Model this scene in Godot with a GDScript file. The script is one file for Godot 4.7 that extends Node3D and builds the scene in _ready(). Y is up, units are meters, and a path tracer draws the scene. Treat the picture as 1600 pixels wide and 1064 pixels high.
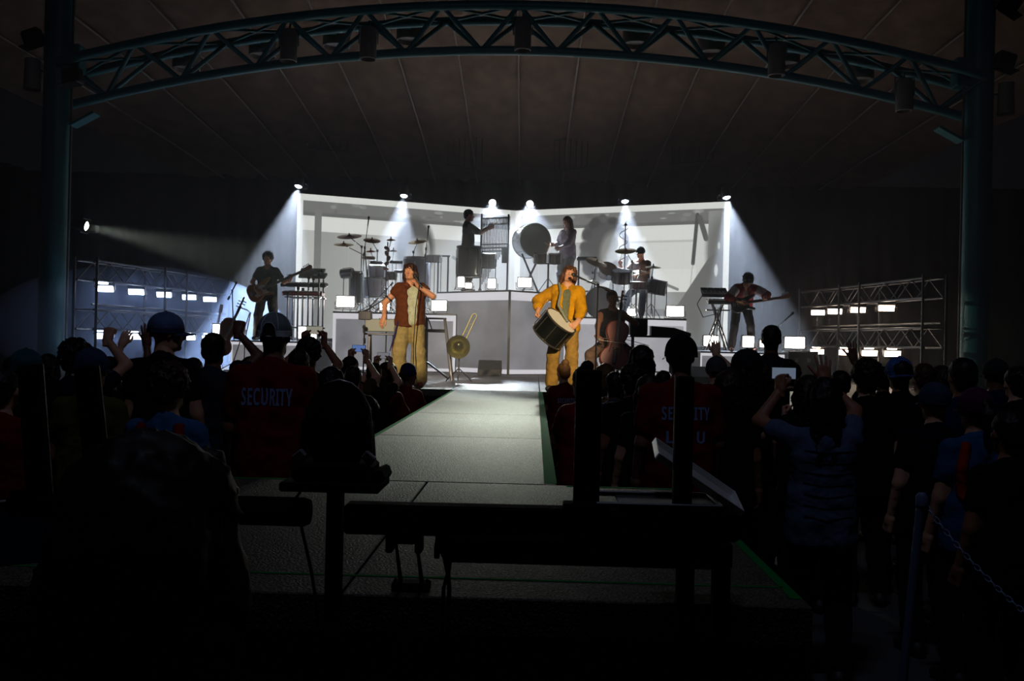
extends Node3D

var mats := {}
var protos := {}
var taken := {}
var weave_tex: NoiseTexture2D
var fold_tex: NoiseTexture2D

# ---------------------------------------------------------------- mesh building
class Shape:
	var v := PackedVector3Array()
	var n := PackedVector3Array()
	var uv := PackedVector2Array()
	var idx := PackedInt32Array()

	func vert(p: Vector3, nn: Vector3, t := Vector2.ZERO) -> int:
		v.append(p); n.append(nn); uv.append(t)
		return v.size() - 1

	func tri(a: int, b: int, c: int) -> void:
		# front faces run clockwise: order the corners so that the face agrees with its normals
		var g := (v[b] - v[a]).cross(v[c] - v[a])
		if g.dot(n[a] + n[b] + n[c]) > 0.0:
			idx.append(a); idx.append(c); idx.append(b)
		else:
			idx.append(a); idx.append(b); idx.append(c)

	func face(pts: Array, nn: Vector3) -> void:
		var first := v.size()
		for p in pts: vert(p, nn)
		for k in range(1, pts.size() - 1): tri(first, first + k, first + k + 1)

	func quad_uv(a: Vector3, b: Vector3, c: Vector3, d: Vector3) -> void:
		# a bottom left, b bottom right, c top right, d top left
		var nn := (b - a).cross(d - a).normalized()
		var s := v.size()
		vert(a, nn, Vector2(0, 1)); vert(b, nn, Vector2(1, 1)); vert(c, nn, Vector2(1, 0)); vert(d, nn, Vector2(0, 0))
		tri(s, s + 1, s + 2); tri(s, s + 2, s + 3)

	func box(c: Vector3, size: Vector3, b := Basis.IDENTITY, bevel := 0.004) -> void:
		var h := size * 0.5
		bevel = minf(bevel, minf(h.x, minf(h.y, h.z)) * 0.6)
		if bevel <= 0.0005:
			for ax in 3:
				for s in [-1.0, 1.0]:
					var o := Vector3.ZERO; o[ax] = s
					var u := Vector3.ZERO; u[(ax + 1) % 3] = 1.0
					var w := Vector3.ZERO; w[(ax + 2) % 3] = 1.0
					var pts := []
					for q in [[-1, -1], [1, -1], [1, 1], [-1, 1]]:
						pts.append(c + b * ((o + u * q[0] + w * q[1]) * h))
					face(pts, b * o)
			return
		var hi := h - Vector3.ONE * bevel
		for ax in 3:
			for s in [-1.0, 1.0]:
				var o := Vector3.ZERO; o[ax] = s * h[ax]
				var u := Vector3.ZERO; u[(ax + 1) % 3] = hi[(ax + 1) % 3]
				var w := Vector3.ZERO; w[(ax + 2) % 3] = hi[(ax + 2) % 3]
				face([c + b * (o - u - w), c + b * (o + u - w), c + b * (o + u + w), c + b * (o - u + w)], (b * o).normalized())
				var ax2 := (ax + 1) % 3
				for s2 in [-1.0, 1.0]:
					var o2 := Vector3.ZERO; o2[ax2] = s2 * hi[ax2]
					var o3 := Vector3.ZERO; o3[ax] = s * hi[ax]; o3[ax2] = s2 * h[ax2]
					var e := Vector3.ZERO; e[(ax + 2) % 3] = hi[(ax + 2) % 3]
					var nn := Vector3.ZERO; nn[ax] = s; nn[ax2] = s2
					face([c + b * (o + o2 - e), c + b * (o3 - e), c + b * (o3 + e), c + b * (o + o2 + e)], (b * nn).normalized())
		for sx in [-1.0, 1.0]:
			for sy in [-1.0, 1.0]:
				for sz in [-1.0, 1.0]:
					var s3 := Vector3(sx, sy, sz)
					face([c + b * (s3 * Vector3(h.x, hi.y, hi.z)), c + b * (s3 * Vector3(hi.x, h.y, hi.z)), c + b * (s3 * Vector3(hi.x, hi.y, h.z))], (b * s3).normalized())

	func bar(a: Vector3, b2: Vector3, wide: float, thick: float, bevel := 0.003) -> void:
		# a rectangular bar from a to b2
		var y := (b2 - a).normalized()
		var x := y.cross(Vector3.UP if absf(y.y) < 0.95 else Vector3.BACK).normalized()
		box((a + b2) * 0.5, Vector3(wide, a.distance_to(b2), thick), Basis(x, y, x.cross(y)), bevel)

	func tube(pts: Array, radius, sides := 10, caps := true) -> void:
		var count := pts.size()
		var dir: Vector3 = (pts[1] - pts[0]).normalized()
		var up := dir.cross(Vector3.UP if absf(dir.y) < 0.9 else Vector3.RIGHT).normalized()
		var first := v.size()
		for k in count:
			var d2: Vector3 = ((pts[mini(k + 1, count - 1)] - pts[maxi(k - 1, 0)]) as Vector3).normalized()
			up = (up - d2 * up.dot(d2)).normalized()
			var side := d2.cross(up)
			var r: float = radius[k] if radius is Array else radius
			for s in sides:
				var a := TAU * s / sides
				var o := up * cos(a) + side * sin(a)
				vert(pts[k] + o * r, o, Vector2(float(s) / sides, float(k) / (count - 1)))
		for k in count - 1:
			for s in sides:
				var a := first + k * sides + s
				var b := first + k * sides + (s + 1) % sides
				tri(a, b, a + sides); tri(b, b + sides, a + sides)
		if caps:
			for e in [0, count - 1]:
				var d3: Vector3 = (pts[0] - pts[1]).normalized() if e == 0 else (pts[count - 1] - pts[count - 2]).normalized()
				var ring := []
				for s in sides: ring.append(v[first + e * sides + s])
				face(ring, d3)

	func lathe(profile: Array, xf := Transform3D.IDENTITY, sides := 20, smooth := true) -> void:
		# profile: Vector2(radius, height) points along the axis y; corners sharper than 40 degrees stay sharp
		for k in profile.size() - 1:
			var p: Vector2 = profile[k]
			var q: Vector2 = profile[k + 1]
			var d := (q - p).normalized()
			var nn := Vector2(d.y, -d.x)
			var n0 := nn
			var n1 := nn
			if smooth and k > 0:
				var dp: Vector2 = (p - profile[k - 1]).normalized()
				if dp.dot(d) > 0.76: n0 = (nn + Vector2(dp.y, -dp.x)).normalized()
			if smooth and k < profile.size() - 2:
				var dn: Vector2 = (profile[k + 2] - q).normalized()
				if dn.dot(d) > 0.76: n1 = (nn + Vector2(dn.y, -dn.x)).normalized()
			var first := v.size()
			for s in sides + 1:
				var a := TAU * s / sides
				var o := Vector3(cos(a), 0, sin(a))
				vert(xf * (o * p.x + Vector3(0, p.y, 0)), (xf.basis * (o * n0.x + Vector3(0, n0.y, 0))).normalized(), Vector2(float(s) / sides, 0))
				vert(xf * (o * q.x + Vector3(0, q.y, 0)), (xf.basis * (o * n1.x + Vector3(0, n1.y, 0))).normalized(), Vector2(float(s) / sides, 1))
			for s in sides:
				var a := first + s * 2
				if p.x > 0.00001: tri(a, a + 1, a + 2)
				if q.x > 0.00001: tri(a + 1, a + 3, a + 2)

	func prism(outline: PackedVector2Array, depth: float, xf := Transform3D.IDENTITY, bevel := 0.004) -> void:
		# an outline in the xy plane, thick along z, its rims chamfered
		var h := depth * 0.5
		var inner := PackedVector2Array()
		var m := outline.size()
		var ccw := not Geometry2D.is_polygon_clockwise(outline)
		for k in m:
			var d := (outline[(k + 1) % m] - outline[(k + m - 1) % m]).normalized()
			var out := Vector2(d.y, -d.x) if ccw else Vector2(-d.y, d.x)
			inner.append(outline[k] - out * bevel)
		var ids := Geometry2D.triangulate_polygon(inner)
		for s in [-1.0, 1.0]:
			var first := v.size()
			for p in inner: vert(xf * Vector3(p.x, p.y, h * s), (xf.basis * Vector3(0, 0, s)).normalized())
			for k in range(0, ids.size(), 3): tri(first + ids[k], first + ids[k + 1], first + ids[k + 2])
			for k in m:
				var a := outline[k]; var b := outline[(k + 1) % m]; var c := inner[k]; var e := inner[(k + 1) % m]
				var d := (b - a).normalized()
				var out := Vector2(d.y, -d.x) if ccw else Vector2(-d.y, d.x)
				face([xf * Vector3(a.x, a.y, (h - bevel) * s), xf * Vector3(b.x, b.y, (h - bevel) * s), xf * Vector3(e.x, e.y, h * s), xf * Vector3(c.x, c.y, h * s)], (xf.basis * Vector3(out.x, out.y, s)).normalized())
		for k in m:
			var a := outline[k]; var b := outline[(k + 1) % m]
			var d := (b - a).normalized()
			var out := Vector2(d.y, -d.x) if ccw else Vector2(-d.y, d.x)
			face([xf * Vector3(a.x, a.y, bevel - h), xf * Vector3(b.x, b.y, bevel - h), xf * Vector3(b.x, b.y, h - bevel), xf * Vector3(a.x, a.y, h - bevel)], (xf.basis * Vector3(out.x, out.y, 0)).normalized())

	func add(o: Shape, xf := Transform3D.IDENTITY) -> void:
		var first := v.size()
		for k in o.v.size(): vert(xf * o.v[k], (xf.basis * o.n[k]).normalized(), o.uv[k])
		var flip := xf.basis.determinant() < 0.0
		for k in range(0, o.idx.size(), 3):
			idx.append(first + o.idx[k])
			idx.append(first + o.idx[k + (2 if flip else 1)])
			idx.append(first + o.idx[k + (1 if flip else 2)])

	func mesh() -> ArrayMesh:
		var a := []
		a.resize(Mesh.ARRAY_MAX)
		a[Mesh.ARRAY_VERTEX] = v; a[Mesh.ARRAY_NORMAL] = n; a[Mesh.ARRAY_TEX_UV] = uv; a[Mesh.ARRAY_INDEX] = idx
		var m := ArrayMesh.new()
		m.add_surface_from_arrays(Mesh.PRIMITIVE_TRIANGLES, a)
		return m

# A distance field on a grid, meshed as surface nets.
class Field:
	var lo: Vector3
	var c: float
	var nx: int
	var ny: int
	var nz: int
	var f := PackedFloat32Array()

	func _init(from: Vector3, to: Vector3, cell: float) -> void:
		lo = from; c = cell
		nx = int((to.x - from.x) / cell) + 2; ny = int((to.y - from.y) / cell) + 2; nz = int((to.z - from.z) / cell) + 2
		f.resize(nx * ny * nz); f.fill(9.0)

	func cap(a: Vector3, b: Vector3, ra: float, rb: float, k := 0.03) -> void:
		var m := maxf(ra, rb) + k + 2.5 * c
		var p0 := (a.min(b) - Vector3.ONE * m - lo) / c
		var p1 := (a.max(b) + Vector3.ONE * m - lo) / c
		var ab := b - a
		var inv := 1.0 / maxf(ab.length_squared(), 0.0000001)
		var dr := rb - ra
		var x0 := maxi(0, int(p0.x)); var x1 := mini(nx, int(p1.x) + 1)
		for z in range(maxi(0, int(p0.z)), mini(nz, int(p1.z) + 1)):
			for y in range(maxi(0, int(p0.y)), mini(ny, int(p1.y) + 1)):
				var at := (z * ny + y) * nx
				var q := lo + Vector3(x0, y, z) * c - a
				for x in range(x0, x1):
					var t := clampf(q.dot(ab) * inv, 0.0, 1.0)
					var d := (q - ab * t).length() - ra - dr * t
					var o := f[at + x]
					var h := k - absf(d - o)
					f[at + x] = minf(d, o) - (h * h * 0.25 / k if h > 0.0 else 0.0)
					q.x += c

	func ell(e: Vector3, r: Vector3, k := 0.02, cut := false, b := Basis.IDENTITY) -> void:
		var m := maxf(r.x, maxf(r.y, r.z)) + k + 2.5 * c
		var p0 := (e - Vector3.ONE * m - lo) / c
		var p1 := (e + Vector3.ONE * m - lo) / c
		var turn := b.inverse()
		var small := minf(r.x, minf(r.y, r.z))
		for z in range(maxi(0, int(p0.z)), mini(nz, int(p1.z) + 1)):
			for y in range(maxi(0, int(p0.y)), mini(ny, int(p1.y) + 1)):
				for x in range(maxi(0, int(p0.x)), mini(nx, int(p1.x) + 1)):
					var q := turn * (lo + Vector3(x, y, z) * c - e)
					var k0 := (q / r).length()
					var k1 := (q / (r * r)).length()
					var d := k0 * (k0 - 1.0) / k1 if k1 > 0.000001 else -small
					var at := (z * ny + y) * nx + x
					var o := f[at]
					if cut:
						var h := k - absf(-d - o)
						f[at] = maxf(-d, o) + (h * h * 0.25 / k if h > 0.0 else 0.0)
					else:
						var h := k - absf(d - o)
						f[at] = minf(d, o) - (h * h * 0.25 / k if h > 0.0 else 0.0)

	func plane(p: Vector3, nn: Vector3) -> void:
		# cuts away what lies beyond the plane, on the side nn points to
		for z in nz:
			for y in ny:
				var at := (z * ny + y) * nx
				for x in nx:
					var o := f[at + x]
					if o < 8.0:
						f[at + x] = maxf(o, (lo + Vector3(x, y, z) * c - p).dot(nn))

	func rough(noise: FastNoiseLite, size: float) -> void:
		var far := size + 2.5 * c
		for z in nz:
			for y in ny:
				var at := (z * ny + y) * nx
				for x in nx:
					var o := f[at + x]
					if o < far and o > -far:
						f[at + x] = o + size * noise.get_noise_3d(lo.x + x * c, lo.y + y * c, lo.z + z * c)

	func value(p: Vector3) -> float:
		var q := (p - lo) / c
		var i := clampi(int(q.x), 0, nx - 2); var j := clampi(int(q.y), 0, ny - 2); var l := clampi(int(q.z), 0, nz - 2)
		var at := (l * ny + j) * nx + i
		var tx := q.x - i; var ty := q.y - j; var tz := q.z - l
		var s := nx * ny
		var a := lerpf(lerpf(f[at], f[at + 1], tx), lerpf(f[at + nx], f[at + nx + 1], tx), ty)
		var b := lerpf(lerpf(f[at + s], f[at + s + 1], tx), lerpf(f[at + s + nx], f[at + s + nx + 1], tx), ty)
		return lerpf(a, b, tz)

	func into(st: Shape, xf := Transform3D.IDENTITY) -> void:
		var cells := {}
		var sx := 1
		var sy := nx
		var sz := nx * ny
		var off := [0, sx, sy, sx + sy, sz, sx + sz, sy + sz, sx + sy + sz]
		var edges := [[0, 1], [2, 3], [4, 5], [6, 7], [0, 2], [1, 3], [4, 6], [5, 7], [0, 4], [1, 5], [2, 6], [3, 7]]
		var corner := [Vector3(0, 0, 0), Vector3(1, 0, 0), Vector3(0, 1, 0), Vector3(1, 1, 0), Vector3(0, 0, 1), Vector3(1, 0, 1), Vector3(0, 1, 1), Vector3(1, 1, 1)]
		var band := 2.2 * c
		var out := Shape.new()
		for z in nz - 1:
			for y in ny - 1:
				var row := (z * ny + y) * nx
				for x in nx - 1:
					var at := row + x
					var d := f[at]
					if d > band or d < -band: continue
					var mask := 0
					for k in 8:
						if f[at + off[k]] < 0.0: mask |= 1 << k
					if mask == 0 or mask == 255: continue
					var sum := Vector3.ZERO
					var count := 0
					for e in edges:
						var a: int = e[0]
						var b: int = e[1]
						if ((mask >> a) & 1) != ((mask >> b) & 1):
							var da := f[at + off[a]]
							var db := f[at + off[b]]
							sum += (corner[a] as Vector3).lerp(corner[b], da / (da - db))
							count += 1
					cells[at] = out.v.size()
					out.v.append(lo + (Vector3(x, y, z) + sum / count) * c)
					out.n.append(Vector3.ZERO); out.uv.append(Vector2.ZERO)
		for at in cells:
			var in0: bool = f[at] < 0.0
			for ax in 3:
				var s: int = [sx, sy, sz][ax]
				if (f[at + s] < 0.0) == in0: continue
				var s1: int = [sy, sz, sx][ax]
				var s2: int = [sz, sx, sy][ax]
				if not (cells.has(at - s1) and cells.has(at - s2) and cells.has(at - s1 - s2)): continue
				var q := [cells[at], cells[at - s1], cells[at - s1 - s2], cells[at - s2]]
				if not in0: q = [q[0], q[3], q[2], q[1]]
				out.idx.append_array([q[0], q[2], q[1], q[0], q[3], q[2]])
				var nn := (out.v[q[1]] - out.v[q[0]]).cross(out.v[q[2]] - out.v[q[0]]) + (out.v[q[2]] - out.v[q[0]]).cross(out.v[q[3]] - out.v[q[0]])
				for k in q: out.n[k] += nn
		for k in out.n.size(): out.n[k] = out.n[k].normalized()
		st.add(out, xf)

# ---------------------------------------------------------------- materials
func col(hex: String) -> Color:
	return Color.html(hex)

func mat(hex: String, rough := 0.7, metal := 0.0, spec := 0.5) -> StandardMaterial3D:
	var key := "%s %s %s %s" % [hex, rough, metal, spec]
	if not mats.has(key):
		var m := StandardMaterial3D.new()
		m.albedo_color = col(hex); m.roughness = rough; m.metallic = metal; m.metallic_specular = spec
		mats[key] = m
	return mats[key]

func cloth(hex: String) -> StandardMaterial3D:
	var key := "cloth " + hex
	if not mats.has(key):
		var m := StandardMaterial3D.new()
		m.albedo_color = col(hex); m.roughness = 0.9; m.metallic_specular = 0.25
		m.albedo_texture = weave_tex; m.uv1_triplanar = true; m.uv1_scale = Vector3.ONE * 2.0
		m.heightmap_enabled = true; m.heightmap_texture = fold_tex; m.heightmap_scale = 1.6
		mats[key] = m
	return mats[key]

func skin(hex: String) -> StandardMaterial3D:
	var key := "skin " + hex
	if not mats.has(key):
		var m := StandardMaterial3D.new()
		m.albedo_color = col(hex); m.roughness = 0.55; m.metallic_specular = 0.4
		m.subsurf_scatter_enabled = true; m.subsurf_scatter_strength = 0.1
		mats[key] = m
	return mats[key]

func glow(hex: String, power: float) -> StandardMaterial3D:
	var key := "glow %s %s" % [hex, power]
	if not mats.has(key):
		var m := StandardMaterial3D.new()
		m.albedo_color = col("303030"); m.roughness = 0.4
		m.emission_enabled = true; m.emission = col(hex); m.emission_energy_multiplier = power
		mats[key] = m
	return mats[key]

func noise_tex(freq: float, kind: int, low: Color, high: Color, size := 512, seed_ := 3, octaves := 3) -> NoiseTexture2D:
	var nz := FastNoiseLite.new()
	nz.noise_type = kind; nz.frequency = freq; nz.seed = seed_; nz.fractal_octaves = octaves
	var t := NoiseTexture2D.new()
	t.noise = nz; t.width = size; t.height = size; t.seamless = true
	var g := Gradient.new()
	g.set_color(0, low); g.set_color(1, high)
	t.color_ramp = g
	return t

# ---------------------------------------------------------------- scene helpers
func numbered(called: String) -> String:
	taken[called] = taken.get(called, 0) + 1
	return called if taken[called] == 1 else "%s_%03d" % [called, taken[called] - 1]

func thing(called: String, label: String, category: String, at := Vector3.ZERO, turn := 0.0, group := "") -> Node3D:
	var o := Node3D.new()
	o.name = numbered(called); add_child(o)
	o.position = at; o.rotation.y = turn
	o.set_meta("label", label); o.set_meta("category", category)
	if group: o.set_meta("group", group)
	return o

func part(called: String, what, m: Material, parent: Node3D, label := "") -> MeshInstance3D:
	var o := MeshInstance3D.new()
	o.name = called
	o.mesh = what.mesh() if what is Shape else what
	o.material_override = m
	parent.add_child(o, true)
	if label: o.set_meta("label", label)
	return o

func struct(called: String, label := "") -> Node3D:
	var o := Node3D.new()
	o.name = called; add_child(o)
	o.set_meta("kind", "structure")
	if label: o.set_meta("label", label)
	return o

func tubed(pts: Array, r, sides := 10) -> Shape:
	var s := Shape.new()
	s.tube(pts, r, sides)
	return s

func boxed(c: Vector3, size: Vector3, bevel := 0.004, b := Basis.IDENTITY) -> Shape:
	var s := Shape.new()
	s.box(c, size, b, bevel)
	return s

func lathed(profile: Array, xf := Transform3D.IDENTITY, sides := 24) -> Shape:
	var s := Shape.new()
	s.lathe(profile, xf, sides)
	return s

func along(dir: Vector3, at := Vector3.ZERO) -> Transform3D:
	# a frame whose y axis runs along dir
	var y := dir.normalized()
	var x := y.cross(Vector3.BACK if absf(y.z) < 0.9 else Vector3.UP).normalized()
	return Transform3D(Basis(x, y, x.cross(y)), at)

# ---------------------------------------------------------------- people
func head_shape(cell: float, female := false) -> Shape:
	var key := "head %s %s" % [cell, female]
	if protos.has(key): return protos[key]
	var g := Field.new(Vector3(-0.11, -0.19, -0.14), Vector3(0.11, 0.14, 0.15), cell)
	var w := 0.94 if female else 1.0
	g.ell(Vector3(0, 0.025, -0.014), Vector3(0.075, 0.09, 0.096), 0.02)
	g.ell(Vector3(0, -0.03, 0.022), Vector3(0.06 * w, 0.084, 0.068), 0.03)
	g.cap(Vector3(-0.028 * w, -0.088, 0.035), Vector3(0.028 * w, -0.088, 0.035), 0.026, 0.026, 0.03)
	g.cap(Vector3(0, -0.1, 0.068), Vector3(0, -0.094, 0.05), 0.018, 0.02, 0.02)
	for s in [-1.0, 1.0]:
		g.cap(Vector3(s * 0.012, 0.024, 0.083), Vector3(s * 0.045, 0.024, 0.066), 0.011, 0.01, 0.015)
		g.ell(Vector3(s * 0.043, -0.025, 0.06), Vector3(0.02, 0.018, 0.018), 0.02)
		g.ell(Vector3(s * 0.031, 0.003, 0.093), Vector3(0.016, 0.012, 0.014), 0.012, true)
		g.ell(Vector3(s * 0.078, -0.008, -0.004), Vector3(0.009, 0.031, 0.018), 0.008, false, Basis(Vector3.UP, s * 0.4))
	g.cap(Vector3(0, 0.006, 0.084), Vector3(0, -0.034, 0.1), 0.008, 0.013, 0.012)
	g.cap(Vector3(-0.012, -0.036, 0.09), Vector3(0.012, -0.036, 0.09), 0.008, 0.008, 0.008)
	g.cap(Vector3(-0.018, -0.064, 0.078), Vector3(0.018, -0.064, 0.078), 0.009, 0.009, 0.01)
	g.ell(Vector3(0, -0.064, 0.096), Vector3(0.022, 0.003, 0.008), 0.004, true)
	g.cap(Vector3(0, -0.05, -0.02), Vector3(0, -0.18, -0.035), 0.056, 0.058 * w, 0.03)
	var st := Shape.new()
	g.into(st)
	protos[key] = st
	return st

func hand_shape(how: String) -> Shape:
	# a right hand: wrist at the origin, fingers along y, palm towards z, thumb towards x
	var key := "hand " + how
	if protos.has(key): return protos[key]
	var g := Field.new(Vector3(-0.09, -0.05, -0.05), Vector3(0.12, 0.24, 0.14), 0.005)
	var curl: Array = {"relaxed": [0.35, 0.4, 0.3], "grip": [1.15, 1.35, 0.9], "open": [0.06, 0.1, 0.08]}[how]
	var spread: float = {"relaxed": 0.05, "grip": 0.02, "open": 0.16}[how]
	for k in 4:
		var x := 0.031 - 0.021 * k
		g.cap(Vector3(x * 0.6, 0.0, 0), Vector3(x, 0.085 - absf(k - 1.2) * 0.004, 0), 0.019, 0.0135, 0.02)
	g.cap(Vector3(0, -0.04, 0), Vector3(0, 0.02, 0), 0.027, 0.024, 0.02)
	var long := [0.074, 0.082, 0.077, 0.06]
	for k in 4:
		var p := Vector3(0.031 - 0.021 * k, 0.085 - absf(k - 1.2) * 0.004, 0)
		var a := 0.0
		var lean := (1.4 - k) * spread
		for j in 3:
			a += curl[j]
			var l: float = long[k] * [0.45, 0.32, 0.27][j]
			var q := p + Vector3(sin(lean) * cos(a), cos(lean) * cos(a), sin(a)) * l
			g.cap(p, q, 0.0096 - j * 0.0008, 0.0088 - j * 0.0008, 0.005)
			p = q
	var t0 := Vector3(0.02, 0.02, 0.008)
	var t1 := Vector3(0.048, 0.05, 0.018) if how != "grip" else Vector3(0.04, 0.05, 0.03)
	var t2 := Vector3(0.07, 0.078, 0.024) if how == "open" else Vector3(0.055, 0.085, 0.03) if how == "relaxed" else Vector3(0.03, 0.078, 0.05)
	var t3 := t2 + (t2 - t1).normalized() * 0.024 + (Vector3(-0.012, 0, 0.004) if how != "open" else Vector3.ZERO)
	g.cap(t0, t1, 0.016, 0.012, 0.012)
	g.cap(t1, t2, 0.0115, 0.0105, 0.006)
	g.cap(t2, t3, 0.0105, 0.009, 0.005)
	var st := Shape.new()
	g.into(st)
	protos[key] = st
	return st

func hair_shape(kind: String) -> Shape:
	var key := "hair " + kind
	if protos.has(key): return protos[key]
	var g := Field.new(Vector3(-0.2, -0.5, -0.24), Vector3(0.2, 0.25, 0.16), 0.009)
	var big := 0.02 if kind == "curly" else 0.0
	g.ell(Vector3(0, 0.036, -0.02), Vector3(0.086 + big, 0.094 + big, 0.106 + big), 0.02)
	if kind in ["shoulder", "long", "wavy"]:
		var down := -0.13 if kind == "shoulder" else -0.36
		for s in [-1.0, 1.0]:
			g.cap(Vector3(s * 0.06, 0.05, -0.005), Vector3(s * 0.09, -0.06, -0.012), 0.04, 0.026, 0.03)
			g.cap(Vector3(s * 0.09, -0.05, -0.014), Vector3(s * 0.09, down, -0.045), 0.026, 0.026, 0.03)
		g.cap(Vector3(-0.03, 0.0, -0.08), Vector3(-0.045, down, -0.09), 0.055, 0.045, 0.03)
		g.cap(Vector3(0.03, 0.0, -0.08), Vector3(0.045, down, -0.09), 0.055, 0.045, 0.03)
	else:
		g.ell(Vector3(0, -0.02, -0.07), Vector3(0.07, 0.07, 0.05), 0.02)
	if kind == "bun":
		g.ell(Vector3(0, 0.13, -0.07), Vector3(0.05, 0.045, 0.05), 0.02)
	if kind == "tail":
		g.cap(Vector3(0, 0.05, -0.12), Vector3(0, -0.02, -0.17), 0.03, 0.035, 0.03)
		g.cap(Vector3(0, -0.02, -0.17), Vector3(0, -0.22, -0.15), 0.035, 0.018, 0.03)
	g.ell(Vector3(0, -0.06, 0.1), Vector3(0.078, 0.125, 0.085), 0.012, true)
	if kind in ["short", "bun", "tail", "crop"]:
		g.ell(Vector3(0, -0.11, 0.02), Vector3(0.13, 0.09, 0.1), 0.02, true)
	if kind == "crop":
		g.plane(Vector3(0, 0.0, 0), Vector3(0, -1, 0.3).normalized())
	if kind == "fringe" or kind == "shoulder":
		g.cap(Vector3(-0.05, 0.075, 0.07), Vector3(0.0, 0.045, 0.1), 0.025, 0.012, 0.02)
		g.cap(Vector3(0.05, 0.075, 0.07), Vector3(0.062, 0.01, 0.075), 0.025, 0.012, 0.02)
	var nz := FastNoiseLite.new()
	nz.seed = 5
	nz.frequency = 22.0 if kind == "curly" else 38.0
	g.rough(nz, 0.03 if kind == "curly" else 0.012)
	var st := Shape.new()
	g.into(st)
	protos[key] = st
	return st

func cap_shapes() -> Array:
	# crown, brim and button of a baseball cap, brim towards z
	if protos.has("cap"): return protos["cap"]
	var crown := Shape.new()
	var pts := []
	for k in 9:
		var a := PI * 0.5 * k / 8.0
		pts.append(Vector2(0.101 * cos(a), 0.098 * sin(a)))
	pts.push_front(Vector2(0.099, -0.03))
	crown.lathe(pts, Transform3D(Basis.from_scale(Vector3(0.9, 1, 1.08)), Vector3(0, 0.032, -0.014)), 28)
	var band := Shape.new()
	band.lathe([Vector2(0.1, -0.034), Vector2(0.1035, -0.034), Vector2(0.1035, -0.004), Vector2(0.1, -0.002)], Transform3D(Basis.from_scale(Vector3(0.9, 1, 1.08)), Vector3(0, 0.032, -0.014)), 28)
	var brim := Shape.new()
	for s in [1.0, -1.0]:
		var first := brim.v.size()
		for i in 9:
			var a := lerpf(-1.25, 1.25, i / 8.0)
			for j in 3:
				var r := lerpf(0.0, 0.075, j / 2.0) * pow(cos(a * 0.95), 0.5)
				var p := Vector3(sin(a) * (0.091), 0.004 - 0.016 * pow(absf(sin(a)), 2.0) - j * 0.005 + s * 0.002, cos(a) * 0.107 - 0.014 + r)
				brim.vert(p, Vector3(0, s, 0))
		for i in 8:
			for j in 2:
				var q := first + i * 3 + j
				brim.tri(q, q + 1, q + 3); brim.tri(q + 1, q + 4, q + 3)
	var button := Shape.new()
	button.lathe([Vector2(0.009, -0.002), Vector2(0.008, 0.004), Vector2(0.0, 0.006)], Transform3D(Basis(), Vector3(0, 0.13, -0.014)), 10)
	var seams := Shape.new()
	for k in 6:
		var a := TAU * k / 6.0
		var line := []
		for j in 8:
			var b := PI * 0.5 * j / 7.0
			line.append(Vector3(0.102 * cos(b) * cos(a) * 0.9, 0.032 + 0.099 * sin(b), 0.102 * cos(b) * sin(a) * 1.08 - 0.014))
		seams.tube(line, 0.0022, 5)
	protos["cap"] = [crown, brim, button, band, seams]
	return protos["cap"]

func bend(a: Vector3, to: Vector3, l1: float, l2: float, pole: Vector3) -> Array:
	# the joint between two bones that reach from a towards a point, and where they end
	var d := to - a
	var l := minf(d.length(), (l1 + l2) * 0.995)
	d = d.normalized()
	var x := (l1 * l1 - l2 * l2 + l * l) / (2.0 * l)
	var h := sqrt(maxf(0.0, l1 * l1 - x * x))
	var side := (pole - d * pole.dot(d)).normalized()
	return [a + d * x + side * h, a + d * l]

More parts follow.
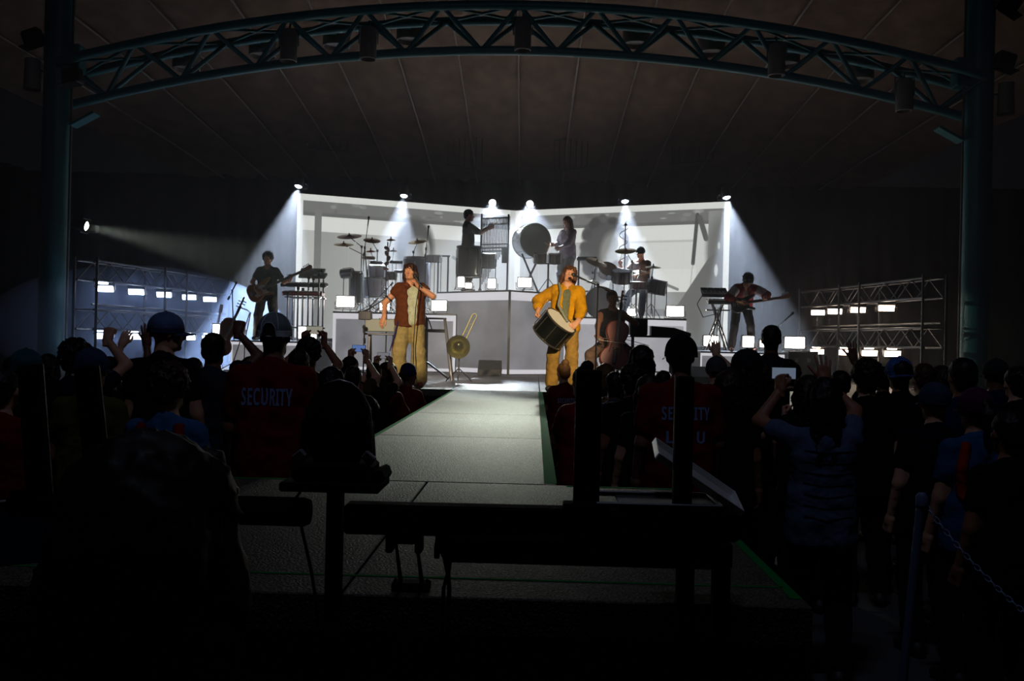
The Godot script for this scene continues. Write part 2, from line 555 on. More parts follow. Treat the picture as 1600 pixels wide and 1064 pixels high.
func figure(p: Dictionary) -> Dictionary:
	# a body facing +z, feet at y = 0, as one mesh, and the clothes over it
	var cell: float = p.get("cell", 0.018)
	var female: bool = p.get("female", false)
	var w: float = p.get("wide", 0.93 if female else 1.0)
	var fat: float = p.get("fat", 1.0)
	var pe: Vector3 = p.get("pelvis", Vector3(0, 0.95, 0))
	var ln: Vector3 = p.get("lean", Vector3.ZERO)
	var tb := Basis.from_euler(ln)
	var hd: Vector3 = p.get("head", Vector3.ZERO)
	var hb := Basis.from_euler(ln * 0.5 + hd)
	var neck := pe + tb * Vector3(0, 0.52, -0.012)
	var hc := neck + Basis.from_euler(ln * 0.7 + hd * 0.5) * Vector3(0, 0.155, 0.028)
	var j := {}
	for s in [1.0, -1.0]:
		var e := "l" if s > 0 else "r"
		var sh := pe + tb * Vector3(s * 0.16 * w, 0.438, -0.008)
		var a := bend(sh, p.get("h" + e, Vector3(s * 0.25, 0.86, 0.06)), 0.29, 0.255, p.get("p" + e, Vector3(s * 0.4, -0.1, -1)))
		var hip := pe + Vector3(s * 0.088, -0.03, 0)
		var foot: Vector3 = p.get("f" + e, Vector3(s * 0.11, 0.085, -0.03))
		var b := bend(hip, foot, 0.435, 0.425, p.get("k" + e, Vector3(s * 0.15, 0, 1)))
		var out := Basis(Vector3.UP, s * p.get("toes", 0.25))
		j[e] = {"sh": sh, "el": a[0], "wr": a[1], "hip": hip, "kn": b[0], "an": b[1], "toe": b[1] + out * Vector3(0, -0.052, 0.155), "heel": b[1] + out * Vector3(0, -0.045, -0.04), "s": s, "out": out}
	var lo := Vector3(9, 9, 9)
	var hi := -lo
	for e in j.values():
		for key in ["sh", "el", "wr", "hip", "kn", "an", "toe", "heel"]:
			lo = lo.min(e[key]); hi = hi.max(e[key])
	lo = lo.min(pe); hi = hi.max(hc)
	lo -= Vector3.ONE * 0.24; hi += Vector3.ONE * 0.24
	lo.y = maxf(lo.y, -0.06)
	var res := {"neck": neck, "head": Transform3D(hb, hc), "j": j, "torso": Transform3D(tb, pe)}
	# the body
	var g := Field.new(lo, hi, cell)
	var chest := func(fd: Field, more: float) -> void:
		for s in [-1.0, 1.0]:
			fd.cap(pe + tb * Vector3(s * 0.066, 0.02, 0), pe + tb * Vector3(s * 0.062 * w, 0.2, 0.005), 0.104 * fat + more, 0.098 * fat + more, 0.05)
			fd.cap(pe + tb * Vector3(s * 0.062 * w, 0.18, 0.005), pe + tb * Vector3(s * 0.08 * w, 0.36, 0.0), 0.1 * fat + more, 0.108 + more, 0.05)
			fd.cap(pe + tb * Vector3(s * 0.075 * w, 0.385, -0.005), pe + tb * Vector3(s * 0.155 * w, 0.43, -0.008), 0.085 + more, 0.058 + more, 0.03)
			fd.cap(pe + tb * Vector3(s * 0.03, 0.475, -0.02), pe + tb * Vector3(s * 0.15 * w, 0.445, -0.01), 0.05 + more * 0.7, 0.04 + more * 0.7, 0.03)
			if female: fd.cap(pe + tb * Vector3(s * 0.065, 0.31, 0.07), pe + tb * Vector3(s * 0.065, 0.305, 0.075), 0.055 + more, 0.05 + more, 0.04)
	chest.call(g, 0.0)
	g.cap(neck + tb * Vector3(0, -0.06, 0), neck + tb * Vector3(0, 0.01, 0), 0.075, 0.058, 0.04)
	g.cap(neck, hc + hb * Vector3(0, -0.06, -0.025), 0.056, 0.05, 0.03)
	for e in j.values():
		g.cap(e.sh, e.el, 0.056, 0.042, 0.03)
		g.cap(e.el, e.wr, 0.042, 0.028, 0.02)
		g.cap(e.hip, e.kn, 0.09, 0.06, 0.03)
		g.cap(e.kn, e.an, 0.058, 0.04, 0.02)
		g.cap(e.heel, e.toe, 0.034, 0.028, 0.02)
		g.cap(e.an, e.heel, 0.038, 0.034, 0.02)
	var body := Shape.new()
	g.into(body)
	body.add(head_shape(p.get("head_cell", 0.006), female), Transform3D(hb, hc))
	for e in j:
		var q: Dictionary = j[e]
		var along_: Vector3 = p.get("d" + e, (q.wr - q.el).normalized())
		var palm: Vector3 = p.get("n" + e, Vector3(-q.s, 0, 0.3))
		var y := along_.normalized()
		var z := (palm - y * palm.dot(y)).normalized()
		var hbasis := Basis(y.cross(z), y, z)
		if q.s > 0: hbasis.x = -hbasis.x
		body.add(hand_shape(p.get("g" + e, "relaxed")), Transform3D(hbasis, q.wr))
		q["hand"] = Transform3D(Basis(y.cross(z), y, z), q.wr)
	res["body"] = body
	# the clothes
	var nz := FastNoiseLite.new()
	nz.seed = 11; nz.frequency = 7.0
	var loose: float = p.get("loose", 0.014)
	if p.get("shirt", true):
		g = Field.new(lo, hi, cell)
		chest.call(g, loose)
		var hem: float = p.get("hem", -0.1)
		for s in [-1.0, 1.0]:
			g.cap(pe + tb * Vector3(s * 0.066, 0.1, 0), pe + tb * Vector3(s * 0.07, hem * 0.6, 0) + Vector3(0, hem * 0.4, 0), 0.107 * fat + loose, 0.122 * fat + loose + p.get("flare", 0.0), 0.05)
		for e in j.values():
			var sl: float = p.get("sleeves", 0.55)
			if sl > 0.0:
				g.cap(e.sh, e.sh.lerp(e.el, minf(sl, 1.0)), 0.057 + loose, 0.048 + loose * 1.2, 0.02)
			if sl > 1.0:
				g.cap(e.el, e.el.lerp(e.wr, sl - 1.0), 0.05 + loose, 0.036 + loose, 0.02)
		g.cap(neck + tb * Vector3(0, -0.08, -0.02), neck + tb * Vector3(0, -0.022, -0.018), 0.09 + loose * 0.3, 0.074, 0.03)
		g.rough(nz, 0.014)
		g.plane(Vector3(0, (pe + tb * Vector3(0, hem, 0)).y - 0.06, 0), Vector3.DOWN)
		# the neckline
		g.ell(neck + tb * Vector3(0, 0.05, 0.065), Vector3(0.08, 0.075, 0.1), 0.01, true)
		var st := Shape.new()
		g.into(st)
		res["shirt"] = st
		res["shirt_field"] = g
	if p.has("over"):
		# an open garment worn over the shirt: [looseness, sleeve length, opening width, hem]
		var ov: Array = p.over
		g = Field.new(lo, hi, cell)
		chest.call(g, ov[0])
		for s in [-1.0, 1.0]:
			g.cap(pe + tb * Vector3(s * 0.066, 0.1, 0), pe + tb * Vector3(s * 0.075, ov[3], 0), 0.107 * fat + ov[0], 0.12 * fat + ov[0], 0.05)
		for e in j.values():
			if ov[1] > 0.0: g.cap(e.sh, e.sh.lerp(e.el, minf(ov[1], 1.0)), 0.06 + ov[0], 0.054 + ov[0], 0.02)
			if ov[1] > 1.0: g.cap(e.el, e.el.lerp(e.wr, ov[1] - 1.0), 0.052 + ov[0], 0.042 + ov[0], 0.02)
		for s in [-1.0, 1.0]:
			g.cap(neck + tb * Vector3(s * 0.06, 0.03, -0.02), neck + tb * Vector3(s * 0.045, -0.03, 0.075), 0.022, 0.02, 0.01)
		g.rough(nz, 0.016)
		for k in 5:
			g.ell(pe + tb * Vector3(ov[4] if ov.size() > 4 else 0.0, 0.52 - k * 0.13, 0.17), Vector3(ov[2] * (1.0 - k * 0.1), 0.12, 0.12), 0.01, true)
		g.ell(neck + tb * Vector3(0, 0.05, 0.06), Vector3(0.07, 0.07, 0.1), 0.01, true)
		g.plane(Vector3(0, (pe + tb * Vector3(0, ov[3], 0)).y - 0.07, 0), Vector3.DOWN)
		var ost := Shape.new()
		g.into(ost)
		res["over"] = ost
	if p.get("trousers", true):
		g = Field.new(lo, hi, cell)
		var l2: float = p.get("leg_loose", 0.014)
		var flare: float = p.get("leg_flare", 0.01)
		for s in [-1.0, 1.0]:
			g.cap(pe + tb * Vector3(s * 0.066, 0.05, 0), pe + Vector3(s * 0.07, -0.04, -0.01), 0.1 * fat, 0.11 + l2 * 0.4, 0.04)
		var short: bool = p.get("shorts", false)
		for e in j.values():
			g.cap(e.hip, e.kn, 0.09 + l2, 0.064 + l2, 0.03)
			if not short:
				g.cap(e.kn, e.an.lerp(e.kn, 0.08), 0.066 + l2, 0.048 + l2 + flare, 0.02)
		g.rough(nz, 0.014)
		var st := Shape.new()
		g.into(st)
		res["trousers"] = st
	res["shoes"] = []
	for e in j.values():
		var c0: Vector3 = e.heel.min(e.toe) - Vector3.ONE * 0.1
		var c1: Vector3 = e.heel.max(e.toe) + Vector3(0.1, 0.2, 0.1)
		g = Field.new(c0, c1, 0.011)
		g.cap(e.heel + Vector3(0, 0.012, 0), e.toe + Vector3(0, 0.006, 0), 0.044, 0.04, 0.02)
		g.cap(e.an + Vector3(0, 0.02, 0), e.heel, 0.046, 0.043, 0.02)
		g.plane(Vector3(0, e.toe.y - 0.032, 0), Vector3.DOWN)
		var sh := Shape.new()
		g.into(sh)
		res["shoes"].append(sh)
	return res

func put_hat(o: Node3D, at: Transform3D, kind: String, hexes: Array, parent: Node3D) -> void:
	var shapes := cap_shapes()
	var turn := Transform3D(at.basis * Basis(Vector3.UP, PI if kind == "cap_back" else 0.0), at.origin).scaled_local(Vector3.ONE * 1.06)
	var names := ["cap_crown", "cap_brim", "cap_button", "cap_band", "cap_seams"]
	var hat: Node3D = null
	for k in 5:
		if k == 4 and hexes.size() < 3: continue
		var m := part(names[k] if k else "cap", mesh_of("cap%d" % k, shapes[k]), cloth(hexes[mini(k % 4, 1)] if k != 4 else hexes[2]), parent if k == 0 else hat)
		if k == 0:
			hat = m
			m.transform = turn

func mesh_of(key: String, st: Shape) -> ArrayMesh:
	if not protos.has("mesh " + key): protos["mesh " + key] = st.mesh()
	return protos["mesh " + key]

func dress(o: Node3D, key: String, fig: Dictionary, look: Dictionary) -> void:
	# the parts of a person, from a figure and colours
	part("body", mesh_of(key + " body", fig.body), skin(look.get("skin", "c89678")), o)
	if fig.has("shirt"): part(look.get("top", "shirt"), mesh_of(key + " shirt", fig.shirt), cloth(look.get("shirt", "181a20")), o, look.get("shirt_label", ""))
	if fig.has("over"): part(look.get("over_name", "vest"), mesh_of(key + " over", fig.over), cloth(look.get("over", "5a2e1c")), o, look.get("over_label", ""))
	if fig.has("trousers"): part("trousers", mesh_of(key + " trousers", fig.trousers), cloth(look.get("trousers", "1a1c22")), o)
	for k in 2: part("shoe", mesh_of(key + " shoe%d" % k, fig.shoes[k]), mat(look.get("shoes", "151515"), 0.6), o)
	var kind: String = look.get("hair", "short")
	if kind != "none":
		var h := part("hair", mesh_of("hair " + kind, hair_shape(kind)), mat(look.get("hair_color", "1a1410"), 0.55, 0.0, 0.35), o)
		h.transform = fig.head.scaled_local(Vector3(0.93, 0.9, 0.93)) if look.has("hat") or look.has("beanie") else fig.head
	if look.has("hat"): put_hat(o, fig.head, look.hat[0], look.hat.slice(1), o)
	if look.has("beanie"):
		var st := Shape.new()
		st.lathe([Vector2(0.094, -0.03), Vector2(0.1, -0.028), Vector2(0.1, 0.012), Vector2(0.096, 0.014), Vector2(0.094, 0.04), Vector2(0.078, 0.085), Vector2(0.045, 0.113), Vector2(0.0, 0.122)], Transform3D(Basis.from_scale(Vector3(0.94, 1, 1.12)), Vector3(0, 0.03, -0.018)), 24)
		var b := part("beanie", mesh_of("beanie", st), cloth(look.beanie), o)
		b.transform = fig.head

func face(o: Node3D, fig: Dictionary, brow: String, lip := "8a4a40") -> void:
	var at: Transform3D = fig.head
	for s in [-1.0, 1.0]:
		var st := Shape.new()
		st.lathe([Vector2(0, -0.009), Vector2(0.005, -0.0075), Vector2(0.0078, -0.0045), Vector2(0.009, 0), Vector2(0.0078, 0.0045), Vector2(0.005, 0.0075), Vector2(0, 0.009)], Transform3D(Basis(Vector3.RIGHT, PI / 2), Vector3(s * 0.031, 0.003, 0.0755)), 12)
		var e := part("eye", st, mat("d8d2c8", 0.3), o)
		e.transform = at
		var ir := lathed([Vector2(0.0, 0.0005), Vector2(0.004, 0.0), Vector2(0.0055, -0.0015)], Transform3D(Basis(Vector3.RIGHT, PI / 2), Vector3(s * 0.031, 0.003, 0.0848)), 10)
		part("iris", ir, mat("20140c", 0.2), e)
		var b := part("eyebrow", tubed([Vector3(s * 0.014, 0.024, 0.094), Vector3(s * 0.03, 0.029, 0.089), Vector3(s * 0.047, 0.024, 0.076)], [0.003, 0.004, 0.002], 6), mat(brow, 0.8), o)
		b.transform = at
	var l := Shape.new()
	l.tube([Vector3(-0.022, -0.063, 0.08), Vector3(-0.008, -0.0585, 0.0885), Vector3(0, -0.0595, 0.0895), Vector3(0.008, -0.0585, 0.0885), Vector3(0.022, -0.063, 0.08)], [0.0015, 0.0032, 0.003, 0.0032, 0.0015], 6)
	l.tube([Vector3(-0.02, -0.066, 0.081), Vector3(0, -0.0715, 0.0885), Vector3(0.02, -0.066, 0.081)], [0.0015, 0.0045, 0.0015], 6)
	part("lips", l, mat(lip, 0.5), o).transform = at

func person(label: String, at: Vector3, turn: float, key: String, pose: Dictionary, look: Dictionary, tall := 1.0, group := "") -> Node3D:
	if not protos.has("fig " + key): protos["fig " + key] = figure(pose)
	var fig: Dictionary = protos["fig " + key]
	var o := thing("person", label, "person", at, turn, group)
	o.scale = Vector3.ONE * tall
	dress(o, key, fig, look)
	return o

# ---------------------------------------------------------------- the pavilion and the stage
const DECK := 0.96

func build_pavilion() -> void:
	var fl := struct("floor", "dark concrete floor of the pavilion under the crowd")
	var slab := mat("3a3a3c", 0.85)
	for ix in 7:
		for iz in 10:
			part("slab", boxed(Vector3(-18 + ix * 6.0, -0.1, 8.0 - iz * 4.0), Vector3(5.98, 0.2, 3.98), 0.01), slab, fl)
	# black drape at the back; the side drapes are added to close the open sides
	var drape := mat("070708", 0.95, 0.0, 0.1)
	for side in ["wall_back", "wall_left_added", "wall_right_added"]:
		var w := struct(side, "tall black pleated drape, one of three closing the stage in, the side pair added")
		var from: Vector3 = {"wall_back": Vector3(-14, 0, -27), "wall_left_added": Vector3(-14, 0, 10), "wall_right_added": Vector3(14, 0, -27)}[side]
		var to: Vector3 = {"wall_back": Vector3(14, 0, -27), "wall_left_added": Vector3(-14, 0, -27), "wall_right_added": Vector3(14, 0, 10)}[side]
		var count := 10
		for k in count:
			var st := Shape.new()
			var inward := Vector3.UP.cross(to - from).normalized() * -1.0
			var steps := 36
			var first := st.v.size()
			for layer in 2:
				for i in steps + 1:
					var t := (k + i / float(steps)) / count
					var wave := sin(i * 1.05) * 0.07 + sin(i * 0.37 + k) * 0.03
					var p := from.lerp(to, t) + inward * (wave - layer * 0.03)
					var slope := cos(i * 1.05) * 0.6
					var nn := (inward - (to - from).normalized() * slope).normalized() * (1.0 if layer == 0 else -1.0)
					st.vert(p, nn); st.vert(p + Vector3.UP * 6.2, nn)
			for layer in 2:
				for i in steps:
					var a := first + layer * (steps + 1) * 2 + i * 2
					st.tri(a, a + 1, a + 2); st.tri(a + 1, a + 3, a + 2)
			part("drape", st, drape, w)
	# the canopy: gores that fan out from behind the stage
	var roof := struct("ceiling", "brownish grey tent canopy of radiating gores with raised seams")
	var fabric := StandardMaterial3D.new()
	fabric.albedo_color = col("7a6454"); fabric.roughness = 0.9; fabric.metallic_specular = 0.2
	fabric.albedo_texture = noise_tex(0.012, FastNoiseLite.TYPE_SIMPLEX, Color(0.72, 0.72, 0.72), Color(1, 1, 1), 512, 21, 4)
	fabric.uv1_triplanar = true; fabric.uv1_scale = Vector3.ONE * 0.22
	var seam_m := mat("7d7064", 0.8)
	var at := func(u: float, t: float) -> Vector3:
		var back := Vector3(u * 9.5, 6.1, -27.2)
		var front := Vector3(u * 21.0, 13.5 - 5.0 * u * u, 12.0)
		var p := back.lerp(front, t)
		p.y = lerpf(back.y, front.y, 1.0 - pow(1.0 - t, 2.4))
		return p
	var gores := 16
	for g in gores:
		var st := Shape.new()
		for layer in 2:
			var first := st.v.size()
			for i in 17:
				for k in 5:
					var u := -1.0 + 2.0 * (g + k / 4.0) / gores
					var p: Vector3 = at.call(u, i / 16.0)
					var du: Vector3 = at.call(u + 0.01, i / 16.0) - at.call(u - 0.01, i / 16.0)
					var dt: Vector3 = at.call(u, i / 16.0 + 0.01) - at.call(u, i / 16.0 - 0.01)
					var nn := du.cross(dt).normalized()
					if nn.y > 0: nn = -nn
					var sag := sin(PI * k / 4.0) * 0.1
					st.vert(p - nn * (sag - 0.1 + layer * 0.04) * -1.0 - nn * 0.0, nn * (1.0 if layer == 0 else -1.0))
			for i in 16:
				for k in 4:
					var a := first + i * 5 + k
					st.tri(a, a + 1, a + 5); st.tri(a + 1, a + 6, a + 5)
		part("gore", st, fabric, roof)
	for g in range(1, gores):
		var line := []
		for i in 17: line.append(at.call(-1.0 + 2.0 * g / gores, i / 16.0) + Vector3(0, -0.06, 0))
		part("seam", tubed(line, 0.025, 6), seam_m, roof)

func build_arch() -> void:
	var paint := mat("0f5a5e", 0.5, 0.0, 0.5)
	var o := thing("arch_truss", "teal steel arched truss spanning high over the stage front", "truss", Vector3(0.12, 0, -17))
	var chord := func(x: float, k: int) -> Vector3:
		return Vector3(x, [7.6, 7.62, 6.93][k] - 0.0166 * x * x, [0.0, -0.9, -0.45][k])
	for k in 3:
		var pts := []
		for i in 41: pts.append(chord.call(-8.25 + 16.5 * i / 40.0, k))
		part("chord", tubed(pts, 0.085, 12), paint, o)
	var count := 12
	var step := 16.5 / count
	for i in count:
		var x := -8.25 + step * i
		for k in 2:
			part("web_brace", tubed([chord.call(x, k), chord.call(x + step * 0.5, 2)], 0.042, 8), paint, o)
			part("web_brace", tubed([chord.call(x + step, k), chord.call(x + step * 0.5, 2)], 0.042, 8), paint, o)
		part("cross_brace", tubed([chord.call(x, 0), chord.call(x + step, 1)], 0.028, 6), paint, o)
		part("cross_brace", tubed([chord.call(x, 1), chord.call(x + step, 0)], 0.028, 6), paint, o)
	for s in [-1.0, 1.0]:
		var c := thing("steel_column", "teal round steel column at the %s end of the arched truss" % ("left" if s < 0 else "right"), "column", Vector3(0.03 + s * 8.3, 0, -17.3), 0.0, "columns carrying the arch")
		part("shaft", lathed([Vector2(0.0, 0), Vector2(0.25, 0), Vector2(0.25, 9.6), Vector2(0.0, 9.6)], Transform3D.IDENTITY, 32), paint, c)
		part("base_plate", boxed(Vector3(0, 0.03, 0), Vector3(0.56, 0.06, 0.56)), paint, c)
		part("gusset", boxed(Vector3(-s * 0.5, 5.5, 0), Vector3(0.5, 0.05, 0.28), 0.01, Basis(Vector3.BACK, -s * 0.5)), paint, c)
		part("gusset", boxed(Vector3(-s * 0.32, 6.6, 0), Vector3(0.25, 0.5, 0.3), 0.02), paint, c)
		part("conduit", tubed([Vector3(-s * 0.3, 0.2, 0.1), Vector3(-s * 0.3, 9.4, 0.1)], 0.02, 6), mat("4a4038", 0.7), c)
	# cans and drums hung in the arch
	var grey := mat("6e6862", 0.6)
	for a in [[-4.15, 6.87, "second can from the left column"], [-2.71, 6.93, "third can from the left column"], [0.07, 7.13, "at the crown of the arch"], [4.6, 6.75, "on the right slope of the arch"], [6.87, 6.16, "nearest the right column"]]:
		var c := thing("pendant_light", "long unlit grey cylinder lamp hung in the truss, %s" % a[2], "lamp", Vector3(0.12 + a[0], a[1], -17.2), 0.0, "long cans hung in the arch")
		part("can", lathed([Vector2(0.0, 0.3), Vector2(0.12, 0.29), Vector2(0.15, 0.25), Vector2(0.15, -0.27), Vector2(0.135, -0.28), Vector2(0.13, -0.2), Vector2(0.0, -0.18)]), grey, c)
		part("hanger", tubed([Vector3(0, 0.28, 0), Vector3(0, 0.45, -0.1)], 0.02, 6), paint, c)
		part("yoke_arm", tubed([Vector3(-0.17, 0.0, 0), Vector3(-0.17, 0.32, 0), Vector3(0.17, 0.32, 0), Vector3(0.17, 0.0, 0)], 0.012, 6), paint, c)
	var n := 0
	for x in [-6.43, -4.96, -3.53, -2.12, 2.21, 3.64, 5.05, 6.45]:
		var c := thing("drum_light", "short unlit grey drum lamp behind the truss chord, number %s from the left column" % ["one", "two", "three", "four", "five", "six", "seven", "eight"][n], "lamp", Vector3(0.12 + x, 7.6 - 0.0166 * x * x - 0.02, -18.35), 0.0, "short drums behind the arch")
		part("drum", lathed([Vector2(0.0, 0.17), Vector2(0.24, 0.16), Vector2(0.26, 0.13), Vector2(0.26, -0.15), Vector2(0.24, -0.16), Vector2(0.23, -0.08), Vector2(0.0, -0.06)], Transform3D.IDENTITY, 28), grey, c)
		part("bracket", boxed(Vector3(0, 0.02, 0.38), Vector3(0.1, 0.05, 0.3)), paint, c)
		n += 1
	# floodlights and speakers strapped to the columns
	for a in [[-8.62, 6.9, 0.35, "upper black floodlight left of the left column"], [-8.62, 6.25, 0.0, "drum shaped grey lamp left of the left column"], [-7.88, 6.22, 0.2, "black floodlight tucked right of the left column"], [8.72, 7.75, -0.6, "topmost black floodlight right of the right column"], [8.66, 6.75, -0.3, "middle black floodlight right of the right column"], [8.7, 6.1, 0.0, "drum shaped grey lamp right of the right column"]]:
		var c := thing("column_light", "unlit " + a[3], "lamp", Vector3(a[0], a[1], -17.05))
		if "drum" in a[3]:
			part("drum", lathed([Vector2(0.0, 0.28), Vector2(0.13, 0.27), Vector2(0.14, -0.24), Vector2(0.15, -0.28), Vector2(0.0, -0.27)]), grey, c)
		else:
			part("housing", boxed(Vector3.ZERO, Vector3(0.32, 0.3, 0.22), 0.03, Basis(Vector3.BACK, a[2])), mat("0a0a0a", 0.5), c)
			part("visor", boxed(Vector3(0, -0.16, 0.06), Vector3(0.34, 0.02, 0.3), 0.005, Basis(Vector3.BACK, a[2])), mat("0a0a0a", 0.5), c)
		part("bracket", tubed([Vector3(0, 0.1, -0.1), Vector3(-signf(a[0]) * 0.25 * (1.0 if absf(a[0]) > 8.3 else -1.0), 0.1, -0.2)], 0.025, 6), mat("0a0a0a", 0.5), c)
	# faint railings hung high behind the stage
	n = 0
	for a in [[-5.6, -4.53, 7.45, 0.1], [-1.87, -0.98, 7.05, 0.14], [0.91, 1.79, 7.02, -0.14], [4.01, 5.06, 7.3, -0.1]]:
		var c := thing("guard_railing", "dark barred railing high behind the stage, %s from the left" % ["first", "second", "third", "fourth"][n], "railing", Vector3(a[0], a[2] - 0.85, -25.2))
		var wide: float = a[1] - a[0]
		var dark := mat("101214", 0.6)
		for e in [0.0, 0.85]:
			part("rail", tubed([Vector3(0, e + a[3] * 0.5, 0), Vector3(wide, e - a[3] * 0.5, 0)], 0.016, 6), dark, c)
		for k in 7:
			part("baluster", tubed([Vector3(wide * k / 6.0, a[3] * (0.5 - k / 6.0), 0), Vector3(wide * k / 6.0, 0.85 + a[3] * (0.5 - k / 6.0), 0)], 0.012, 5), dark, c)
		n += 1

func deck_panels(parent: Node3D, x0: float, x1: float, z0: float, z1: float, sx: int, sz: int, m: Array, thick := 0.1) -> void:
	var wx := (x1 - x0) / sx
	var wz := (z1 - z0) / sz
	for i in sx:
		for k in sz:
			part("deck_panel", boxed(Vector3(x0 + wx * (i + 0.5), DECK - thick * 0.5, z0 + wz * (k + 0.5)), Vector3(wx - 0.008, thick, absf(wz) - 0.008), 0.004), m[(i * 5 + k * 3) % m.size()], parent)

func build_stage() -> void:
	var grip: Array = []
	var speck := noise_tex(0.35, FastNoiseLite.TYPE_SIMPLEX, Color(0, 0, 0), Color(1, 1, 1), 512, 31, 2)
	var tone := noise_tex(0.03, FastNoiseLite.TYPE_SIMPLEX, Color(0.75, 0.75, 0.75), Color(1, 1, 1), 512, 33, 4)
	var gi := Image.create(512, 512, false, Image.FORMAT_RGB8)
	var gr := RandomNumberGenerator.new()
	gr.seed = 77
	for y in 512:
		for x in 512:
			var g := 0.5 + 0.5 * gr.randf() * gr.randf()
			if gr.randf() < 0.3: g *= 0.55
			if gr.randf() < 0.03: g = 1.0
			gi.set_pixel(x, y, Color(g * (0.97 + 0.06 * gr.randf()), g, g * (0.94 + 0.1 * gr.randf())))
	var grit := ImageTexture.create_from_image(gi)
	for k in 2:
		var m := StandardMaterial3D.new()
		m.albedo_color = col(["7a756a", "726d63"][k]); m.roughness = 0.62; m.metallic_specular = 0.3
		m.albedo_texture = grit
		m.uv1_triplanar = true; m.uv1_world_triplanar = true; m.uv1_scale = Vector3.ONE * 0.55
		m.heightmap_enabled = true; m.heightmap_texture = speck; m.heightmap_scale = 0.6
		grip.append(m)
	var wood: Array = []
	for k in 3:
		var m := StandardMaterial3D.new()
		m.albedo_color = col(["3c3430", "423934", "37302c"][k]); m.roughness = 0.5
		m.albedo_texture = tone; m.uv1_triplanar = true; m.uv1_world_triplanar = true
		wood.append(m)
	var black := mat("08080a", 0.8)
	var st := thing("stage_platform", "dark main stage deck of panels with black front skirt", "stage", Vector3.ZERO)
	deck_panels(st, -7.93, 7.93, -13.06, -25.2, 13, 5, wood)
	part("skirt", boxed(Vector3(0, 0.42, -13.1), Vector3(15.86, 0.86, 0.04)), black, st)
	for s in [-1.0, 1.0]: part("side_skirt", boxed(Vector3(s * 7.9, 0.42, -19.1), Vector3(0.04, 0.86, 12.0)), black, st)
	for x in [-7.6, -4.0, 0.0, 4.0, 7.6]:
		for z in [-14.0, -18.0, -22.0]:
			part("leg", boxed(Vector3(x, 0.43, z), Vector3(0.1, 0.86, 0.1)), black, st)
	var cw := thing("catwalk", "long grey non-slip catwalk running from the stage into the crowd", "catwalk")
	deck_panels(cw, -0.57, 0.65, -4.49, -13.05, 1, 4, grip)
	for x in [-0.55, 0.63]: part("skirt", boxed(Vector3(x, 0.43, -8.75), Vector3(0.03, 0.85, 8.5)), black, cw)
	for x in [-0.553, 0.618]:
		part("green_tape", boxed(Vector3(x, DECK + 0.0008, -8.77), Vector3(0.03 if x < 0 else 0.06, 0.0014, 8.5), 0.0), mat("0e6a30", 0.9, 0.0, 0.1), cw, "green edge tape")
	for z in [-6.63, -8.77, -10.91]:
		part("under_beam", boxed(Vector3(0.04, 0.8, z), Vector3(1.1, 0.1, 0.08)), black, cw)
	var bs := thing("thrust_platform", "wide grey non-slip platform at the near end of the catwalk", "stage")
	deck_panels(bs, -1.18, 1.26, -2.47, -4.48, 2, 1, grip)
	for z in [-2.5, -4.46]: part("skirt", boxed(Vector3(0.04, 0.43, z), Vector3(2.4, 0.85, 0.03)), black, bs)
	for x in [-1.16, 1.24]: part("side_skirt", boxed(Vector3(x, 0.43, -3.48), Vector3(0.03, 0.85, 1.93)), black, bs)
	var tape := mat("0e6a30", 0.9, 0.0, 0.1)
	part("green_tape", boxed(Vector3(0.04, DECK + 0.0008, -2.67), Vector3(2.38, 0.0014, 0.014), 0.0), tape, bs, "green edge tape")
	part("green_tape", boxed(Vector3(-0.88, DECK + 0.0008, -4.45), Vector3(0.58, 0.0014, 0.03), 0.0), tape, bs)
	part("green_tape", boxed(Vector3(0.97, DECK + 0.0008, -4.45), Vector3(0.56, 0.0014, 0.03), 0.0), tape, bs)
	part("green_tape", boxed(Vector3(1.235, DECK + 0.0008, -3.5), Vector3(0.03, 0.0014, 1.9), 0.0), tape, bs)

# ---------------------------------------------------------------- video pictures on the screens
func rect_(im: Image, x0: float, y0: float, x1: float, y1: float, g: float, tint := Vector3.ONE) -> void:
	var w := im.get_width(); var h := im.get_height()
	im.fill_rect(Rect2i(int(x0 * w), int(y0 * h), int((x1 - x0) * w), int((y1 - y0) * h)), Color(g * tint.x, g * tint.y, g * tint.z))

func blob(im: Image, cx: float, cy: float, rx: float, ry: float, g: float, soft := 0.3, amount := 1.0) -> void:
	# an ellipse; sizes are shares of the height
	var w := im.get_width(); var h := im.get_height()
	for y in range(maxi(0, int((cy - ry * 1.1) * h)), mini(h, int((cy + ry * 1.1) * h) + 1)):
		for x in range(maxi(0, int(cx * w - rx * 1.1 * h)), mini(w, int(cx * w + rx * 1.1 * h) + 1)):
			var d := Vector2((x - cx * w) / (rx * h), (y - cy * h) / (ry * h)).length()
			var a := clampf((1.0 - d) / maxf(soft, 0.001), 0.0, 1.0) * amount
			if a > 0.0: im.set_pixel(x, y, im.get_pixel(x, y).lerp(Color(g, g, g), a))

func limb(im: Image, x0: float, y0: float, x1: float, y1: float, r: float, g: float, amount := 1.0) -> void:
	# a straight thick stroke; positions are shares of the picture
	var w := im.get_width(); var h := im.get_height()
	var a := Vector2(x0 * w, y0 * h); var b := Vector2(x1 * w, y1 * h)
	var rr := r * h
	for y in range(maxi(0, int(minf(a.y, b.y) - rr)), mini(h, int(maxf(a.y, b.y) + rr) + 1)):
		for x in range(maxi(0, int(minf(a.x, b.x) - rr)), mini(w, int(maxf(a.x, b.x) + rr) + 1)):
			var p := Vector2(x, y)
			var q := Geometry2D.get_closest_point_to_segment(p, a, b)
			var t := clampf((rr - p.distance_to(q)) / 2.0, 0.0, 1.0) * amount
			if t > 0.0: im.set_pixel(x, y, im.get_pixel(x, y).lerp(Color(g, g, g), t))

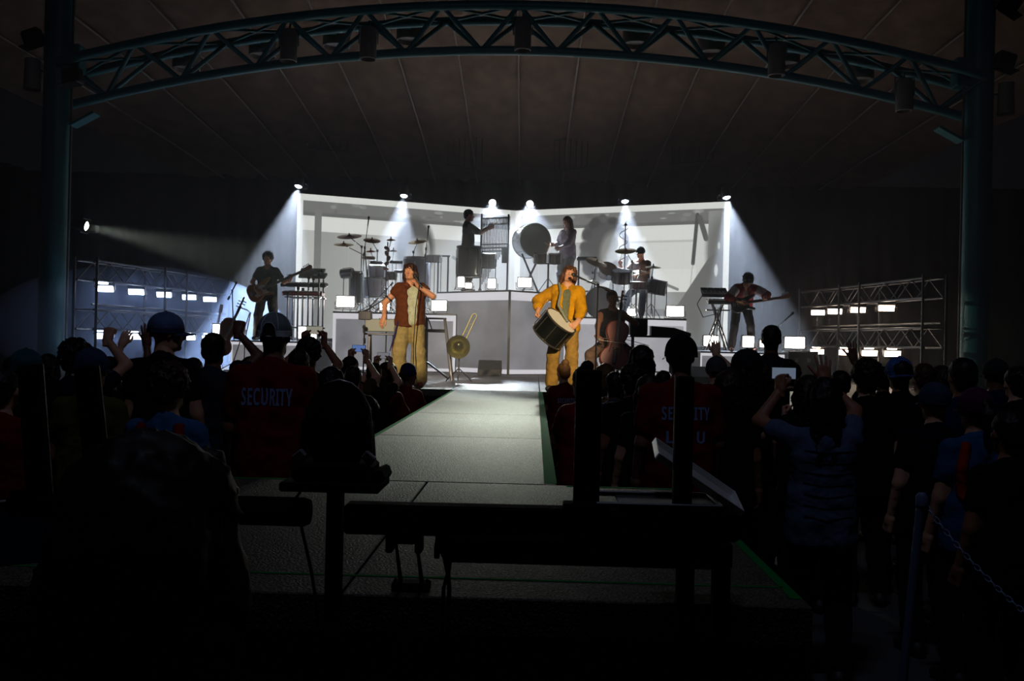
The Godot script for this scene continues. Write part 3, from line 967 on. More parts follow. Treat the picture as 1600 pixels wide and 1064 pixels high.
func screen_picture(left: bool) -> ImageTexture:
	var im := Image.create(640, 400, false, Image.FORMAT_RGB8)
	var rng := RandomNumberGenerator.new()
	rng.seed = 7 if left else 9
	var paper := 0.74 if left else 0.8
	im.fill(Color(0.68, 0.69, 0.67))
	# the band of ceiling at the top of the video
	rect_(im, 0, 0.04, 1, 0.125, 0.5)
	for k in 26:
		var x := rng.randf_range(0.12, 0.95)
		blob(im, x, rng.randf_range(0.05, 0.12), rng.randf_range(0.01, 0.05), rng.randf_range(0.005, 0.025), rng.randf_range(0.4, 0.82), 0.4, 0.8)
	rect_(im, 0, 0.125, 1, 0.15, 0.44)
	rect_(im, 0, 0.15, 1, 0.255, 0.93)
	rect_(im, 0, 0.255, 1, 1, paper)
	if left:
		rect_(im, 0, 0.25, 0.075, 1, 0.78)
		rect_(im, 0.075, 0.1, 0.105, 1, 0.52)
		for k in 12: rect_(im, 0.105 + k * 0.03, 0.255, 0.135 + k * 0.03, 1, 0.66 + k * 0.008)
		# a face in close-up behind the drums
		blob(im, 0.52, 0.33, 0.16, 0.25, 0.36, 0.25)
		blob(im, 0.535, 0.4, 0.11, 0.17, 0.58, 0.3)
		blob(im, 0.51, 0.42, 0.035, 0.03, 0.46, 0.6)
		blob(im, 0.572, 0.33, 0.03, 0.08, 0.8, 0.4)
		blob(im, 0.578, 0.33, 0.013, 0.045, 0.6, 0.5)
		limb(im, 0.53, 0.55, 0.52, 0.9, 0.1, 0.55)
		limb(im, 0.7, 0.38, 0.9, 0.55, 0.014, 0.55)
		rect_(im, 0.85, 0.46, 0.9, 0.72, 0.6)
		rect_(im, 0.83, 0.72, 0.97, 1.0, 0.62)
	else:
		for k in 14: rect_(im, 0.02 + k * 0.035, 0.255, 0.055 + k * 0.035, 1, 0.68 + k * 0.01)
		rect_(im, 0.52, 0.27, 0.9, 0.66, 0.9)
		rect_(im, 0.68, 0.46, 0.86, 0.72, 0.93)
		# a curly head in profile
		blob(im, 0.445, 0.32, 0.17, 0.25, 0.36, 0.15)
		for k in 70:
			var a := rng.randf_range(0.0, TAU)
			blob(im, 0.44 + cos(a) * 0.095, 0.31 + sin(a) * 0.22, rng.randf_range(0.03, 0.055), rng.randf_range(0.03, 0.055), rng.randf_range(0.28, 0.42), 0.5)
		blob(im, 0.485, 0.35, 0.12, 0.2, 0.6, 0.3)
		blob(im, 0.49, 0.43, 0.1, 0.16, 0.72, 0.4)
		blob(im, 0.515, 0.29, 0.035, 0.1, 0.95, 0.4)
		blob(im, 0.5, 0.27, 0.014, 0.05, 0.66, 0.5)
		blob(im, 0.5, 0.41, 0.04, 0.03, 0.5, 0.6)
		limb(im, 0.45, 0.58, 0.52, 0.5, 0.035, 0.8)
		for k in 5: limb(im, 0.49 + k * 0.012, 0.5 + k * 0.03, 0.43 + k * 0.02, 0.95, 0.02, 0.55 + 0.04 * (k % 2))
		# furniture and an arm at the right
		rect_(im, 0.62, 0.62, 0.92, 0.74, 0.62)
		rect_(im, 0.6, 0.74, 1.0, 0.79, 0.5)
		rect_(im, 0.62, 0.44, 0.67, 0.66, 0.55)
		limb(im, 0.66, 0.52, 0.78, 0.6, 0.012, 0.55)
		rect_(im, 0.86, 0.15, 0.905, 0.8, 0.88)
		limb(im, 0.86, 0.08, 0.845, 0.42, 0.015, 0.35)
		limb(im, 0.87, 0.1, 0.9, 0.25, 0.02, 0.4)
		for k in 6: limb(im, 0.845 - k * 0.004, 0.42 + k * 0.06, 0.84 - k * 0.002, 0.48 + k * 0.06, 0.004, 0.6)
		rect_(im, 0.91, 0.06, 1.0, 0.8, 0.6)
		blob(im, 0.97, 0.32, 0.13, 0.28, 0.5, 0.4)
		limb(im, 0.99, 0.5, 0.75, 1.1, 0.17, 0.46)
		blob(im, 0.945, 0.47, 0.015, 0.05, 0.85, 0.3)
		blob(im, 0.955, 0.3, 0.01, 0.03, 0.8, 0.3)
		blob(im, 0.625, 0.24, 0.022, 0.022, 1.0, 0.5)
	# the white frame that runs round the picture
	rect_(im, 0, 0, 1, 0.045, 0.93)
	if left: rect_(im, 0, 0, 0.025, 1, 0.93)
	else: rect_(im, 0.975, 0, 1, 1, 0.93)
	if left: rect_(im, 0.975, 0, 1, 1, 0.85)
	else: rect_(im, 0.0, 0, 0.03, 1, 0.93)
	# the dots of the video wall
	for y in 400:
		for x in 640:
			var c := im.get_pixel(x, y)
			var t := 0.97 + 0.03 * rng.randf()
			if x % 64 == 0 or y % 64 == 0: t *= 0.97
			im.set_pixel(x, y, Color(c.r * t, c.g * t * 1.01, c.b * t * 0.985))
	return ImageTexture.create_from_image(im)

func riser_picture(ratio: float, sides: bool, base: float, seed_: int) -> ImageTexture:
	# grey video field inside a white line
	var h := 128
	var w := int(h * ratio)
	var im := Image.create(w, h, false, Image.FORMAT_RGB8)
	var nz := FastNoiseLite.new()
	nz.seed = seed_; nz.frequency = 0.012
	var rng := RandomNumberGenerator.new()
	rng.seed = seed_
	for y in h:
		for x in w:
			var g := base + 0.09 * nz.get_noise_2d(x, y) + 0.015 * rng.randf()
			if y < h * 0.1 or y > h * 0.945: g = 0.9
			if sides and (x < h * 0.05 or x > w - h * 0.05): g = 0.9
			im.set_pixel(x, y, Color(g * 1.0, g * 0.99, g * 1.02))
	return ImageTexture.create_from_image(im)

func video(tex: Texture2D, power: float) -> StandardMaterial3D:
	var m := StandardMaterial3D.new()
	m.albedo_color = col("101010"); m.roughness = 0.6; m.metallic_specular = 0.3
	m.emission_enabled = true; m.emission = Color.WHITE; m.emission_operator = BaseMaterial3D.EMISSION_OP_MULTIPLY
	m.emission_texture = tex; m.emission_energy_multiplier = power
	return m

func area(called: String, a: Vector3, b: Vector3, low: float, high: float, out: float, energy: float, hex := "eef2ff") -> void:
	# an area light just in front of an upright screen between the ground points a and b
	var l := AreaLight3D.new()
	l.name = called
	add_child(l)
	var x := (b - a).normalized()
	var z := x.cross(Vector3.UP)
	l.global_transform = Transform3D(Basis(-x, Vector3.UP, -z) if false else Basis(x, Vector3.UP, z), (a + b) * 0.5 + Vector3.UP * (low + high) * 0.5 + z * out)
	l.area_size = Vector2(a.distance_to(b), high - low)
	l.light_color = col(hex); l.light_energy = energy; l.shadow_enabled = true
	l.area_range = 40.0

func build_screens() -> void:
	var frame := mat("0b0b0d", 0.6)
	var fold := Vector3(-0.03, 0, -24.0)
	for s in [-1.0, 1.0]:
		var end := Vector3(-0.05 + s * 4.92, 0, -21.8)
		var a := end if s < 0 else fold
		var b := fold if s < 0 else end
		var o := thing("video_screen", "%s wing of the big folded video wall showing %s" % (["left", "a pale close-up face"] if s < 0 else ["right", "a curly head in profile"]), "screen", Vector3.ZERO, 0.0, "video wall")
		var q := Shape.new()
		q.quad_uv(a + Vector3.UP * 1.62, b + Vector3.UP * 1.62, b + Vector3.UP * 4.92, a + Vector3.UP * 4.92)
		part("led_screen", q, video(screen_picture(s < 0), 0.85), o, "lit video picture")
		var x := (b - a).normalized()
		var z := x.cross(Vector3.UP)
		part("cabinet", boxed((a + b) * 0.5 + Vector3.UP * 3.27 - z * 0.07, Vector3(a.distance_to(b), 3.3, 0.12), 0.005, Basis(x, Vector3.UP, z)), frame, o)
		for t in [0.06, 0.35, 0.65, 0.94]:
			part("support_post", tubed([a.lerp(b, t) - z * 0.2 + Vector3.UP * DECK, a.lerp(b, t) - z * 0.2 + Vector3.UP * 4.9], 0.03, 8), frame, o)
		area("screen_light", a, b, 1.7, 4.9, 0.03, 1.0)
	# risers with lit fronts
	var list := [
		["left low riser with lit white-edged front under the bass player", -5.35, -3.72, -18.45, -18.45, -21.5, 1.55, 0.52, true],
		["right low riser with lit white-edged front under the guitarist", 3.7, 5.3, -18.45, -18.45, -21.5, 1.54, 0.52, true],
		["left middle riser with grey lit front carrying the percussion", -3.71, -1.13, -20.0, -20.0, -22.3, 2.19, 0.52, true],
		["right middle riser with pale lit front carrying the drum kit", 1.13, 3.66, -20.0, -20.0, -22.3, 2.19, 0.7, true],
		["left half of the tall centre riser with grey lit front", -1.62, 0.0, -20.75, -19.35, -23.0, 2.68, 0.45, false],
		["right half of the tall centre riser with pale grey lit front", 0.0, 1.62, -19.35, -20.75, -23.0, 2.68, 0.52, false]]
	var n := 0
	for r in list:
		var o := thing("stage_riser", r[0], "riser", Vector3.ZERO, 0.0, "risers with lit fronts")
		var a := Vector3(r[1], 0, r[3])
		var b := Vector3(r[2], 0, r[4])
		var top: float = r[6]
		var low := DECK + 0.02
		var q := Shape.new()
		q.quad_uv(a + Vector3.UP * low, b + Vector3.UP * low, b + Vector3.UP * (top - 0.035), a + Vector3.UP * (top - 0.035))
		part("led_screen", q, video(riser_picture(a.distance_to(b) / (top - low), r[8], r[7], 40 + n), 0.75), o, "lit front panel")
		var plan := [Vector2(r[1], -r[3] + 0.01), Vector2(r[2], -r[4] + 0.01), Vector2(r[2], -r[5]), Vector2(r[1], -r[5])]
		if n == 2: plan = [Vector2(r[1], -r[3] + 0.01), Vector2(r[2], -r[3] + 0.01), Vector2(r[2], 20.3), Vector2(-1.65, 20.75), Vector2(-1.65, -r[5]), Vector2(r[1], -r[5])]
		if n == 3: plan = [Vector2(r[1], -r[3] + 0.01), Vector2(r[2], -r[3] + 0.01), Vector2(r[2], -r[5]), Vector2(1.65, -r[5]), Vector2(1.65, 20.75), Vector2(r[1], 20.3)]
		var body := Shape.new()
		body.prism(PackedVector2Array(plan), top - 0.03 - DECK, Transform3D(Basis(Vector3.RIGHT, -PI / 2), Vector3(0, (top - 0.03 + DECK) * 0.5, 0)), 0.002)
		part("riser_box", body, frame, o)
		var lid := Shape.new()
		for k in plan.size():
			if plan[k].y < 20.0 or n in [2, 3] and plan[k].y < 20.02 or plan[k].y == -r[3] + 0.01 or plan[k].y == -r[4] + 0.01: plan[k].y -= 0.03
		lid.prism(PackedVector2Array(plan), 0.035, Transform3D(Basis(Vector3.RIGHT, -PI / 2), Vector3(0, top - 0.0175, 0)), 0.004)
		part("deck_lid", lid, mat("141416", 0.45), o)
		if n == 5:
			part("corner_post", boxed(Vector3(0, (top + DECK) * 0.5, -19.34), Vector3(0.05, top - DECK, 0.04)), mat("050505", 0.6), o, "black corner strip")
		area("riser_light", a, b, low, top, 0.03, 0.12)
		n += 1

# ---------------------------------------------------------------- lights of the show
func spot(called: String, at: Vector3, to: Vector3, angle: float, energy: float, hex: String, size := 0.06, soft := 0.3) -> SpotLight3D:
	var l := SpotLight3D.new()
	l.name = called
	add_child(l, true)
	l.position = at
	l.look_at(to, Vector3.UP if absf((to - at).normalized().y) < 0.98 else Vector3.BACK)
	l.spot_angle = angle; l.spot_angle_attenuation = soft; l.spot_range = 60.0; l.spot_attenuation = 2.0
	l.light_energy = energy; l.light_color = col(hex); l.light_size = size; l.shadow_enabled = true
	return l

func big_lights() -> void:
	# out of view: two spots placed to light the singers, one lamp for the crowd
	unseen_follow_spot(Vector3(-3.2, 6.4, 9.0), Vector3(-1.2, 2.25, -13.4), 3.0, 650.0, "ffe6c0", "left")
	unseen_follow_spot(Vector3(4.6, 6.4, 9.0), Vector3(0.75, 2.2, -12.6), 3.0, 750.0, "ffe6c0", "right")
	var o := thing("unseen_wash_light", "unseen dim bluish lamp above the platform, out of view, placed to light the crowd", "lamp", Vector3(0.6, 8.6, -1.8))  # unseen lamp, placed to light the backs of the crowd
	var b := Basis(Vector3.RIGHT, -0.75)
	o.basis = b
	part("housing", boxed(Vector3(0, 0, 0.08), Vector3(1.3, 0.4, 0.12), 0.02), mat("0c0c0c", 0.5), o)
	part("lamp_face", boxed(Vector3.ZERO, Vector3(1.2, 0.3, 0.02), 0.0), glow("a4accc", 0.6), o)
	part("drop_rod", tubed([Vector3(0, 0.1, 0.1), Vector3(0, 0.1, 0.1) + b.inverse() * Vector3(0, 3.8, 0)], 0.02, 8), mat("0c0c0c", 0.5), o)
	var l := AreaLight3D.new()
	l.name = "unseen_wash_area_light"
	add_child(l)
	l.transform = Transform3D(b, Vector3(0.6, 8.6, -1.8) - b.z * 0.02)
	l.area_size = Vector2(1.2, 0.3); l.light_color = col("a4accc"); l.light_energy = 7.5; l.shadow_enabled = true
	l.area_range = 60.0

func unseen_follow_spot(at: Vector3, to: Vector3, angle: float, energy: float, hex: String, side: String) -> void:  # an unseen front lamp behind the camera, placed to light the singers
	var o := thing("unseen_follow_spot", "unseen %s follow spot out of view behind the audience, placed to light the singers" % side, "spotlight", at)
	var d := (to - at).normalized()
	part("barrel", lathed([Vector2(0, -0.7), Vector2(0.16, -0.7), Vector2(0.17, -0.2), Vector2(0.13, -0.15), Vector2(0.13, 0.1), Vector2(0.11, 0.1), Vector2(0.11, 0.04), Vector2(0, 0.04)], along(d)), mat("0c0c0c", 0.5), o)
	part("lens", lathed([Vector2(0, 0.06), Vector2(0.105, 0.045)], along(d)), glow(hex, 6.0), o)
	part("stand", tubed([Vector3(0, -at.y, -d.z * -0.4), Vector3(0, -0.2, 0.4)], 0.05, 8), mat("0c0c0c", 0.5), o)
	spot("unseen_follow_spot_light", at + d * 0.12, to, angle, energy, hex, 0.1, 0.35)

func beam_light(at: Vector3, to: Vector3, angle: float, energy: float, hex: String, label: String, group := "beam lights on top of the video wall") -> void:
	var o := thing("beam_light", label, "spotlight", at, 0.0, group)
	var d := (to - at).normalized()
	var dark := mat("0a0a0b", 0.5)
	part("head", lathed([Vector2(0, -0.26), Vector2(0.08, -0.25), Vector2(0.1, -0.18), Vector2(0.1, -0.02), Vector2(0.085, 0.0), Vector2(0.085, -0.03), Vector2(0, -0.03)], along(d)), dark, o)
	part("lens", lathed([Vector2(0, 0.025), Vector2(0.05, 0.014), Vector2(0.082, -0.015)], along(d)), glow(hex, 14.0), o, "glaring white lens")
	var x := along(d).basis.x
	part("yoke", tubed([x * 0.125 - d * 0.1, x * 0.125 - d * 0.1 + Vector3(0, -0.0, -0.3), -x * 0.125 - d * 0.1 + Vector3(0, 0.0, -0.3), -x * 0.125 - d * 0.1], 0.014, 6), dark, o)
	part("base", boxed(-d * 0.1 + Vector3(0, -0.02, -0.38), Vector3(0.24, 0.14, 0.16), 0.015), dark, o)
	spot("beam_spot_light", at + d * 0.04, to, angle, energy, hex, 0.06, 0.25 if absf(at.x) > 1.0 else 0.8)

func strobe(at: Vector3, turn: Vector3, wide: float, tall: float, power: float, energy: float, hex: String, label: String, group: String, second := false) -> void:
	# a flat flood panel in a yoke, face towards z before it is turned
	var o := thing("strobe_light", label, "flood light", at, 0.0, group)
	var b := Basis.from_euler(turn)
	o.basis = b
	var dark := mat("0b0b0c", 0.5)
	part("housing", boxed(Vector3(0, 0, -0.06), Vector3(wide + 0.05, tall + 0.05, 0.11), 0.012), dark, o)
	part("lamp_face", boxed(Vector3(0, 0, 0.0), Vector3(wide, tall, 0.02), 0.0), glow(hex, power), o, "glaring white lamp face")
	part("yoke", tubed([Vector3(-wide * 0.5 - 0.05, 0, -0.05), Vector3(-wide * 0.5 - 0.05, -tall * 0.5 - 0.05, -0.05), Vector3(wide * 0.5 + 0.05, -tall * 0.5 - 0.05, -0.05), Vector3(wide * 0.5 + 0.05, 0, -0.05)] if not second else [Vector3(-wide * 0.5 - 0.05, 0, -0.05), Vector3(-wide * 0.5 - 0.05, tall * 0.5 + 0.06, -0.05), Vector3(wide * 0.5 + 0.05, tall * 0.5 + 0.06, -0.05), Vector3(wide * 0.5 + 0.05, 0, -0.05)], 0.011, 6), dark, o)
	if at.x < -5.4 and at.y < 2.0 and at.z < -18.0 and group.contains("risers"):
		part("floor_stand", tubed([Vector3(0, -tall * 0.5 - 0.05, -0.05), Vector3(0, DECK - at.y + 0.01, -0.05)], 0.014, 8), dark, o)
		part("floor_plate", boxed(Vector3(0, DECK - at.y + 0.01, -0.05), Vector3(0.2, 0.02, 0.2), 0.004), dark, o)
	if second:
		part("lamp_strip", boxed(Vector3(-0.02, tall * 0.5 + 0.075, -0.0), Vector3(wide * 0.62, 0.035, 0.02), 0.0), glow(hex, power), o)
	var l := AreaLight3D.new()
	l.name = "strobe_area_light"
	add_child(l, true)
	l.transform = Transform3D(b, at + b.z * 0.02)
	l.area_size = Vector2(wide, tall); l.light_energy = energy; l.light_color = col(hex); l.shadow_enabled = true
	l.area_range = 40.0

func ladder_truss(o: Node3D, a: Vector3, b: Vector3, deep: float, m: Material) -> void:
	# a box truss between two points: four chords and zigzag braces
	var side := (b - a).normalized().cross(Vector3.UP) * deep * 0.5
	var up := Vector3.UP * deep * 0.5
	for s in [-1.0, 1.0]:
		for t in [-1.0, 1.0]:
			part("chord", tubed([a + side * s + up * t, b + side * s + up * t], 0.022, 8), m, o)
	var n := int(round(a.distance_to(b) / 0.45))
	for k in n:
		var p := a.lerp(b, float(k) / n)
		var q := a.lerp(b, float(k + 1) / n)
		var f := 1.0 if k % 2 else -1.0
		for s in [-1.0, 1.0]:
			part("brace", tubed([p + side * s + up * f, q + side * s - up * f], 0.012, 5), m, o)
		part("brace", tubed([p + side + up, p - side + up], 0.012, 5), m, o)

func build_rig() -> void:
	var spots := [
		[Vector3(-4.88, 5.02, -21.5), Vector3(-5.25, 1.5, -20.2), 20.0, "beam light at the left end of the video wall"],
		[Vector3(-2.63, 5.0, -22.5), Vector3(-2.75, 2.2, -21.2), 21.0, "second beam light from the left end of the video wall"],
		[Vector3(-0.58, 5.0, -23.3), Vector3(-0.15, 0.96, -12.6), 10.0, "beam light just left of the fold in the video wall"],
		[Vector3(0.33, 4.99, -23.3), Vector3(0.15, 0.96, -12.6), 10.0, "beam light just right of the fold in the video wall"],
		[Vector3(2.56, 4.97, -22.5), Vector3(2.65, 2.2, -21.2), 21.0, "second beam light from the right end of the video wall"],
		[Vector3(4.73, 4.95, -21.5), Vector3(5.1, 1.5, -20.2), 20.0, "beam light at the right end of the video wall"]]
	for s in spots: beam_light(s[0], s[1], s[2], 280.0 if absf(s[0].x) > 1.0 else 90.0, "dcecff" if absf(s[0].x) > 1.0 else "f2fbe8", s[3])
	# the two middle fixtures also throw a wide wash down the risers
	for x in [-0.58, 0.33]: spot("beam_wash_light", Vector3(x, 4.99, -23.24), Vector3(x, 1.2, -20.4), 36.0, 150.0, "dcecff", 0.06, 0.5)
	beam_light(Vector3(-7.54, 3.53, -17.0), Vector3(-3.0, 2.6, -17.2), 9.0, 40.0, "e8f6dc", "lone pale green beam light beside the left column", "")
	# flood panels on the risers
	var fl := [
		[-3.47, 2.40, -20.08, 0.36, 0.21, "at the left end of the left middle riser"], [-2.77, 2.34, -20.9, 0.2, 0.14, "low behind the percussion stand"], [-1.5, 2.36, -20.1, 0.3, 0.2, "on the left middle riser behind the singer in the vest"],
		[1.34, 2.33, -20.1, 0.1, 0.22, "upright at the left end of the right middle riser"], [3.44, 2.35, -20.1, 0.34, 0.2, "at the right end of the right middle riser"], [2.3, 2.34, -21.0, 0.2, 0.14, "under the drum kit, left one of two"], [2.62, 2.34, -21.0, 0.16, 0.14, "under the drum kit, right one of two"],
		[-1.06, 2.87, -20.25, 0.12, 0.2, "behind the legs of the chime player, upright one"], [-0.9, 2.8, -20.25, 0.12, 0.1, "behind the legs of the chime player, low one"], [-0.4, 2.84, -20.0, 0.15, 0.18, "at the foot of the tubular chimes"], [0.29, 2.87, -19.9, 0.26, 0.18, "under the tilted bass drum"],
		[-5.73, 1.74, -18.7, 0.12, 0.2, "left of the cello on the stand"], [-5.27, 1.75, -18.75, 0.1, 0.14, "right of the cello on the stand"], [-3.93, 1.72, -18.7, 0.34, 0.22, "under the keyboards beside the bass player"],
		[3.93, 1.74, -18.65, 0.26, 0.18, "under the keyboard beside the guitarist"], [4.66, 1.74, -18.7, 0.2, 0.2, "between the feet of the guitarist"], [4.95, 1.71, -18.7, 0.1, 0.13, "right of the feet of the guitarist"], [5.5, 1.74, -18.5, 0.36, 0.2, "on the floor case right of the guitarist"]]
	for f in fl:
		strobe(Vector3(f[0], f[1], f[2]), Vector3(0.05, 0, 0), f[3], f[4], 22.0, 5.0 * f[3] * f[4] / 0.07, "fff4ea", "glaring flood panel " + f[5], "flood panels on the risers")
	# side racks
	var steel := mat("3c3c3e", 0.4, 0.7)
	for s in [-1.0, 1.0]:
		var name_ := "left" if s < 0 else "right"
		var near := Vector3(s * 7.35, 0, -16.6)
		var far := Vector3(s * 6.62, 0, -21.6)
		var o := thing("light_rack", "steel truss rack of flood panels at the %s side of the stage" % name_, "truss", Vector3.ZERO, 0.0, "side racks")
		for y in [2.72, 1.86]:
			ladder_truss(o, near + Vector3.UP * y, far + Vector3.UP * y, 0.34, steel)
		for y in [2.12]:
			part("shelf_rail", tubed([near + Vector3(0.12, y, 0), far + Vector3(0.12, y, 0)], 0.02, 8), steel, o)
		for t in [0.0, 0.45, 0.62, 1.0]:
			var p := near.lerp(far, t)
			part("upright", tubed([p + Vector3(0.2, DECK + 0.01, 0), p + Vector3(0.2, 2.95, 0)], 0.025, 8), steel, o)
			part("upright", tubed([p + Vector3(-0.2, DECK + 0.01, 0), p + Vector3(-0.2, 2.95, 0)], 0.025, 8), steel, o)
			part("foot_plate", boxed(p + Vector3(0, DECK + 0.01, 0), Vector3(0.6, 0.02, 0.3)), steel, o)
		var spots_up := [0.1, 0.3, 0.5, 0.7, 0.88] if s < 0 else [0.3, 0.52, 0.72, 0.88]
		var spots_low := [0.1, 0.3, 0.5, 0.7, 0.88] if s < 0 else [0.25, 0.42, 0.62, 0.88]
		var words := ["first", "second", "third", "fourth", "fifth"]
		for row in 2:
			var n := 0
			for t in (spots_up if row == 0 else spots_low):
				var p := near.lerp(far, t) + Vector3(-s * 0.05, 2.42 if row == 0 else 1.57, 0.0)
				strobe(p, Vector3(0.75, -s * 0.25, 0), 0.27, 0.12, 16.0, 2.4, "d4e4ff" if s < 0 else "ffe2c8", "%s flood panel from the crowd end in the %s row of the %s rack" % [words[n], "upper" if row == 0 else "lower", name_], "flood panels in the side racks", row == 1 or (s < 0 and n == 0))
				n += 1

func haze() -> void:
	var fogs := [[Vector3(0, 3.6, -19.6), Vector3(20, 5.4, 14.5), 0.014, "f4f6ff", RenderingServer.FOG_VOLUME_SHAPE_BOX], [Vector3(-7.6, 1.75, -20.2), Vector3(5.4, 2.6, 8.5), 0.2, "b8d0ff", RenderingServer.FOG_VOLUME_SHAPE_ELLIPSOID]]
	var n := 0
	for f in fogs:
		var v := FogVolume.new()
		v.name = ["stage_haze", "side_smoke"][n]
		v.shape = f[4]; v.size = f[1]; v.position = f[0]
		var m := FogMaterial.new()
		m.density = f[2]; m.albedo = col(f[3])
		v.material = m
		v.set_meta("kind", "stuff"); v.set_meta("label", ["thin haze drifting over the stage", "bluish smoke around the left light rack"][n]); v.set_meta("category", "haze")
		add_child(v)
		n += 1

# ---------------------------------------------------------------- instruments and stands
func tripod(o: Node3D, at: Vector3, spread: float, rise: float, m: Material, turn := 0.4) -> void:
	for k in 3:
		var d := Vector3(cos(turn + TAU * k / 3.0), 0, sin(turn + TAU * k / 3.0)) * spread
		part("leg", tubed([at + Vector3.UP * rise, at + d * 0.85 + Vector3.UP * rise * 0.25, at + d + Vector3.UP * 0.012], 0.009, 6), m, o)

func mic(o: Node3D, at: Vector3, dir: Vector3) -> void:
	var g := part("microphone", lathed([Vector2(0, -0.17), Vector2(0.011, -0.17), Vector2(0.015, -0.02), Vector2(0.016, 0.0)], along(dir, at), 12), mat("121212", 0.5), o)
	part("mic_grille", lathed([Vector2(0.016, 0.0), Vector2(0.025, 0.012), Vector2(0.026, 0.035), Vector2(0.016, 0.055), Vector2(0, 0.06)], along(dir, at), 12), mat("2c2c2e", 0.5, 0.6), g)

func mic_stand(label: String, base: Vector3, joint: Vector3, tip: Vector3, hex := "141416") -> Node3D:
	var o := thing("microphone_stand", label, "stand", base, 0.0, "microphone stands")
	var m := mat(hex, 0.4, 0.5)
	joint -= base; tip -= base
	tripod(o, Vector3.ZERO, 0.27, 0.16, m)
	part("pole", tubed([Vector3(0, 0.1, 0), joint], 0.011, 8), m, o)
	part("clutch", lathed([Vector2(0, -0.03), Vector2(0.02, -0.03), Vector2(0.02, 0.03), Vector2(0, 0.03)], along(joint, joint), 10), m, o)
	var d := (tip - joint).normalized()
	if joint.distance_to(tip) > 0.05:
		part("boom", tubed([joint - d * 0.16, tip - d * 0.15], 0.008, 8), m, o)
		part("counterweight", lathed([Vector2(0, -0.04), Vector2(0.02, -0.04), Vector2(0.02, 0.04), Vector2(0, 0.04)], along(d, joint - d * 0.16), 10), m, o)
	mic(o, tip - d * 0.05, d)
	return o

func drum(called: String, label: String, at: Vector3, axis: Vector3, r: float, h: float, shell: String, skin_: String, group: String, legs := 0, floor_y := 0.0, rim := "b8b8b4") -> Node3D:
	var o := thing(called, label, "drum", at, 0.0, group)
	var f := along(axis)
	var metal := mat(rim, 0.25, 0.95)
	part("shell", lathed([Vector2(0.0, -h * 0.49), Vector2(r * 0.96, -h * 0.49), Vector2(r, -h * 0.47), Vector2(r, h * 0.47), Vector2(r * 0.96, h * 0.49), Vector2(0, h * 0.49)], f, 32), mat(shell, 0.35), o)
	for s in [-1.0, 1.0]:
		part("drum_head", lathed([Vector2(0, s * h * 0.505), Vector2(r * 0.97, s * h * 0.502)], f, 32), mat(skin_, 0.5), o)
		part("hoop", lathed([Vector2(r * 0.99, s * h * 0.46), Vector2(r * 1.05, s * h * 0.46), Vector2(r * 1.05, s * h * 0.53), Vector2(r * 0.99, s * h * 0.53)], f, 32), metal, o)
	for k in 8:
		var a := TAU * k / 8.0
		var p := Vector3(cos(a), 0, sin(a)) * (r + 0.012)
		part("lug", tubed([f * (p + Vector3(0, -h * 0.42, 0)), f * (p + Vector3(0, h * 0.42, 0))], 0.007, 5), metal, o)
	for k in legs:
		var a := TAU * (k + 0.25) / legs
		var p := Vector3(cos(a), 0, sin(a)) * (r + 0.03)
		part("leg", tubed([p + Vector3.UP * h * 0.1, Vector3(p.x, floor_y - at.y + 0.1, p.z), Vector3(p.x * 1.12, floor_y - at.y + 0.012, p.z * 1.12)], 0.01, 6), metal, o)
	return o

func cymbal(label: String, top: Vector3, r: float, tilt: Vector3, base: Vector3, group: String, hex := "a8823c", boom := true) -> void:
	var o := thing("cymbal_stand", label, "cymbal", base, 0.0, group)
	var metal := mat("a8a8a6", 0.25, 0.95)
	var t := top - base
	var f := Transform3D(Basis.from_euler(tilt + Vector3(0.22, 0, 0)), t)
	var prof := [Vector2(0.008, 0.03), Vector2(r * 0.1, 0.028), Vector2(r * 0.2, 0.012), Vector2(r * 0.6, 0.004), Vector2(r, -0.012), Vector2(r, -0.014), Vector2(r * 0.6, 0.001), Vector2(r * 0.2, 0.008), Vector2(0.008, 0.024)]
	part("cymbal", lathed(prof, f, 36), mat(hex, 0.3, 0.9), o, "thin brass cymbal")
	part("wing_nut", lathed([Vector2(0, 0.07), Vector2(0.012, 0.065), Vector2(0.016, 0.03), Vector2(0, 0.03)], f, 8), mat("181818", 0.5), o)
	var elbow := Vector3(0, t.y - 0.22, 0) if boom else Vector3(t.x, t.y - 0.1, t.z)
	part("pole", tubed([Vector3(0, 0.12, 0), elbow], 0.013, 8), metal, o)
	part("boom_arm", tubed([elbow, t - Vector3(0, 0.02, 0)], 0.01, 8), metal, o)
	part("clamp", boxed(elbow, Vector3(0.05, 0.06, 0.04), 0.008), mat("202020", 0.5), o)
	tripod(o, Vector3.ZERO, 0.26, 0.35, metal, r * 9.0)

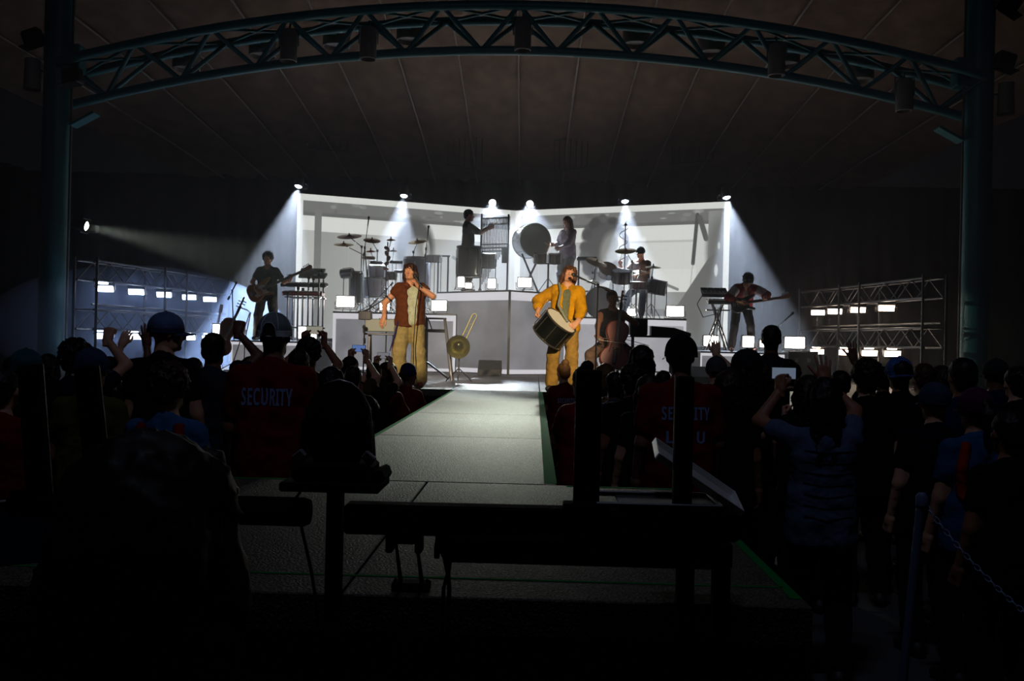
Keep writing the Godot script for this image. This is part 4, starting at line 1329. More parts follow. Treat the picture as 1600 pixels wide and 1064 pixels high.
func keyboard(label: String, at: Vector3, size: Vector3, turn: float, tilt: float, hex: String, knobs := true, keys := true) -> Node3D:
	var o := thing("keyboard", label, "keyboard", at, 0.0, "")
	o.basis = Basis(Vector3.UP, turn) * Basis(Vector3.RIGHT, tilt)
	part("case", boxed(Vector3.ZERO, size, 0.012), mat(hex, 0.45), o)
	if keys:
		var n := int(size.x / 0.024)
		var white := Shape.new()
		var dark := Shape.new()
		for k in n:
			var x := (k - (n - 1) * 0.5) * 0.0235
			white.box(Vector3(x, size.y * 0.5 + 0.006, size.z * 0.22), Vector3(0.0215, 0.014, size.z * 0.45), Basis.IDENTITY, 0.0)
			if k % 7 in [0, 1, 3, 4, 5]: dark.box(Vector3(x + 0.0117, size.y * 0.5 + 0.014, size.z * 0.14), Vector3(0.011, 0.014, size.z * 0.28), Basis.IDENTITY, 0.0)
		part("white_keys", white, mat("d8d6d0", 0.4), o)
		part("black_keys", dark, mat("0c0c0c", 0.4), o)
	if knobs:
		for k in 7:
			part("knob", lathed([Vector2(0.012, 0), Vector2(0.011, 0.016), Vector2(0, 0.017)], Transform3D(Basis(), Vector3((k - 3) * size.x * 0.12, size.y * 0.5, -size.z * 0.3)), 8), mat("c0c0bc" if k % 2 else "303030", 0.4), o)
		part("display", boxed(Vector3(size.x * 0.3, size.y * 0.5 + 0.003, -size.z * 0.12), Vector3(size.x * 0.22, 0.006, size.z * 0.16), 0.0), mat("0a1418", 0.2), o)
	return o

func outline(pts: Array, mirror := true, smooth := 3) -> PackedVector2Array:
	# a closed smooth outline through points on one side, mirrored in x
	var all := pts.duplicate()
	if mirror:
		for k in range(pts.size() - 1, -1, -1):
			if absf(pts[k].x) > 0.0005: all.append(Vector2(-pts[k].x, pts[k].y))
	var out := PackedVector2Array()
	var n := all.size()
	for k in n:
		for s in smooth:
			out.append((all[k] as Vector2).cubic_interpolate(all[(k + 1) % n], all[(k + n - 1) % n], all[(k + 2) % n], s / float(smooth)))
	return out

func guitar(label: String, xf: Transform3D, bass: bool, hex: String) -> void:
	# body centre at the origin, neck along y, face towards z
	var o := thing("bass_guitar" if bass else "electric_guitar", label, "guitar", Vector3.ZERO)
	o.transform = xf
	var k := 1.1 if bass else 1.0
	var pts := []
	for p in [Vector2(0.0, -0.24), Vector2(0.1, -0.23), Vector2(0.17, -0.15), Vector2(0.155, -0.05), Vector2(0.115, 0.02), Vector2(0.13, 0.1), Vector2(0.155, 0.19), Vector2(0.12, 0.2), Vector2(0.075, 0.12), Vector2(0.03, 0.105), Vector2(-0.04, 0.11), Vector2(-0.075, 0.15), Vector2(-0.13, 0.26), Vector2(-0.165, 0.22), Vector2(-0.14, 0.1), Vector2(-0.115, 0.0), Vector2(-0.15, -0.08), Vector2(-0.165, -0.16), Vector2(-0.1, -0.23)]: pts.append(p * k)
	var b := Shape.new()
	b.prism(outline(pts, false, 2), 0.042, Transform3D.IDENTITY, 0.008)
	part("guitar_body", b, mat(hex, 0.25), o)
	var g := Shape.new()
	g.prism(outline([Vector2(0.1, -0.1) * k, Vector2(0.09, 0.04) * k, Vector2(0.1, 0.14) * k, Vector2(0.05, 0.09) * k, Vector2(-0.06, 0.1) * k, Vector2(-0.08, 0.02) * k, Vector2(-0.03, -0.06) * k, Vector2(0.03, -0.12) * k], false, 2), 0.004, Transform3D(Basis(), Vector3(0, 0, 0.0225)), 0.001)
	part("pickguard", g, mat("c8c0b0" if bass else "202020", 0.4), o)
	var l := 0.86 if bass else 0.66
	part("neck", boxed(Vector3(0, 0.06 + l * 0.5, 0.026), Vector3(0.05, l, 0.024), 0.008), mat("9a6a3a", 0.4), o)
	part("fingerboard", boxed(Vector3(0, 0.06 + l * 0.5, 0.04), Vector3(0.052, l, 0.006), 0.002), mat("33200f", 0.5), o)
	var hs := Shape.new()
	hs.prism(outline([Vector2(-0.028, 0), Vector2(-0.045, 0.06), Vector2(-0.06, 0.17), Vector2(-0.01, 0.2), Vector2(0.03, 0.16), Vector2(0.028, 0.05), Vector2(0.026, 0)], false, 2), 0.016, Transform3D(Basis(), Vector3(0, 0.06 + l, 0.026)), 0.003)
	part("headstock", hs, mat("8a5c30", 0.4), o)
	for t in (4 if bass else 6):
		part("tuner", tubed([Vector3(-0.04 - t * 0.003, 0.1 + l + t * (0.036 if bass else 0.024), 0.026), Vector3(-0.085 - t * 0.003, 0.1 + l + t * (0.036 if bass else 0.024), 0.026)], [0.006, 0.013], 6), mat("909090", 0.3, 0.9), o)
	for y in [-0.03, -0.1]: part("pickup", boxed(Vector3(0, y * k, 0.028), Vector3(0.09, 0.03, 0.012), 0.003), mat("0c0c0c", 0.4), o)
	part("bridge", boxed(Vector3(0, -0.17 * k, 0.028), Vector3(0.08, 0.05, 0.012), 0.003), mat("a0a0a0", 0.3, 0.9), o)
	for t in 4: part("string", tubed([Vector3(-0.018 + t * 0.012, -0.17 * k, 0.044), Vector3(-0.016 + t * 0.011, 0.06 + l, 0.047)], 0.0012, 4), mat("b0b0b0", 0.3, 0.9), o)

func cello(label: String, xf: Transform3D, hex: String) -> Node3D:
	# body centre at the origin, neck along y, face towards z
	var o := thing("cello", label, "cello", Vector3.ZERO)
	o.transform = xf
	var half := [Vector2(0.0, -0.37), Vector2(0.12, -0.365), Vector2(0.205, -0.28), Vector2(0.215, -0.18), Vector2(0.17, -0.09), Vector2(0.135, -0.06), Vector2(0.115, 0.0), Vector2(0.135, 0.08), Vector2(0.16, 0.14), Vector2(0.17, 0.23), Vector2(0.14, 0.31), Vector2(0.07, 0.355), Vector2(0.0, 0.365)]
	var b := Shape.new()
	b.prism(outline(half, true, 2), 0.13, Transform3D.IDENTITY, 0.018)
	part("cello_body", b, mat(hex, 0.25), o)
	part("fingerboard", boxed(Vector3(0, 0.34, 0.105), Vector3(0.05, 0.6, 0.02), 0.006, Basis(Vector3.RIGHT, -0.06)), mat("101010", 0.35), o)
	part("neck", boxed(Vector3(0, 0.5, 0.08), Vector3(0.036, 0.3, 0.035), 0.012), mat(hex, 0.35), o)
	part("pegbox", boxed(Vector3(0, 0.7, 0.07), Vector3(0.035, 0.13, 0.04), 0.01), mat(hex, 0.35), o)
	var spiral := []
	for k in 14: spiral.append(Vector3(0, 0.79 + sin(k * 0.6) * (0.035 - k * 0.002), 0.055 + cos(k * 0.6) * (0.035 - k * 0.002) - 0.01))
	part("scroll", tubed(spiral, 0.014, 8), mat(hex, 0.35), o)
	for k in 4: part("peg", tubed([Vector3(0.0, 0.66 + k * 0.027, 0.07), Vector3((0.075 if k % 2 else -0.075), 0.66 + k * 0.027, 0.07)], [0.006, 0.012], 6), mat("141010", 0.4), o)
	part("bridge", boxed(Vector3(0, -0.06, 0.1), Vector3(0.085, 0.012, 0.08), 0.003), mat("b88a50", 0.5), o)
	part("tailpiece", boxed(Vector3(0, -0.2, 0.11), Vector3(0.05, 0.2, 0.015), 0.005), mat("101010", 0.35), o)
	for s in [-1.0, 1.0]: part("sound_hole", tubed([Vector3(s * 0.09, -0.13, 0.066), Vector3(s * 0.075, -0.05, 0.066), Vector3(s * 0.06, 0.03, 0.066)], 0.005, 5), mat("080404", 0.9), o)
	part("endpin", tubed([Vector3(0, -0.36, 0), Vector3(0, -0.6, 0)], 0.006, 6), mat("a0a0a0", 0.3, 0.9), o)
	for k in 4: part("string", tubed([Vector3(-0.015 + k * 0.01, -0.12, 0.118), Vector3(-0.02 + k * 0.013, -0.06, 0.142), Vector3(-0.01 + k * 0.007, 0.64, 0.095)], 0.0012, 4), mat("b0b0b0", 0.3, 0.9), o)
	return o

func chrome_rack(label: String, x0: float, x1: float, z: float, base: float, tops: Array, rungs: Array) -> void:
	var o := thing("keyboard_rack", label, "stand", Vector3.ZERO)
	var m := mat("b4b4b2", 0.2, 0.95)
	var n := 0
	for t in tops:
		var x := lerpf(x0, x1, n / float(tops.size() - 1))
		for dz in [0.0, -0.4]:
			part("post", tubed([Vector3(x, base + 0.01, z + dz), Vector3(x, t, z + dz)], 0.019, 10), m, o)
			part("collar", lathed([Vector2(0, -0.03), Vector2(0.03, -0.03), Vector2(0.03, 0.03), Vector2(0, 0.03)], Transform3D(Basis(), Vector3(x, t, z + dz)), 10), mat("202022", 0.4), o)
		n += 1
	for y in rungs:
		for dz in [0.0, -0.4]:
			part("rung", tubed([Vector3(x0 - 0.05, y, z + dz), Vector3(x1 + 0.05, y, z + dz)], 0.015, 8), m, o)

func trestle(label: String, x0: float, x1: float, z: float, top: float, base: float, hex := "4a484c") -> void:
	var o := thing("trestle_stand", label, "stand", Vector3.ZERO)
	var m := mat(hex, 0.4, 0.6)
	part("tabletop", boxed(Vector3((x0 + x1) * 0.5, top - 0.015, z), Vector3(x1 - x0, 0.03, 0.34), 0.008), m, o)
	for x in [x0 + 0.06, x1 - 0.06]:
		for s in [-1.0, 1.0]:
			part("leg", boxed(Vector3(x, (top + base) * 0.5, z + s * 0.1), Vector3(0.04, (top - base) * 1.02, 0.03), 0.006, Basis(Vector3.RIGHT, -s * 0.18)), m, o)
	for y in [0.3]:
		part("cross_bar", tubed([Vector3(x0 + 0.06, lerpf(base, top, y), z), Vector3(x1 - 0.06, lerpf(base, top, y), z)], 0.012, 6), m, o)

func build_gear() -> void:
	var L := 2.19
	var gl := "percussion on the left middle riser"
	# left percussion
	for c in [[-3.6, 3.88, 0.27, Vector3(0.1, 0, 0.03), -3.35, "large dark bronze cymbal raised at the left of the percussion", "6a4a34"], [-3.72, 3.7, 0.22, Vector3(0.05, 0, -0.03), -3.3, "thin cymbal just under the large dark bronze one", "8a7a50"],
			[-3.1, 3.8, 0.19, Vector3(0.16, 0, -0.12), -3.0, "reddish cymbal right of the large dark bronze one", "8a5a3a"], [-2.68, 3.82, 0.1, Vector3(0.1, 0, 0), -2.75, "tiny splash cymbal at the middle of the percussion", "9a6a40"],
			[-2.1, 3.79, 0.2, Vector3(0.12, 0, 0.1), -2.2, "golden cymbal at the right of the percussion", "b89a58"], [-3.12, 3.56, 0.11, Vector3(0.05, 0, 0), -3.05, "small red disc cymbal left of the percussion post", "8a3030"],
			[-2.62, 3.58, 0.09, Vector3(0.05, 0, 0), -2.66, "small pale bell cymbal right of the percussion post", "c8c8c8"]]:
		cymbal(c[5], Vector3(c[0], c[1], -21.0), c[2], c[3], Vector3(c[4], L, -21.15), gl, c[6])
	drum("floor_tom", "tall clear drum with chrome hoops left in the percussion", Vector3(-2.98, L + 0.55, -20.85), Vector3.UP, 0.23, 0.42, "b8b4bc", "d8d8d8", gl, 3, L)
	drum("rack_tom", "clear tom drum above the tall clear drum", Vector3(-2.96, L + 0.93, -21.0), Vector3(0, 1, 0.2), 0.2, 0.26, "a8a6b0", "d8d8d8", gl, 3, L)
	drum("barrel_drum", "big dark barrel drum behind the singer in the vest", Vector3(-2.13, L + 0.78, -21.2), Vector3.UP, 0.3, 0.92, "4a4a52", "8a8a84", gl, 3, L)
	drum("snare_drum", "shallow chrome snare drum at the right of the percussion", Vector3(-1.72, L + 1.22, -20.9), Vector3(0, 1, 0.1), 0.17, 0.16, "9a9a98", "d8d8d0", gl, 3, L)
	drum("bongo_drum", "small bongo drum clamped left of the percussion post", Vector3(-2.62, L + 0.82, -20.85), Vector3.UP, 0.1, 0.17, "3a3434", "c8c0b0", gl, 2, L)
	drum("conga_drum", "black conga drum at the far left of the percussion", Vector3(-3.42, L + 0.55, -21.0), Vector3(0.0, 1, 0.05), 0.15, 0.7, "161618", "a8a090", gl, 2, L)
	drum("side_drum", "dark drum on its side at the far left of the percussion", Vector3(-3.6, L + 0.86, -20.85), Vector3(1, 0.1, 0.2), 0.1, 0.26, "1a1a1c", "303030", gl, 2, L)
	for p in [["wood_block", -3.15, 3.4, "7a6a58", "wooden block under the small red disc cymbal"], ["cowbell", -2.98, 3.3, "2a2a2e", "black cowbell on a post in the percussion"], ["jam_block", -2.55, 3.32, "2c3a44", "blue plastic block right of the percussion post"], ["temple_block", -2.45, 3.12, "22262a", "dark temple block low right of the percussion post"]]:
		var o := thing(p[0], p[4], "percussion", Vector3(p[1], p[2], -20.95), 0.0, gl)
		part("block", boxed(Vector3.ZERO, Vector3(0.28, 0.07, 0.09), 0.015), mat(p[3], 0.5), o)
		part("slot", boxed(Vector3(0, -0.005, 0.044), Vector3(0.2, 0.012, 0.01), 0.002), mat("050505", 0.9), o)
		part("mount", tubed([Vector3(0, -0.03, 0), Vector3(0.05, L - p[2] + 0.012, -0.1)], 0.009, 6), mat("909090", 0.3, 0.9), o)
	var o := thing("percussion_post", "dark post hung with shakers in the middle of the percussion", "stand", Vector3(-2.74, L, -20.75), 0.0, gl)
	part("pole", tubed([Vector3(0, 0.1, 0), Vector3(0.03, 1.55, 0)], 0.014, 8), mat("202022", 0.4, 0.5), o)
	tripod(o, Vector3.ZERO, 0.24, 0.3, mat("909090", 0.3, 0.9))
	for k in 7:
		part("shaker", lathed([Vector2(0, -0.06), Vector2(0.03, -0.05), Vector2(0.042, 0.0), Vector2(0.03, 0.05), Vector2(0, 0.06)], Transform3D(Basis(Vector3.BACK, k * 0.7), Vector3(0.03 + 0.03 * sin(k * 2.0), 0.75 + k * 0.11, 0.04)), 10), mat(["3a2620", "2a2a2c", "5a2a24"][k % 3], 0.5), o)
	o = thing("gong_frame", "narrow dark frame beside the golden cymbal at the riser edge", "frame", Vector3(-1.5, L, -21.3), 0.0, gl)
	for x in [-0.16, 0.06]: part("post", tubed([Vector3(x, 0, 0), Vector3(x, 1.32, 0)], 0.02, 8), mat("26262a", 0.4, 0.4), o)
	part("cross_bar", tubed([Vector3(-0.2, 1.32, 0), Vector3(0.1, 1.32, 0)], 0.02, 8), mat("26262a", 0.4, 0.4), o)
	part("foot", boxed(Vector3(-0.05, 0.02, 0), Vector3(0.4, 0.04, 0.4), 0.008), mat("26262a", 0.4, 0.4), o)
	mic_stand("tall overhead microphone stand left in the percussion", Vector3(-3.05, L, -20.6), Vector3(-3.2, 3.6, -20.7), Vector3(-3.16, 4.3, -20.9))
	mic_stand("tall overhead microphone stand right in the percussion", Vector3(-1.85, L, -20.6), Vector3(-1.87, 3.6, -20.7), Vector3(-1.84, 4.12, -20.85))
	mic_stand("low boom microphone stand at the front of the left middle riser", Vector3(-2.62, L, -20.15), Vector3(-2.62, 2.68, -20.15), Vector3(-2.95, 2.3, -20.05))
	# centre riser: chimes, dark drum, tilted bass drum, toms
	var T := 2.68
	var gc := "percussion on the centre riser"
	o = thing("tubular_chimes", "rack of tall tubular chimes on the centre riser", "chimes", Vector3(0, T, -21.05), 0.0, gc)
	var dark := mat("1c1c1e", 0.4, 0.5)
	for x in [-0.7, -0.11]:
		part("frame_post", tubed([Vector3(x, 0.1, 0), Vector3(x, 1.75, 0)], 0.022, 8), dark, o)
		part("frame_foot", boxed(Vector3(x, 0.06, 0), Vector3(0.06, 0.05, 0.6), 0.01), dark, o)
		for z in [-0.26, 0.26]: part("caster", lathed([Vector2(0, -0.02), Vector2(0.04, -0.02), Vector2(0.04, 0.02), Vector2(0, 0.02)], Transform3D(Basis(Vector3.BACK, PI / 2), Vector3(x, 0.04, z)), 12), dark, o)
	for y in [1.68, 1.55, 1.1, 1.02, 0.95]: part("frame_bar", tubed([Vector3(-0.7, y - 0.03, 0.03 if y < 1.2 else -0.03), Vector3(-0.11, y, 0.03 if y < 1.2 else -0.03)], 0.014 if y < 1.2 else 0.018, 6), dark, o)
	for k in 16:
		part("chime_tube", tubed([Vector3(-0.66 + k * 0.034, 1.66, 0.02 * (k % 2)), Vector3(-0.66 + k * 0.034, 0.2 + 0.055 * k, 0.02 * (k % 2))], 0.012, 8), mat("5a5a58", 0.3, 0.9), o)
	part("damper_strap", boxed(Vector3(-0.18, 0.85, 0.05), Vector3(0.12, 0.35, 0.03), 0.02), dark, o)
	drum("field_drum", "big black drum on legs in front of the chime player", Vector3(-0.9, T + 0.62, -20.24), Vector3.UP, 0.26, 0.62, "0e0e10", "2a2a2a", gc, 3, T, "38383a")
	drum("tenor_drum", "smaller black drum right of the big black one", Vector3(-0.5, T + 0.66, -20.3), Vector3(0, 1, 0.15), 0.16, 0.3, "121214", "2c2c2c", gc, 3, T, "58585a")
	drum("bass_drum", "large grey concert bass drum tilted on a folding stand", Vector3(0.4, T + 1.19, -21.2), Vector3(0.45, 0.0, 1.0), 0.36, 0.42, "c4c4c8", "4a5054", gc, 0, T)
	o = thing("drum_stand", "folding cross-legged stand under the tilted bass drum", "stand", Vector3(0.4, T, -21.1), 0.0, gc)
	for s in [-1.0, 1.0]:
		for dz in [-0.14, 0.14]:
			part("leg", boxed(Vector3(0, 0.44, dz), Vector3(0.035, 0.98, 0.03), 0.006, Basis(Vector3.BACK, s * 0.42)), mat("4a4a4c", 0.35, 0.7), o)
	part("pivot", tubed([Vector3(0, 0.44, -0.18), Vector3(0, 0.44, 0.18)], 0.014, 8), mat("4a4a4c", 0.35, 0.7), o)
	for t in [[0.6, "left dark tom of the pair in front of the long-haired player"], [0.92, "right dark tom of the pair in front of the long-haired player"]]:
		drum("rack_tom", t[1], Vector3(t[0], T + 0.77, -20.75), Vector3(0, 1, 0.25), 0.14, 0.2, "1a1a1d", "3c3c3c", gc, 0, T, "707070")
	o = thing("tom_stand", "dark stand carrying the pair of toms on the centre riser", "stand", Vector3(0.78, T, -20.75), 0.0, gc)
	part("pole", tubed([Vector3(0, 0.1, 0), Vector3(0, 0.66, 0)], 0.02, 8), dark, o)
	part("arm", tubed([Vector3(-0.18, 0.66, 0), Vector3(0.16, 0.66, 0)], 0.016, 8), dark, o)
	tripod(o, Vector3.ZERO, 0.26, 0.35, dark)
	# right drum kit
	var gr := "drum kit on the right middle riser"
	drum("kick_drum", "large grey kick drum standing at the left of the drum kit", Vector3(1.95, L + 0.33, -20.7), Vector3(-0.25, 0, 1), 0.33, 0.4, "4a4a52", "5c5c62", gr, 0, L)
	drum("chrome_drum", "shallow chrome drum seen edge-on above the kick drum", Vector3(2.06, L + 1.02, -20.8), Vector3(0.2, 0.75, 0.8), 0.21, 0.14, "a8a6a8", "b8b0b4", gr, 0, L)
	drum("rack_tom", "dark tom drum in the middle of the drum kit", Vector3(2.36, L + 0.9, -20.65), Vector3(0, 1, 0.3), 0.2, 0.26, "1d1f24", "34363c", gr, 0, L, "58585c")
	drum("snare_drum", "snare drum in front of the drummer's knees", Vector3(2.72, L + 0.72, -20.75), Vector3(0, 1, 0.1), 0.18, 0.16, "5a4444", "9a948c", gr, 3, L)
	drum("floor_tom", "dark floor tom at the right of the drum kit", Vector3(3.13, L + 0.7, -20.85), Vector3(0.15, 1, 0.1), 0.21, 0.3, "232329", "4a4a50", gr, 3, L, "8a8a8c")
	for c in [[1.82, 3.4, 0.24, Vector3(0.25, 0, -0.25), 1.75, "wide pale cymbal tilted at the left of the drum kit", "b09a78"], [2.44, 3.66, 0.23, Vector3(0.14, 0, 0.08), 2.6, "golden cymbal in front of the drummer's head", "a8884c"], [3.04, 3.32, 0.17, Vector3(0.02, 0, 0), 3.04, "flat thin cymbal right of the drummer", "a8a08a"], [2.75, 3.22, 0.15, Vector3(0.05, 0, 0), 2.7, "pair of dark hi-hat cymbals before the drummer", "8a7a60"], [1.75, 2.98, 0.16, Vector3(0.05, 0, 0), 1.7, "low flat cymbal left of the kick drum", "a8a090"]]:
		cymbal(c[5], Vector3(c[0], c[1], -20.75), c[2], c[3], Vector3(c[4], L, -20.95), gr, c[6])
	o = thing("tom_mount", "chrome post holding the toms over the kick drum", "stand", Vector3(2.2, L, -20.95), 0.0, gr)
	part("pole", tubed([Vector3(0, 0.1, 0), Vector3(0, 0.95, 0)], 0.016, 8), mat("a8a8a6", 0.25, 0.95), o)
	part("arm", tubed([Vector3(-0.16, 0.92, 0.1), Vector3(0, 0.9, 0), Vector3(0.16, 0.8, 0.2)], 0.012, 8), mat("a8a8a6", 0.25, 0.95), o)
	tripod(o, Vector3.ZERO, 0.25, 0.4, mat("a8a8a6", 0.25, 0.95))
	o = thing("drum_throne", "round black drummer's stool behind the drum kit", "stool", Vector3(2.87, L, -21.45), 0.0, gr)
	part("seat", lathed([Vector2(0, 0.6), Vector2(0.15, 0.6), Vector2(0.17, 0.63), Vector2(0.15, 0.68), Vector2(0, 0.685)]), mat("101010", 0.6), o)
	part("pole", tubed([Vector3(0, 0.2, 0), Vector3(0, 0.6, 0)], 0.018, 8), mat("a8a8a6", 0.25, 0.95), o)
	tripod(o, Vector3.ZERO, 0.25, 0.3, mat("a8a8a6", 0.25, 0.95))
	o = thing("spiral_chime", "coiled metal spiral hanging on a tall thin stand over the drum kit", "percussion", Vector3(2.46, L, -21.15), 0.0, gr)
	part("pole", tubed([Vector3(0, 0.1, 0), Vector3(0, 2.08, 0)], 0.012, 8), mat("303032", 0.4, 0.6), o)
	var coil := []
	for k in 40: coil.append(Vector3(-0.04 + cos(k * 0.42) * 0.09, 2.0 - k * 0.02, sin(k * 0.42) * 0.09))
	part("spiral", tubed(coil, 0.008, 6), mat("5a5a5c", 0.3, 0.9), o)
	part("finial", lathed([Vector2(0.05, 0), Vector2(0.012, 0.05), Vector2(0, 0.08)], Transform3D(Basis(), Vector3(0, 2.06, 0)), 12), mat("202022", 0.4), o)
	tripod(o, Vector3.ZERO, 0.25, 0.35, mat("303032", 0.4, 0.6))
	o = thing("percussion_rack", "grey upright rack frame left of the drum kit", "rack", Vector3(1.62, L, -21.3), 0.0, gr)
	for x in [-0.16, 0.2]: part("post", tubed([Vector3(x, 0, 0), Vector3(x, 1.3, 0)], 0.022, 8), mat("38383c", 0.4, 0.5), o)
	part("top_bar", boxed(Vector3(0.02, 1.32, 0), Vector3(0.46, 0.09, 0.1), 0.02), mat("2a2a2e", 0.5), o)
	part("shelf", boxed(Vector3(0.02, 0.6, 0), Vector3(0.4, 0.03, 0.2), 0.006), mat("2a2a2e", 0.5), o)
	# left wing: keyboards and a cello on its stand
	chrome_rack("chrome rack of posts under the keyboards beside the bass player", -4.4, -3.78, -18.95, 1.55, [2.5, 2.6, 2.82, 2.86], [1.82, 2.42])
	keyboard("red-ended lower keyboard on the chrome rack", Vector3(-4.12, 2.5, -19.1), Vector3(0.8, 0.08, 0.28), 0.0, 0.06, "6a2a2c")
	keyboard("dark middle keyboard on the chrome rack", Vector3(-4.12, 2.68, -19.15), Vector3(0.9, 0.07, 0.28), 0.0, 0.12, "2c2c30")
	keyboard("pale control panel full of knobs on top of the chrome rack", Vector3(-3.98, 2.92, -19.2), Vector3(0.5, 0.05, 0.3), 0.0, 0.7, "b8bcb4", true, false)
	keyboard("small dark sampler at the right end of the chrome rack", Vector3(-3.78, 2.86, -19.0), Vector3(0.26, 0.06, 0.24), 0.0, 0.35, "26262a", true, false)
	cello("cello leaning on a metal stand at the left edge of the stage", Transform3D(Basis(Vector3.UP, 0.5) * Basis(Vector3.BACK, -0.42), Vector3(-5.36, 1.62, -18.1)), "6a3028")
	o = thing("cello_stand", "bent metal tube stand holding the leaning cello", "stand", Vector3(-5.1, DECK, -18.25))
	part("tube", tubed([Vector3(-0.15, 0.02, 0.1), Vector3(0.0, 0.6, 0), Vector3(0.16, 1.12, 0), Vector3(0.13, 1.16, 0.04), Vector3(-0.08, 1.24, 0.1)], 0.012, 8), mat("9a8a88", 0.3, 0.9), o)
	part("tube", tubed([Vector3(0.1, 0.02, 0.1), Vector3(0.08, 0.6, 0), Vector3(0.18, 1.12, 0)], 0.012, 8), mat("9a8a88", 0.3, 0.9), o)
	part("foot", tubed([Vector3(-0.25, 0.015, 0.2), Vector3(0.15, 0.015, 0.2)], 0.012, 8), mat("9a8a88", 0.3, 0.9), o)
	o = thing("guitar_on_stand", "small red-brown guitar upright on a stand left of the cello", "guitar", Vector3(-6.0, DECK, -19.4))
	var ub := Shape.new()
	ub.prism(outline([Vector2(0, -0.2), Vector2(0.15, -0.17), Vector2(0.16, -0.06), Vector2(0.1, 0.03), Vector2(0.13, 0.14), Vector2(0.08, 0.22), Vector2(0, 0.23)]), 0.06, Transform3D(Basis(Vector3.BACK, -0.12), Vector3(0, 0.35, 0)), 0.01)
	part("guitar_body", ub, mat("6a2c22", 0.3), o)
	part("neck", bar_of(Vector3(0.03, 0.56, 0.03), Vector3(0.12, 1.15, 0.03), 0.05, 0.025), mat("5a3a24", 0.4), o)
	part("headstock", bar_of(Vector3(0.12, 1.13, 0.03), Vector3(0.15, 1.3, 0.03), 0.07, 0.02), mat("4a2418", 0.4), o)
	tripod(o, Vector3(0, 0, -0.05), 0.22, 0.4, mat("303030", 0.4, 0.6))
	mic_stand("thin tall microphone stand at the left edge of the stage behind the cello", Vector3(-5.32, DECK, -18.6), Vector3(-5.4, 2.5, -18.6), Vector3(-5.3, 2.68, -18.55))
	# right wing: keyboards
	o = thing("keyboard_stand", "cluttered chrome stand under the keyboards beside the guitarist", "stand", Vector3(4.05, 1.54, -18.7))
	var ch := mat("b4b4b2", 0.2, 0.95)
	for s in [-1.0, 1.0]:
		part("leg", bar_of(Vector3(s * 0.22, 0.02, 0.12), Vector3(-s * 0.1, 0.92, 0.05), 0.03, 0.03), ch, o)
		part("leg", bar_of(Vector3(s * 0.22, 0.02, -0.18), Vector3(-s * 0.1, 0.92, -0.1), 0.03, 0.03), ch, o)
		part("arm", bar_of(Vector3(-0.2, 0.86 + s * 0.06, s * 0.1), Vector3(0.26, 0.86 + s * 0.06, s * 0.1), 0.03, 0.03), ch, o)
	for k in 4: part("cable", tubed([Vector3(-0.05 + k * 0.05, 0.85, 0.08), Vector3(-0.08 + k * 0.05, 0.5, 0.16), Vector3(-0.1 + k * 0.07, 0.02, 0.14)], 0.008, 6), mat("1a1a1c", 0.6), o)
	part("cable", tubed([Vector3(-0.3, 1.1, 0.1), Vector3(-0.42, 0.9, 0.15), Vector3(-0.3, 0.65, 0.15), Vector3(-0.05, 0.72, 0.12)], 0.009, 6), mat("1a1a1c", 0.6), o)
	keyboard("lower dark keyboard beside the guitarist", Vector3(4.1, 2.5, -18.65), Vector3(0.52, 0.07, 0.26), 0.0, 0.15, "202024")
	keyboard("upper grey synthesizer tilted beside the guitarist", Vector3(3.98, 2.68, -18.7), Vector3(0.5, 0.06, 0.3), 0.0, 0.55, "3a3a3c")
	mic_stand("silver boom microphone stand at the right edge of the stage", Vector3(5.02, DECK, -17.5), Vector3(4.85, 1.95, -17.5), Vector3(5.2, 2.28, -17.5), "b0b0b0")
	# front of the deck
	trestle("grey trestle under the pale keyboard at the vest singer's side", -2.12, -1.62, -15.0, 1.72, DECK, "4a484c")
	keyboard("pale grey keyboard box at the vest singer's side", Vector3(-1.87, 1.84, -15.0), Vector3(0.5, 0.2, 0.3), 0.0, 0.0, "6e756c", true, false)
	o = thing("keypad", "small dark ribbed box at the left end of the pale keyboard", "box", Vector3(-2.12, 2.02, -14.9))
	part("case", boxed(Vector3(0, -0.03, 0), Vector3(0.2, 0.14, 0.12), 0.01), mat("26262c", 0.5), o)
	for k in 5: part("rib", boxed(Vector3(-0.07 + k * 0.035, -0.03, 0.062), Vector3(0.015, 0.12, 0.01), 0.003), mat("3a3a44", 0.5), o)
	part("clamp", tubed([Vector3(0, -0.1, 0), Vector3(0, -0.18, -0.02)], 0.012, 6), mat("26262c", 0.5), o)
	mic_stand("straight black microphone stand at the far left of the pale keyboard", Vector3(-2.1, DECK, -14.7), Vector3(-2.1, 1.75, -14.7), Vector3(-2.1, 1.83, -14.68))
	mic_stand("black boom microphone stand behind the pale keyboard", Vector3(-1.86, DECK, -15.35), Vector3(-1.86, 2.3, -15.35), Vector3(-2.2, 2.05, -15.2))
	o = thing("music_stand", "grey A-frame stand with a small black panel right of the vest singer", "stand", Vector3(-1.08, DECK, -15.5))
	var gm := mat("4a484c", 0.4, 0.6)
	for s in [[-0.15, -0.16], [0.14, 0.28]]:
		part("leg", bar_of(Vector3(s[1], 0.02, 0.1), Vector3(s[0], 1.02, 0), 0.04, 0.03), gm, o)
		part("leg", bar_of(Vector3(s[1], 0.02, -0.2), Vector3(s[0], 1.02, -0.05), 0.04, 0.03), gm, o)
	part("top_bar", bar_of(Vector3(-0.18, 1.02, 0), Vector3(0.17, 1.02, 0), 0.04, 0.03), gm, o)
	part("brace", bar_of(Vector3(-0.14, 0.32, 0.05), Vector3(0.24, 0.05, 0.08), 0.03, 0.03), gm, o)
	part("panel", boxed(Vector3(-0.02, 0.82, 0.06), Vector3(0.34, 0.05, 0.2), 0.008), mat("141416", 0.5), o)
